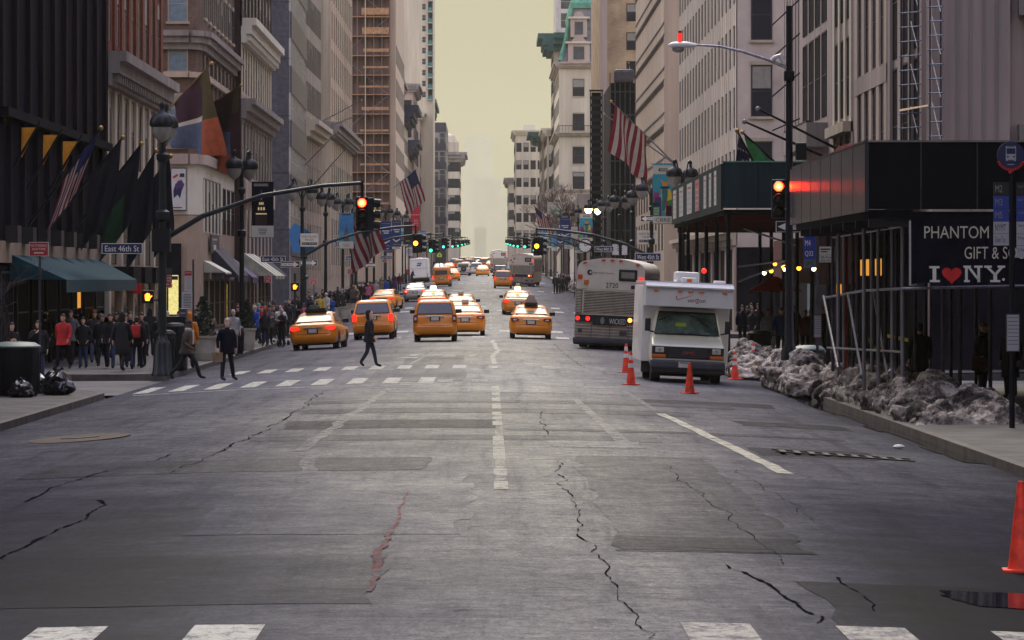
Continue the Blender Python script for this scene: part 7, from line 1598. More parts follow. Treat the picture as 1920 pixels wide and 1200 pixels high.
# ================================================================ snow heaps
SN = bpy.data.materials.new('street_snow'); SN.use_nodes = True; nt = SN.node_tree; N = nt.nodes; L = nt.links; b_ = N['Principled BSDF']
geo = N.new('ShaderNodeNewGeometry')
c_a = ramp(noise(.9, 12, .84), [(.41, (.014,.011,.014)), (.475, (.075,.06,.06)), (.52, (.34,.30,.275)), (.64, (.76,.72,.66))])
c_b = mixc(c_a, ramp(noise(7, 8, .9), [(.34, (.22,.2,.22)), (.47, (.9,.88,.88)), (.62, (1.2,1.2,1.16))]))
L.new(c_b, b_.inputs['Base Color']); b_.inputs['Roughness'].default_value = .85
bp = N.new('ShaderNodeBump'); bp.inputs['Strength'].default_value = .9; bp.inputs['Distance'].default_value = .08; L.new(noise(7, 8, .8), bp.inputs['Height']); L.new(bp.outputs[0], b_.inputs['Normal'])
MATS['street_snow'] = SN
def snow(label, x0, x1, d0, d1, h, seed, ramp_=None):
    rnd = random.Random(seed); bm = bmesh.new(); area = (x1 - x0)*(d1 - d0)
    def hf(u, v):
        x, d = x0 + (x1 - x0)*(u + 1)/2, d0 + (d1 - d0)*(v + 1)/2; e = max(0, 1 - abs(u)**2.2)*max(0, 1 - abs(v)**4)
        return x, d, h*(e**.6)*(.66 + .5*mn.noise(Vector((x*.7 + seed, d*.33, seed))) + .22*mn.noise(Vector((x*1.9, d*.9, seed)))), e
    nx, nd = 26, int((d1 - d0)*4); V = []
    for lay in (0, 1):
        V.append([[bm.verts.new((lambda q: (q[0], q[1], zs(max(q[0], XR + .01), q[1]) - .08 + (max(0, q[2]) + .06)*lay))(hf(i/nx*2 - 1, j/nd*2 - 1))) for i in range(nx + 1)] for j in range(nd + 1)])
    for j in range(nd):
        for i in range(nx):
            bm.faces.new((V[1][j][i], V[1][j][i+1], V[1][j+1][i+1], V[1][j+1][i])); bm.faces.new((V[0][j][i], V[0][j+1][i], V[0][j+1][i+1], V[0][j][i+1]))
    for j in range(nd):
        for i in (0, nx): f_ = (V[0][j][i], V[0][j+1][i], V[1][j+1][i], V[1][j][i]); bm.faces.new(f_ if i else f_[::-1])
    for i in range(nx):
        for j in (0, nd): f_ = (V[0][j][i+1], V[0][j][i], V[1][j][i], V[1][j][i+1]); bm.faces.new(f_ if j else f_[::-1])
    for k in range(int(min(420, 60 + area*12))):
        x, d, z, e = hf(rnd.uniform(-1, 1), rnd.uniform(-1, 1))
        if e < .05: continue
        r = rnd.choice((.05, .07, .09, .12, .17, .24))*rnd.uniform(.8, 1.3)
        m_ = Matrix.Translation((x, d, zs(max(x, XR + .01), d) + max(0, z) - r*.2)) @ Matrix.Rotation(rnd.random()*6, 4, Vector((rnd.random(), rnd.random(), 1))) @ Matrix.Diagonal((r*1.2, r*1.3, r*rnd.uniform(.6, 1.1), 1))
        bmesh.ops.create_icosphere(bm, subdivisions=2, radius=1, matrix=m_)
    me = bpy.data.meshes.new('s'); bm.to_mesh(me); bm.free(); ob = bpy.data.objects.new('s', me); COL.objects.link(ob)
    rm_ = ob.modifiers.new('r', 'REMESH'); rm_.mode = 'VOXEL'; rm_.voxel_size = .045
    dg = bpy.context.evaluated_depsgraph_get(); dg.update(); ev = ob.evaluated_get(dg); m2 = ev.to_mesh(); b = MB()
    no = [v.normal.copy() for v in m2.vertices]; vs = []
    for v, nn in zip(m2.vertices, no):
        c_ = v.co; q = mn.fractal(c_*4.2 + Vector((seed, 0, 0)), .7, 2.1, 5); vs.append((c_ + nn*(.075*q))[:])
    b.add(vs, [tuple(p_.vertices) for p_ in m2.polygons], 'street_snow'); ev.to_mesh_clear(); bpy.data.objects.remove(ob); bpy.data.meshes.remove(me)
    o = b.build('snow_heap', smooth=50); return tag(o, label, 'snow heap', 'dirty snow heaps along the kerb')
snow('long dirty snow heap along the kerb under the black shed', 8.55, 10.75, 77, 92, .82, 3.1, lambda u, v: 1 if v > -.3 else .75 + .25*(v + 1)/.7)
snow('dark dirty snow heap between the litter bin and the long heap', 8.45, 10.0, 90, 100, .85, 7.7)
snow('blackened snow lump beside the leaning cone', 7.75, 9.2, 99, 109, .95, 12.3)
snow('whiter snow bank behind the cones and litter bins', 7.5, 9.8, 117, 128, .95, 21.4)
snow('white snow strip lying far back under the shed', 9.6, 12.0, 104, 107, .28, 33)
snow('thin snow ridge at the kerb beyond the near bus', 8.0, 9.2, 372, 400, .9, 41)

# ================================================================ bins, planters, bags
def bin_thing(label, px, py, r, h, lid='bin_black', n=18, d=None, cat='litter bin'):
    x, d, z = gpos(px, py); z = zg(x, d); t = thing('litter_bin', label, cat, (x, d, z), random.random(), 'litter bins')
    b = MB(); b.lathe([(r*.88, 0), (r*.95, .06), (r, h*.85), (r, h)], 'bin_black', n=n)
    for k in range(14):
        a = 2*math.pi*k/14; b.tube([(r*.97*math.cos(a), r*.97*math.sin(a), .08), (r*1.03*math.cos(a), r*1.03*math.sin(a), h*.9)], .012, 'bin_black', 4)
    b.build('body', t, smooth=40); b = MB(); b.lathe([(r*1.05, h), (r*1.05, h + .04), (r*.8, h + .13), (r*.3, h + .15)], lid, n=n); b.build('lid', t, smooth=40); return t
bin_thing('black litter bin with a pale lid wedged in the snow by the shed', 1517, 722, .42, .95, 'bin_lid'); bin_thing('black litter bin by the corner where puffer jackets walk', 1424, 672, .42, .9); bin_thing('large black bin with a grey green lid at the near corner tree', 28, 742, .62, 1.2, 'bin_lid')
bin_thing('dark round bin behind the man in the navy coat', 440, 664, .36, .98); bin_thing('dark litter bin beside the big mast base', 309, 697, .33, 1.18); bin_thing('dark bin with a small white label beside the walker', 328, 696, .34, 1.4, n=8)
x, d, z = gpos(337, 696); t = thing('news_box', 'tall narrow street cabinet with ribbed grey edge beside the bins', 'street cabinet', (x, d + 1.2, zg(x, d))); b = MB(); b.bbox(-.10, -.2, 0, .14, .3, 2.0, 'dark_steel', .02); b.build('cabinet', t)
b = MB()
for k in range(16): b.box(-.08, -.214, .1 + k*.115, .12, -.2, .15 + k*.115, 'steel')
b.build('ribs', t)
x, d, z = gpos(316, 697); t = thing('news_box', 'black newspaper box with a strip of white print on its lid', 'newspaper box', (x, d + 2, zg(x, d))); b = MB(); b.bbox(-.34, -.3, 0, .40, .3, 1.75, 'bin_black', .03); b.build('cabinet', t); b = MB(); b.rect(.05, -.304, 1.38, .5, .05, 'truck_shade'); b.rect(.1, -.304, 1.3, .38, .03, 'truck_shade'); b.build('lettering', t)
def bush(b, cx_, cy_, z0, rx, rz, n=520, leaf=.07):
    for _ in range(n):
        a, q = random.uniform(0, 2*math.pi), random.random()**.5; zz = random.random()
        rr = rx*(1 - zz**1.6*.8)*q; p = Vector((cx_ + rr*math.cos(a), cy_ + rr*math.sin(a), z0 + rz*zz)); s = leaf*random.uniform(.6, 1.5)
        u = Vector((random.gauss(0, 1), random.gauss(0, 1), random.gauss(0, 1))).normalized(); w_ = u.orthogonal().normalized()
        b.add([p - u*s, p + w_*s*.5, p + u*s, p - w_*s*.5], [(0,1,2,3)], 'evergreen')
def planter(label, px, py, r, h, shrub=1.3, pos=None):
    x, d, z = gpos(px, py); t = thing('planter', label, 'planter', (x, d, zg(x, d)), 0, 'stone planters along the kerb')
    b = MB(); b.lathe([(r*.74, 0), (r*.76, .03), (r*.83, h*.28), (r*.86, h*.29), (r*.85, h*.33), (r*.96, h*.9), (r*1.06, h*.91), (r*1.08, h), (r*.96, h), (r*.9, h*.93)], 'stone_tub', n=20, cap=True); b.build('tub', t, smooth=35)
    b = MB(); b.lathe([(r*.8, 0), (r*.8, -.06)], 'soil', n=14); b.build('shadow_foot', t) if False else None
    if shrub:
        b = MB(); bush(b, 0, 0, h*.9, r*.95, shrub); b.build('shrub', t)
    return t
planter('large white tub planter with a dark evergreen behind the brown coated walker', 381, 676, .50, .90, 1.5); planter('white tub planter with an evergreen beside the crowd near the bin', 463, 657, .38, .93, 1.25)
planter('small stone planter behind the taxi at the kerb', 624, 604, .40, .8, 0); planter('small stone planter beside the lamp base, next to others', 643, 600, .40, .85, 0); planter('small stone planter near the stopped taxi', 652, 595, .38, .8, 0); planter('small stone planter closest to the open taxi door', 660, 592, .38, .85, 0); planter('low stone planter by the boxy taxi mirror', 671, 600, .42, .6, 0)
def bag(label, px, py, s, seed):
    x, d, z = gpos(px, py); b = MB(); bm = bmesh.new(); bmesh.ops.create_icosphere(bm, subdivisions=4, radius=1)
    for v in bm.verts:
        n = mn.fractal(v.co*1.8 + Vector((seed, 0, 0)), 1, 2, 5); f = 1 + .28*n
        up = max(0, v.co.z - .55)
        v.co = Vector((v.co.x*f*(1 - up*1.3), v.co.y*f*(1 - up*1.3), max(-.55, v.co.z*f*.8) + up*.6))*s
        v.co.z += .55*s
    b.addbm(bm, 'bag_black')
    for a in (.4, 2.2, 4.0): b.tube([(0, 0, s*1.35), (.35*s*math.cos(a), .2*s*math.sin(a), s*1.62)], [.07*s, .1*s], 'bag_black', 5)
    o = b.build('rubbish_bag', loc=(x, d, zg(x, d)), smooth=30); return tag(o, label, 'rubbish bag', 'black rubbish bags')
bag('knotted shiny black rubbish bag at the kerb edge', 108, 741, .42, 2.2); bag('slumped black rubbish bag beside the knotted one and the bin', 64, 738, .38, 5.1); bag('black rubbish bag half behind the corner bin', 40, 745, .30, 8.8)

# ================================================================ bare trees
def tree(label, x, d, z, h, seed, thin=1., pale='bark', spread=.8, levels=5):
    rnd = random.Random(seed); t = thing('bare_tree', label, 'tree', (x, d, z), 0, 'bare winter trees'); tb, cb = MB(), MB()
    def grow(p, v, L_, r, lv):
        q = p + v*L_; mid = p + v*L_*.5 + Vector((rnd.gauss(0, .04), rnd.gauss(0, .04), 0))*L_
        (tb if lv == 0 else cb).tube([p, mid, q], [r, r*.86, r*.72], pale, 6 if lv < 2 else 3, cap=False)
        if lv >= levels: return
        for _ in range(rnd.choice((2, 3, 3)) if lv < 4 else 3):
            w_ = (v + Vector((rnd.gauss(0, spread), rnd.gauss(0, spread), rnd.uniform(-.25, .5)))).normalized()
            grow(p + v*L_*rnd.uniform(.6, 1), w_, L_*rnd.uniform(.55, .8), r*.6, lv + 1)
    grow(Vector((0, 0, 0)), Vector((0, 0, 1)), h*.3, .12*thin*h/8, 0)
    tb.build('trunk', t); cb.build('crown', t); return t
tree('bare young street tree at the picture edge before the teal awnings', X(14, 107), 107, zs(-13, 107), 5.6, 4, .8, levels=5, spread=.75)
for k, (x, d, h, lb) in enumerate(((9.2, 474, 15, 'bare tree nearest the library corner, over the pale billboard'), (11.0, 488, 17, 'wide bare tree behind the nearest library tree'), (8.6, 505, 14, 'bare tree standing over the far bus roof'), (10.4, 525, 17, 'bare tree before the limestone mansion corner'), (8.2, 545, 15, 'slim bare tree beside the far traffic lights'), (7.4, 572, 15, 'farthest bare tree under the tall pale block'), (10.6, 440, 14, 'bare tree beside the fire stairs and netting'))):
    tree(lb, x, d, zs(x, d), h, 20 + k, 1.35, 'bark_pale', .55, levels=6)
# fire stair tower beside the netted building
t = thing('fire_stairs', 'black iron fire stair tower on the front of the buff buildings', 'fire stairs', (X(1118, 360), 360, 0)); 
for xx in (-.55, .55):
    b = MB(); b.box(xx - .05, -.05, 2, xx + .05, .05, 20.5, 'black_metal'); b.build('upright', t)
for k in range(24):
    b = MB(); b.box(-.55, -.02, 4 + k*.68, .55, .02, 4.3 + k*.68, 'black_metal'); b.build('rung', t)
b = MB(); b.box(-.65, -.2, 20.4, .65, .4, 20.55, 'black_metal'); b.build('landing', t)
b = MB(); b.box(-.45, .25, 4, .45, .3, 20.3, 'shed_black'); b.build('backing', t)
# ================================================================ people
SKIN = [M('skin_light', (.66,.41,.30), .55, var=.06), M('skin_tan', (.50,.29,.19), .55, var=.06), M('skin_dark', (.10,.05,.035), .55, var=.06)]
CL = {}
def cloth(name, col, v=.25): CL[name] = M('cloth_' + name, col, .85, var=v, scale=6, bump=.15)
for n_, c_ in dict(black=(.008,.008,.014), navy=(.009,.012,.038), charcoal=(.025,.024,.032), grey=(.12,.12,.14), pale=(.42,.41,.40), white=(.62,.61,.58), brown=(.075,.055,.042), tan=(.27,.19,.12), red=(.45,.02,.025), maroon=(.10,.012,.022),
                   orange=(.62,.20,.02), blue=(.015,.035,.20), bright_blue=(.02,.10,.42), jeans=(.035,.055,.12), dark_jeans=(.015,.02,.045), green=(.03,.09,.05), silver=(.30,.34,.40), pink=(.55,.14,.26), yellow=(.6,.42,.06), teal=(.05,.28,.30), purple=(.07,.03,.11), stripe=(.55,.25,.25), cap_orange=(.35,.15,.045)).items(): cloth(n_, c_)
M('hair_dark', (.014,.010,.009), .6, var=.2); M('hair_brown', (.06,.032,.02), .6, var=.2); M('hair_grey', (.36,.34,.32), .6, var=.15); M('hair_blond', (.33,.22,.10), .6, var=.2); M('eye', (.02,.015,.015), .3, var=0); M('lip', (.26,.07,.06), .5, var=0)

def pose_joints(kind):
    J = dict(pel=(0,0,.96), spi=(0,.0,1.15), che=(0,-.01,1.34), nec=(0,-.01,1.50), hd=(0,-.02,1.60),
             sl=(-.19,0,1.42), sr=(.19,0,1.42), hl=(-.095,0,.92), hr=(.095,0,.92))
    def leg(s, kx, ky, kz, ax, ay, az, tx=None):
        J['k' + s] = (kx, ky, kz); J['a' + s] = (ax, ay, az); J['t' + s] = tx or (ax, ay - .17, az - .045)
    def arm(s, ex, ey, ez, wx, wy, wz): J['e' + s] = (ex, ey, ez); J['w' + s] = (wx, wy, wz)
    leg('l', -.10, -.02, .50, -.11, .02, .09); leg('r', .10, -.02, .50, .11, .02, .09)
    arm('l', -.25, .03, 1.16, -.25, -.05, .92); arm('r', .25, .03, 1.16, .25, -.05, .92)
    if kind == 'walk':
        leg('l', -.10, -.16, .53, -.10, -.30, .12, (-.10, -.47, .13)); leg('r', .10, .06, .50, .10, .33, .17, (.10, .20, .05))
        arm('l', -.26, .12, 1.18, -.25, .16, .95); arm('r', .26, -.06, 1.17, .25, -.24, .98)
    elif kind == 'walk2':
        leg('l', -.10, .04, .50, -.10, .26, .15, (-.10, .14, .045)); leg('r', .10, -.14, .52, .10, -.22, .09)
        arm('l', -.26, -.05, 1.17, -.24, -.20, .97); arm('r', .26, .10, 1.18, .25, .13, .94)
    elif kind == 'long':
        leg('l', -.09, -.28, .56, -.09, -.40, .13, (-.09, -.57, .10)); leg('r', .09, .16, .50, .09, .46, .20, (.09, .36, .05))
        arm('l', -.25, .08, 1.16, -.22, -.12, 1.0); arm('r', .25, .06, 1.16, .22, -.14, 1.0)
        for k in ('spi', 'che', 'nec', 'hd', 'sl', 'sr'): J[k] = (J[k][0], J[k][1] - .05*(J[k][2] - .9)/.6, J[k][2])
    elif kind == 'phone':
        arm('l', -.27, -.02, 1.18, -.08, -.27, 1.26); arm('r', .27, -.02, 1.18, .08, -.27, 1.26)
    elif kind == 'mouth':
        arm('l', -.25, -.08, 1.20, -.05, -.20, 1.44)
    elif kind == 'lean':
        for k in ('spi', 'che', 'nec', 'hd', 'sl', 'sr'): J[k] = (J[k][0], J[k][1] - .16*(J[k][2] - .96)/.6, J[k][2] - .02)
        arm('l', -.24, -.14, 1.12, -.16, -.36, 1.05); arm('r', .24, -.14, 1.12, .16, -.36, 1.05)
        leg('l', -.10, -.07, .50, -.10, .05, .09); leg('r', .10, -.02, .50, .12, .16, .10)
    elif kind == 'pocket':
        arm('l', -.28, .06, 1.17, -.19, -.06, .98); arm('r', .28, .06, 1.17, .19, -.06, .98)
    elif kind == 'carry':
        leg('l', -.15, -.10, .51, -.20, -.16, .09, (-.15, -.32, .05)); leg('r', .16, .02, .50, .26, .14, .11, (.33, .0, .05)); arm('l', -.27, .02, 1.16, -.29, -.08, .93); arm('r', .27, .04, 1.17, .27, -.02, .93)
    return J
EDG = [('pel','spi'),('spi','che'),('che','nec'),('nec','hd'),('che','sl'),('sl','el'),('el','wl'),('che','sr'),('sr','er'),('er','wr'),('pel','hl'),('hl','kl'),('kl','al'),('al','tl'),('pel','hr'),('hr','kr'),('kr','ar'),('ar','tr')]
RAD = dict(pel=(.165,.125), spi=(.165,.12), che=(.175,.125), nec=(.062,.062), hd=(.055,.055), sl=(.085,.09), sr=(.085,.09), el=(.062,.062), er=(.062,.062), wl=(.043,.043), wr=(.043,.043),
           hl=(.10,.11), hr=(.10,.11), kl=(.072,.075), kr=(.072,.075), al=(.055,.06), ar=(.055,.06), tl=(.042,.035), tr=(.042,.035))
BODY = {}
def hand_geo(b, w_, e, mi_skin, side):
    w_, e = Vector(w_), Vector(e); a = (w_ - e).normalized(); fwd = Vector((0, -1, 0)); pn = Vector((side, 0, 0))
    x_ = a.cross(pn).normalized()
    if x_.y > 0: x_ = -x_
    c = w_ + a*.05; rings = []
    for t_, wd, th in ((-.02, .026, .02), (.02, .037, .017), (.07, .042, .015), (.095, .036, .012)):
        o = w_ + a*t_; rings.append([o + x_*wd*math.cos(k*math.pi/4) + pn*th*math.sin(k*math.pi/4) for k in range(8)])
    b.loft(rings, mi_skin)
    for k in range(4):
        o = w_ + a*.092 + x_*(.028 - k*.019); l = (.062, .075, .07, .055)[k]
        b.tube([o, o + a*l*.5 - pn*.006, o + a*l*.85 - pn*.022], [.0095, .0088, .006], mi_skin, 5)
    o = w_ + a*.03 + x_*.03; b.tube([o, o + x_*.03 + a*.03, o + x_*.036 + a*.06 - pn*.008], [.0115, .0105, .007], mi_skin, 5)
def body_mesh(kind):
    if kind in BODY: return BODY[kind]
    J = pose_joints(kind); names = list(J); me = bpy.data.meshes.new('b'); me.from_pydata([J[n] for n in names], [(names.index(a), names.index(c)) for a, c in EDG], [])
    ob = bpy.data.objects.new('b', me); COL.objects.link(ob)
    md = ob.modifiers.new('s', 'SKIN'); md.use_smooth_shade = True; ob.modifiers.new('u', 'SUBSURF').levels = 1
    sv = me.skin_vertices[0].data
    for i, n in enumerate(names): sv[i].radius = RAD[n]; sv[i].use_root = (n == 'pel')
    dg = bpy.context.evaluated_depsgraph_get(); dg.update(); ev = ob.evaluated_get(dg); m2 = ev.to_mesh()
    vs = [v.co[:] for v in m2.vertices]; fs = [tuple(p.vertices) for p in m2.polygons]; ev.to_mesh_clear()
    bpy.data.objects.remove(ob); bpy.data.meshes.remove(me)
    b = MB(); b.mats = [MATS['cloth_black'], MATS['cloth_dark_jeans'], SKIN[0], MATS['rubber'], MATS['eye'], MATS['lip']]
    segs = [(Vector(J[a]), Vector(J[c]), a + '-' + c) for a, c in EDG]
    slot = {}
    for a, c in EDG:
        k = a + '-' + c; slot[k] = 1 if (a[0] in 'hk' and a != 'hd') and c[0] in 'ka' else (3 if c[0] == 't' else (2 if k == 'nec-hd' else 0))
    slot['pel-hl'] = slot['pel-hr'] = 1
    mm = []
    for f in fs:
        p = sum((Vector(vs[i]) for i in f), Vector())/len(f); best = min(segs, key=lambda s_: ((s_[0] + (s_[1]-s_[0])*max(0, min(1, (p - s_[0]).dot(s_[1]-s_[0])/(s_[1]-s_[0]).length_squared)) - p).length)); k = slot[best[2]]
        if p.z < .88 and k == 0 and abs(p.x) < .2: k = 1
        mm.append(k)
    b.v = vs; b.f = fs; b.m = mm
    # head
    hc = Vector(J['hd']) + Vector((0, -.012, .085)); rings = []
    for j, (zz, rx, ryf, ryb) in enumerate(((-.125,.028,.055,.02),(-.115,.042,.078,.035),(-.09,.055,.086,.055),(-.05,.066,.088,.075),(-.01,.071,.088,.09),(.03,.073,.088,.095),(.07,.069,.078,.088),(.10,.052,.055,.065),(.118,.02,.02,.03))):
        rings.append([hc + Vector((rx*math.cos(2*math.pi*k/14), -(ryf if math.sin(2*math.pi*k/14) > 0 else ryb)*math.sin(2*math.pi*k/14), zz)) for k in range(14)])
    b.loft(rings, b.mats[2])
    fr = hc.y - .086
    b.add([(hc.x - .006, fr - .0, hc.z + .018), (hc.x + .006, fr, hc.z + .018), (hc.x + .017, fr + .006, hc.z - .03), (hc.x - .017, fr + .006, hc.z - .03), (hc.x, fr - .026, hc.z - .027)], [(0,1,4), (1,2,4), (2,3,4), (3,0,4)], b.mats[2])
    for s in (-1, 1):
        b.ball((hc.x + s*.028, fr + .012, hc.z + .014), (.012, .008, .007), b.mats[4], 7, 4); b.box(hc.x + s*.03 - .015, fr + .002, hc.z + .029, hc.x + s*.03 + .015, fr + .012, hc.z + .034, b.mats[4]); b.ball((hc.x + s*.073, hc.y, hc.z - .005), (.010, .022, .034), b.mats[2], 7, 5)
    b.ball((hc.x, fr + .006, hc.z - .062), (.022, .007, .007), b.mats[5], 7, 4)
    for s, k in ((-1, 'l'), (1, 'r')): hand_geo(b, J['w' + k], J['e' + k], b.mats[2], s)
    BODY[kind] = (b.mesh('body', 60), hc); return BODY[kind]
GEAR = {}
def gear(kind, pose):
    J = pose_joints(pose); hc = body_mesh(pose)[1]; key = (kind, tuple(round(q, 3) for q in hc) if kind not in ('coat', 'jacket') else pose)
    if key in GEAR: return GEAR[key]
    b = MB(); m = MATS['cloth_black']
    def cap(z0, z1, k=1.08, back=.0, mat=m, front=None):
        rings = []
        for t_ in range(7):
            zz = z0 + (z1 - z0)*t_/6; q = (zz + .125)/.245; rr = math.sqrt(max(.02, 1 - (max(0, zz - .02)/.115)**2)) if zz > .02 else 1
            rings.append([hc + Vector((.074*k*rr*math.cos(2*math.pi*a/14), .012 + (.094*k)*rr*math.sin(2*math.pi*a/14), zz)) for a in range(14)])
        b.loft(rings, mat)
    if kind == 'hair':
        vs = []
        rings = []
        for zz, rx, yf, yb in ((-.07,.062,.0,.086),(-.03,.078,-.02,.103),(.02,.081,-.045,.108),(.055,.08,-.088,.104),(.09,.068,-.08,.09),(.118,.045,-.05,.06),(.13,.012,-.012,.02)):
            rings.append([hc + Vector((rx*math.cos(2*math.pi*k/14), (yb if math.sin(2*math.pi*k/14) > 0 else -yf)*math.sin(2*math.pi*k/14), zz)) for k in range(14)])
        b.loft(rings, m)
    elif kind == 'long_hair':
        rings = []
        for zz, rx, yf, yb in ((-.24,.075,.02,.09),(-.15,.088,.0,.10),(-.06,.088,-.01,.105),(.02,.085,-.035,.108),(.055,.081,-.088,.104),(.09,.068,-.08,.09),(.118,.045,-.05,.06),(.13,.012,-.012,.02)):
            rings.append([hc + Vector((rx*math.cos(2*math.pi*k/14), (yb if math.sin(2*math.pi*k/14) > 0 else -yf)*math.sin(2*math.pi*k/14) + (.03 if zz < -.05 else 0), zz)) for k in range(14)])
        b.loft(rings, m)
    elif kind == 'beanie': cap(.028, .128, 1.12); b.ball(tuple(hc + Vector((0, .01, .12))), .022, m, 8, 5)
    elif kind == 'cap':
        cap(.03, .125, 1.12); b.add([hc + Vector(q) for q in ((-.06,-.085,.035),(.06,-.085,.035),(.05,-.16,.02),(0,-.175,.018),(-.05,-.16,.02),(-.06,-.085,.047),(.06,-.085,.047),(.05,-.16,.03),(0,-.175,.028),(-.05,-.16,.03))], [(0,1,2,3,4),(9,8,7,6,5),(0,4,9,5),(4,3,8,9),(3,2,7,8),(2,1,6,7)], m)
    elif kind == 'helmet': cap(.02, .135, 1.3); b.lathe([(.13, hc.z + .02), (.13, hc.z + .03)], m, (hc.x, hc.y - .01), 14)
    elif kind == 'hood':
        rings = []
        for zz, rx, yf, yb in ((-.16,.105,.07,.10),(-.10,.10,.03,.115),(-.04,.10,.02,.125),(.03,.098,.01,.125),(.07,.09,-.07,.12),(.115,.07,-.06,.095),(.145,.03,-.02,.05)):
            rings.append([hc + Vector((rx*math.cos(2*math.pi*k/14), (yb if math.sin(2*math.pi*k/14) > 0 else (-yf if yf < 0 else .0))*math.sin(2*math.pi*k/14) + (.02), zz)) for k in range(14)])
        b.loft(rings, m)
    elif kind == 'scarf':
        n_ = Vector(J['nec']); b.lathe([(.07, n_.z - .02), (.095, n_.z), (.095, n_.z + .06), (.07, n_.z + .08)], m, (n_.x, n_.y), 12); b.bbox(n_.x - .05, n_.y - .16, n_.z - .42, n_.x + .04, n_.y - .12, n_.z + .02, m, .015)
    elif kind in ('coat', 'jacket'):
        hem = .52 if kind == 'coat' else .80; rings = []; pl = Vector(J['pel']); ch = Vector(J['che']); sp = Vector(J['spi'])
        la = abs(J['kl'][1] - J['kr'][1])*.5; my = (J['kl'][1] + J['kr'][1])*.5; q = (.96 - hem)/.46
        for (cx_, cy, cz), rx, ry in (((pl.x, pl.y + my*q, hem), .205 + .02*q, .15 + la*q*.9), ((pl.x, pl.y + my*q, hem + .01), .215 + .02*q, .16 + la*q*.9), ((pl.x, pl.y + my*q*.4, (hem + .98)/2), .215, .165 + la*q*.5), ((pl.x, pl.y, .98), .20, .155), ((sp.x, sp.y, 1.16), .195, .148), ((ch.x, ch.y, 1.33), .205, .15), ((ch.x, ch.y, 1.42), .19, .125), ((J['nec'][0], J['nec'][1], 1.50), .088, .088), ((J['nec'][0], J['nec'][1], 1.545), .078, .082)):
            rings.append([(cx_ + rx*math.copysign(abs(math.cos(2*math.pi*k/16))**.8, math.cos(2*math.pi*k/16)), cy + ry*math.sin(2*math.pi*k/16), cz) for k in range(16)])
        b.loft(rings, m)
        if kind == 'coat': b.box(-.012, rings[3][12][1] - .012, hem + .05, .012, rings[3][12][1] - .002, 1.3, 'cloth_charcoal')
    elif kind == 'backpack':
        b.bbox(-.15, .11, 1.05, .15, .28, 1.46, m, .06); b.bbox(-.11, .26, 1.08, .11, .33, 1.26, m, .03)
        for s in (-1, 1): b.tube([(s*.11, .12, 1.42), (s*.12, .0, 1.50), (s*.12, -.15, 1.36), (s*.13, -.06, 1.14), (s*.14, .12, 1.1)], .018, m, 5)
    GEAR[key] = b.mesh(kind, 50); return GEAR[key]
def setmat(o, i, mat):
    o.material_slots[i].link = 'OBJECT'; o.material_slots[i].material = mat
def person(label, px, py, coat='black', legs='dark_jeans', pose='stand', face=0, h=1.74, head='hair', hc='hair_dark', skin=0, top='jacket', extra=(), group=None, pos=None, z=None):
    """face: heading in degrees, 0 towards us, 90 to the right of the picture, 180 away"""
    if pos: x, d = pos; zz = zg(x, d)
    else: x, d, zz = gpos(px, py)
    zz = zg(x, d) if z is None else z; s = h/1.79
    t = thing('person', label, 'person', (x, d, zz), R(face), group); w_ = random.uniform(.93, 1.13); t.scale = (s*w_, s*w_, s)
    o = part(body_mesh(pose)[0], 'body', t); setmat(o, 0, CL[coat]); setmat(o, 1, CL[legs]); setmat(o, 2, SKIN[skin])
    if top: g = part(gear(top, pose), top, t); setmat(g, 0, CL[coat])
    if head:
        g = part(gear(head, pose), 'hair' if 'hair' in head else head, t); setmat(g, 0, MATS[hc] if hc in MATS else CL[hc])
    for k, c_ in extra:
        g = part(gear(k, pose), k, t); setmat(g, 0, CL[c_])
    return t
P = person
# the three crossing the road
P('grey haired man in a dark navy overcoat stepping over the crossing with a paper bag', 425, 715, 'navy', 'black', 'carry', 24, 1.80, 'hair', 'hair_grey', 0, 'jacket')
x, d, z = gpos(425, 715); t = thing('paper_bag', 'brown paper carrier bag held low by the grey haired man', 'paper bag', (x - .25, d - .20, z + .56), R(15))
b = MB(); b.loft([[(-.14, -.06, 0), (.14, -.06, 0), (.14, .06, 0), (-.14, .06, 0)], [(-.15, -.05, .28), (.15, -.05, .28), (.15, .05, .28), (-.15, .05, .28)]], 'cloth_tan'); b.build('bag', t); b = MB(); b.tube([(-.07, 0, .27), (-.06, 0, .36), (.06, 0, .36), (.07, 0, .27)], .007, 'cloth_tan', 5); b.build('handle', t)
P('walker in a brown coat and knit cap striding out from the waste bins', 349, 712, 'brown', 'black', 'long', 90, 1.80, 'beanie', 'charcoal', 2, 'jacket', (('scarf', 'white'),), pos=(X(349, 115), 115))
P('hooded man in black crossing alone between the taxis', 692, 689, 'black', 'dark_jeans', 'walk2', 84, 1.80, 'hood', 'black', 0, 'jacket')
# the corner group
P('woman with a hand at her mouth, dark coat and jeans, by the rubbish bags', 72, 713, 'black', 'jeans', 'mouth', 5, 1.70, 'long_hair', 'hair_dark', 0, 'jacket'); P('person in a dark coat half hidden behind the corner bin and tree', 22, 716, 'black', 'dark_jeans', 'phone', 20, 1.66, 'hair', 'hair_dark', 0)
P('person in a bright red jacket walking behind the sign post', 119, 694, 'red', 'navy', 'walk', -15, 1.78, 'hair', 'hair_dark', 1); P('person in a grey knit hat just behind the red jacket', 133, 686, 'grey', 'black', 'walk2', -10, 1.86, 'beanie', 'grey', 0)
P('smiling woman with long dark hair in a black jacket and faded jeans', 156, 691, 'black', 'jeans', 'pocket', -4, 1.66, 'long_hair', 'hair_dark', 0); P('person with a shopping bag behind the woman in faded jeans', 177, 684, 'charcoal', 'jeans', 'walk', 10, 1.82, 'hair', 'hair_brown', 1)
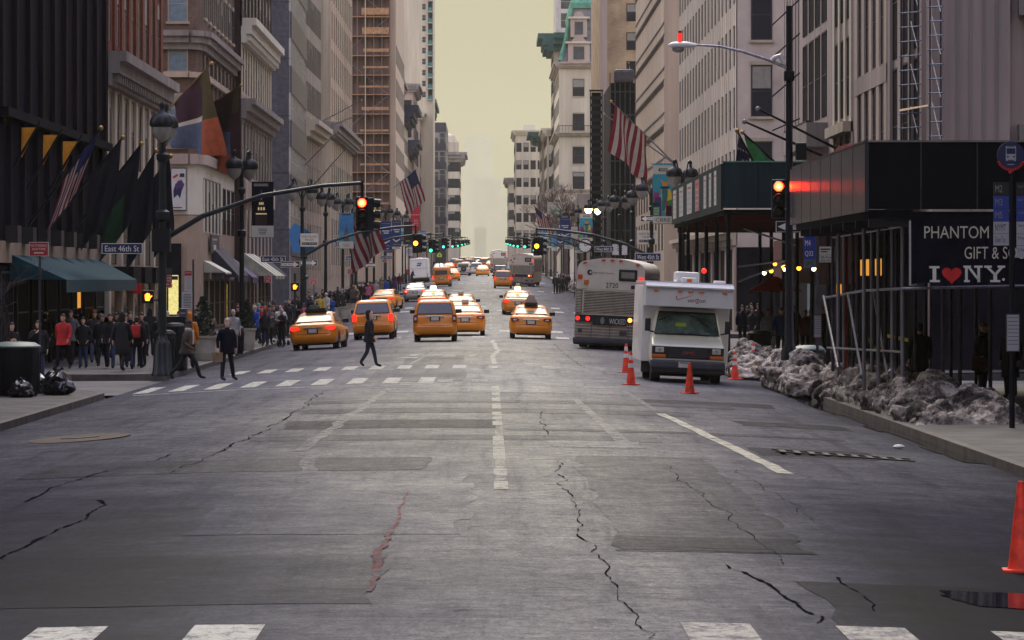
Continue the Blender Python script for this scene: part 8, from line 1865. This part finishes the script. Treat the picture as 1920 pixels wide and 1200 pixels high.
P('walker in a black parka and grey rimmed hat beside the smiling man', 192, 691, 'black', 'black', 'walk', 0, 1.76, 'beanie', 'grey', 1); P('broadly smiling dark haired man in the corner crowd', 207, 691, 'black', 'jeans', 'walk2', 0, 1.78, 'hair', 'hair_dark', 0)
P('tall figure in a long black coat and big hood beside the red backpack', 229, 697, 'black', 'black', 'walk2', 160, 1.86, 'hood', 'black', 0, 'coat'); P('light faced man looking out behind the long black coat', 244, 690, 'navy', 'dark_jeans', 'stand', 12, 1.84, 'hair', 'hair_brown', 0)
P('person seen from behind wearing the red backpack', 256, 695, 'navy', 'dark_jeans', 'walk', 175, 1.72, 'hair', 'hair_dark', 0); P('woman whose face shows past the red backpack', 266, 689, 'charcoal', 'black', 'stand', -20, 1.80, 'hair', 'hair_dark', 0)
x, d, z = gpos(256, 695); t = thing('backpack', 'bright red backpack with dark straps worn in the corner crowd', 'backpack', (x, d, zg(x, d)), R(175)); g = part(gear('backpack', 'walk'), 'pack', t); setmat(g, 0, CL['red'])
P('man with pale sleeves and a grey knit cap using a phone behind the bins', 313, 692, 'grey', 'black', 'phone', 0, 1.88, 'beanie', 'pale', 0); P('person in an orange hooded jacket behind the brown coated walker', 354, 694, 'orange', 'black', 'stand', 170, 1.84, 'hood', 'orange', 0)
P('tall dark person by the newspaper box near the shop window', 300, 690, 'black', 'black', 'stand', 30, 1.85, 'hair', 'hair_dark', 1); P('person in a maroon top passing the lit shop window', 338, 672, 'maroon', 'black', 'walk', -60, 1.75, 'hair', 'hair_dark', 1)
P('person in a dark hat near the stone pier of the corner shop', 364, 665, 'black', 'black', 'stand', 10, 1.74, 'beanie', 'maroon', 0); P('person in a teal hat among the shrubs', 378, 662, 'charcoal', 'black', 'stand', -30, 1.70, 'beanie', 'teal', 1)
P('pale coated figure in a white hat behind the navy overcoat man', 437, 672, 'pale', 'pale', 'stand', 25, 1.78, 'beanie', 'white', 0); P('person in a fawn jacket by the tub shrub', 393, 664, 'tan', 'black', 'phone', 15, 1.68, 'hair', 'hair_brown', 0)
# the middle crowd, each by what it wears
CR = [(450, 650, 'maroon', 'red', 'beanie'), (459, 648, 'black', 'pink', 'beanie'), (478, 648, 'bright_blue', 'white', 'beanie'), (486, 640, 'bright_blue', 'teal', 'beanie'), (491, 645, 'red', 'red', 'beanie'), (497, 651, 'charcoal', 'red', 'hood'), (503, 640, 'navy', 'hair_blond', 'hair'), (505, 650, 'grey', 'black', 'beanie'),
      (512, 638, 'black', 'hair_brown', 'hair'), (526, 640, 'white', 'stripe', 'beanie'), (529, 652, 'black', 'pale', 'beanie'), (536, 638, 'black', 'grey', 'beanie'), (554, 636, 'navy', 'hair_dark', 'long_hair'), (570, 634, 'maroon', 'pink', 'scarf'), (587, 615, 'charcoal', 'white', 'beanie'), (590, 624, 'green', 'teal', 'beanie'),
      (600, 610, 'yellow', 'hair_blond', 'hair'), (612, 604, 'white', 'white', 'beanie'), (622, 606, 'bright_blue', 'hair_dark', 'hair'), (629, 600, 'black', 'hair_brown', 'long_hair'), (641, 594, 'charcoal', 'bright_blue', 'beanie'), (650, 588, 'navy', 'tan', 'cap'), (663, 584, 'brown', 'hair_blond', 'hair'), (667, 578, 'tan', 'hair_blond', 'long_hair'),
      (678, 575, 'black', 'red', 'beanie'), (690, 572, 'pink', 'white', 'beanie'), (694, 568, 'red', 'hair_brown', 'hair'), (705, 566, 'pale', 'grey', 'beanie'), (714, 562, 'tan', 'teal', 'cap'), (724, 560, 'bright_blue', 'hair_dark', 'hair'), (731, 556, 'navy', 'white', 'beanie')]
where = lambda px: 'by the tub planters' if px < 480 else 'before the purple awning' if px < 545 else 'by the stop hand' if px < 585 else 'by the stone planters' if px < 660 else 'near the stopped taxi' if px < 720 else 'at the crowd end'
seen = {}
for i, (px, py, c_, hcol, hd) in enumerate(CR):
    nm = {'hair': 'bare head', 'long_hair': 'long hair', 'beanie': 'knit hat', 'hood': 'hood', 'cap': 'peaked cap', 'scarf': 'scarf'}[hd]
    lb = 'person in %s jacket with %s %s %s' % (c_.replace('_', ' '), hcol.replace('hair_', '').replace('_', ' '), nm, where(px))
    P(lb, px, py, c_, random.choice(('black', 'dark_jeans', 'jeans')) if c_ != 'white' else 'blue', random.choice(('stand', 'walk', 'walk2', 'phone', 'pocket')), random.choice((0, 10, -20, 170, 30, -40)), random.uniform(1.66, 1.88), hd if hd != 'scarf' else 'hair', hcol if hd != 'scarf' else 'hair_dark', random.choice((0, 0, 1, 2)), 'jacket', (('scarf', hcol),) if hd == 'scarf' else ())
random.seed(11)
for k in range(44):
    px = random.uniform(440, 735); base = 660 - (px - 440)*.335 - random.uniform(4, 13)
    P('dark clothed person lost among the others on the crowded pavement', px, base, random.choice(('black', 'black', 'navy', 'charcoal', 'dark_jeans')), random.choice(('black', 'dark_jeans')), random.choice(('stand', 'walk', 'walk2', 'pocket')), random.choice((0, 15, -20, 180, 165)), random.uniform(1.62, 1.86), random.choice(('hair', 'beanie', 'hair', 'long_hair')), random.choice(('hair_dark', 'hair_brown', 'black', 'hair_dark')), random.choice((0, 1, 0, 2)), top=random.choice(('jacket', 'jacket', 'coat')), group='dark clothed people deep in the crowd')
P('woman in a purple coat and pale hat at the far kerb', 741, 547, 'purple', 'dark_jeans', 'walk', 0, 1.74, 'beanie', 'white', 0, 'coat'); P('man in a maroon jacket walking beside the purple coat', 749, 547, 'maroon', 'jeans', 'walk2', 0, 1.8, 'cap', 'tan', 0)
P('person in black bending beside the mail truck', 772, 533, 'black', 'black', 'lean', 120, 1.76, 'hair', 'hair_grey', 0); P('person in a bright red top by the mail truck', 765, 527, 'red', 'pale', 'stand', 0, 1.74, 'beanie', 'pink', 0)
for k in range(20):
    px = random.uniform(4, 290); d_ = random.uniform(131, 153); P('dark clothed person deep in the crowd on the near corner pavement', 0, 0, random.choice(('black', 'black', 'navy', 'charcoal')), random.choice(('black', 'dark_jeans')), random.choice(('stand', 'walk', 'walk2', 'pocket')), random.choice((0, 15, -20, 180, 165)), random.uniform(1.62, 1.86), random.choice(('hair', 'beanie', 'hair', 'long_hair')), random.choice(('hair_dark', 'hair_brown', 'black')), random.choice((0, 1, 0, 2)), top=random.choice(('jacket', 'coat')), group='dark clothed people on the near corner', pos=(max(X(px, d_), -15.2), d_))
# stroller in the crowd
x, d, z = gpos(527, 648); t = thing('pushchair', 'black pushchair with pale trim parked in front of the crowd', 'pushchair', (x, d, zg(x, d)), R(20))
b = MB(); b.loft([[(-.22, -.3, .45), (.22, -.3, .45), (.22, .3, .5), (-.22, .3, .5)], [(-.24, -.2, .7), (.24, -.2, .7), (.24, .35, 1.0), (-.24, .35, 1.0)]], 'cloth_black'); b.build('seat', t); b = MB(); b.tube([(-.25, .4, 1.05), (.25, .4, 1.05)], .02, 'truck_shade', 6); b.build('handle', t)
b = MB(); b.loft([[(-.25, .05, .95), (.25, .05, .95), (.25, .38, .95), (-.25, .38, .95)], [(-.2, .0, 1.15), (.2, .0, 1.15), (.2, .3, 1.2), (-.2, .3, 1.2)]], 'cloth_charcoal'); b.build('hood', t)
for sx_ in (-.25, .25):
    for y_ in (-.35, .3): b = MB(); b.lathe([(.13, -.03), (.13, .03)], 'rubber', (y_, .13), 12, 'x'); b.build('wheel', t, loc=(sx_, 0, 0)); b = MB(); b.tube([(sx_, y_, .13), (sx_*.9, 0, .5)], .015, 'truck_shade', 5); b.build('strut', t)
# the other pavement
P('person in a pale banded puffer jacket beside the blue jacket by the truck', 1441, 668, 'silver', 'black', 'walk', -10, 1.80, 'hair', 'hair_dark', 1, 'jacket', (('hood', 'silver'),)); P('person in a vivid blue jacket and knit hat carrying a white bag', 1465, 672, 'blue', 'charcoal', 'walk2', 0, 1.86, 'beanie', 'grey', 0)
x, d, z = gpos(1452, 668); t = thing('carrier_bag', 'white plastic carrier bag hanging beside the blue jacket', 'carrier bag', (x, d - .4, zg(x, d) + .42)); b = MB(); b.loft([[(-.14, -.05, 0), (.14, -.05, 0), (.14, .05, 0), (-.14, .05, 0)], [(-.16, -.07, .15), (.16, -.07, .15), (.16, .07, .15), (-.16, .07, .15)], [(-.11, -.03, .36), (.11, -.03, .36), (.11, .03, .36), (-.11, .03, .36)]], 'paper'); b.build('bag', t); b = MB(); b.tube([(-.06, 0, .35), (0, 0, .52), (.06, 0, .35)], .012, 'paper', 5); b.build('handle', t)
P('man in an orange peaked cap and fawn scarf near the bus stop', 1842, 742, 'black', 'black', 'pocket', 60, 1.78, 'cap', 'cap_orange', 0, 'coat', (('scarf', 'brown'),)); P('black figure standing with its back turned under the shop banner', 1725, 745, 'black', 'black', 'stand', 185, 1.80, 'hair', 'hair_dark', 0, 'coat')
P('dim figure at the picture edge behind the timetable case', 1895, 748, 'black', 'black', 'stand', -40, 1.78, 'hair', 'hair_dark', 1, 'coat'); P('person in a red apron at the vendor table under the green shed', 1510, 668, 'maroon', 'black', 'stand', 0, 1.75, 'hair', 'hair_dark', 1)
P('pale hatted person bending at the vendor table', 1529, 664, 'black', 'red', 'lean', -60, 1.76, 'beanie', 'pale', 0); P('workman in a white hard hat looking over the shed parapet', 0, 0, 'black', 'black', 'lean', 90, 1.74, 'helmet', 'white', 0, pos=(X(1607, 116) , 116), z=4.85)
for k, (px, py) in enumerate(((1392, 650), (1402, 648), (1412, 652), (1421, 646), (1409, 640), (1488, 656), (1545, 660), (1478, 650))):
    P('shadowy person standing in the dark under the green shed', px, py, random.choice(('black', 'navy', 'charcoal')), 'black', random.choice(('stand', 'walk', 'pocket')), random.choice((0, 20, -30)), random.uniform(1.68, 1.84), random.choice(('hair', 'beanie')), 'hair_dark', random.choice((0, 1)), group='shadowy people under the green shed')
for k in range(8):
    P('tiny dark person on the far pavement past the snow ridge', random.uniform(1040, 1068), random.uniform(545, 552), 'black', 'black', random.choice(('stand', 'walk')), random.choice((0, 180)), random.uniform(1.66, 1.84), 'hair', 'hair_dark', 0, group='tiny dark people on the far pavement')
# things inside the near shed: small cones and tape
cone_thing('banded cone tied with yellow tape under the black shed', 0, 0, .85, 2, pos=(X(1661, 98), 98, zs(10.1, 98))); cone_thing('banded cone behind the shed posts next to the black figure', 0, 0, .85, 2, pos=(X(1703, 97), 97, zs(10.5, 97))); cone_thing('banded cone nearly hidden by the shed braces', 0, 0, .8, 2, pos=(X(1618, 99), 99, zs(9.6, 99)))
b = MB(); pts = [P3(1628, 636, 98), P3(1645, 658, 98), P3(1656, 640, 98), P3(1662, 629, 98), P3(1690, 635, 97.5), P3(1703, 638, 97)]
b.add([(p[0], p[1], p[2] + .045) for p in pts] + [(p[0], p[1], p[2] - .045) for p in pts], [(i, i+1, 7+i, 6+i) for i in range(5)], 'sun_yellow'); o = b.build('barrier_tape'); tag(o, 'sagging yellow barrier tape strung between the cones', 'barrier tape')
# red shoulder bag of the man in the cap
x, d, z = gpos(1842, 742); t = thing('shoulder_bag', 'dark red patterned shoulder bag held by the man in the orange cap', 'bag', (x - .12, d - .28, zg(x, d) + .62)); b = MB(); b.bbox(-.2, -.08, 0, .2, .08, .34, M('bag_red', (.12,.03,.025), .7, var=.7, scale=14), .04); b.build('bag', t); b = MB(); b.tube([(-.15, 0, .32), (-.02, .1, .8), (.15, 0, .32)], .015, 'cloth_black', 5); b.build('strap', t)
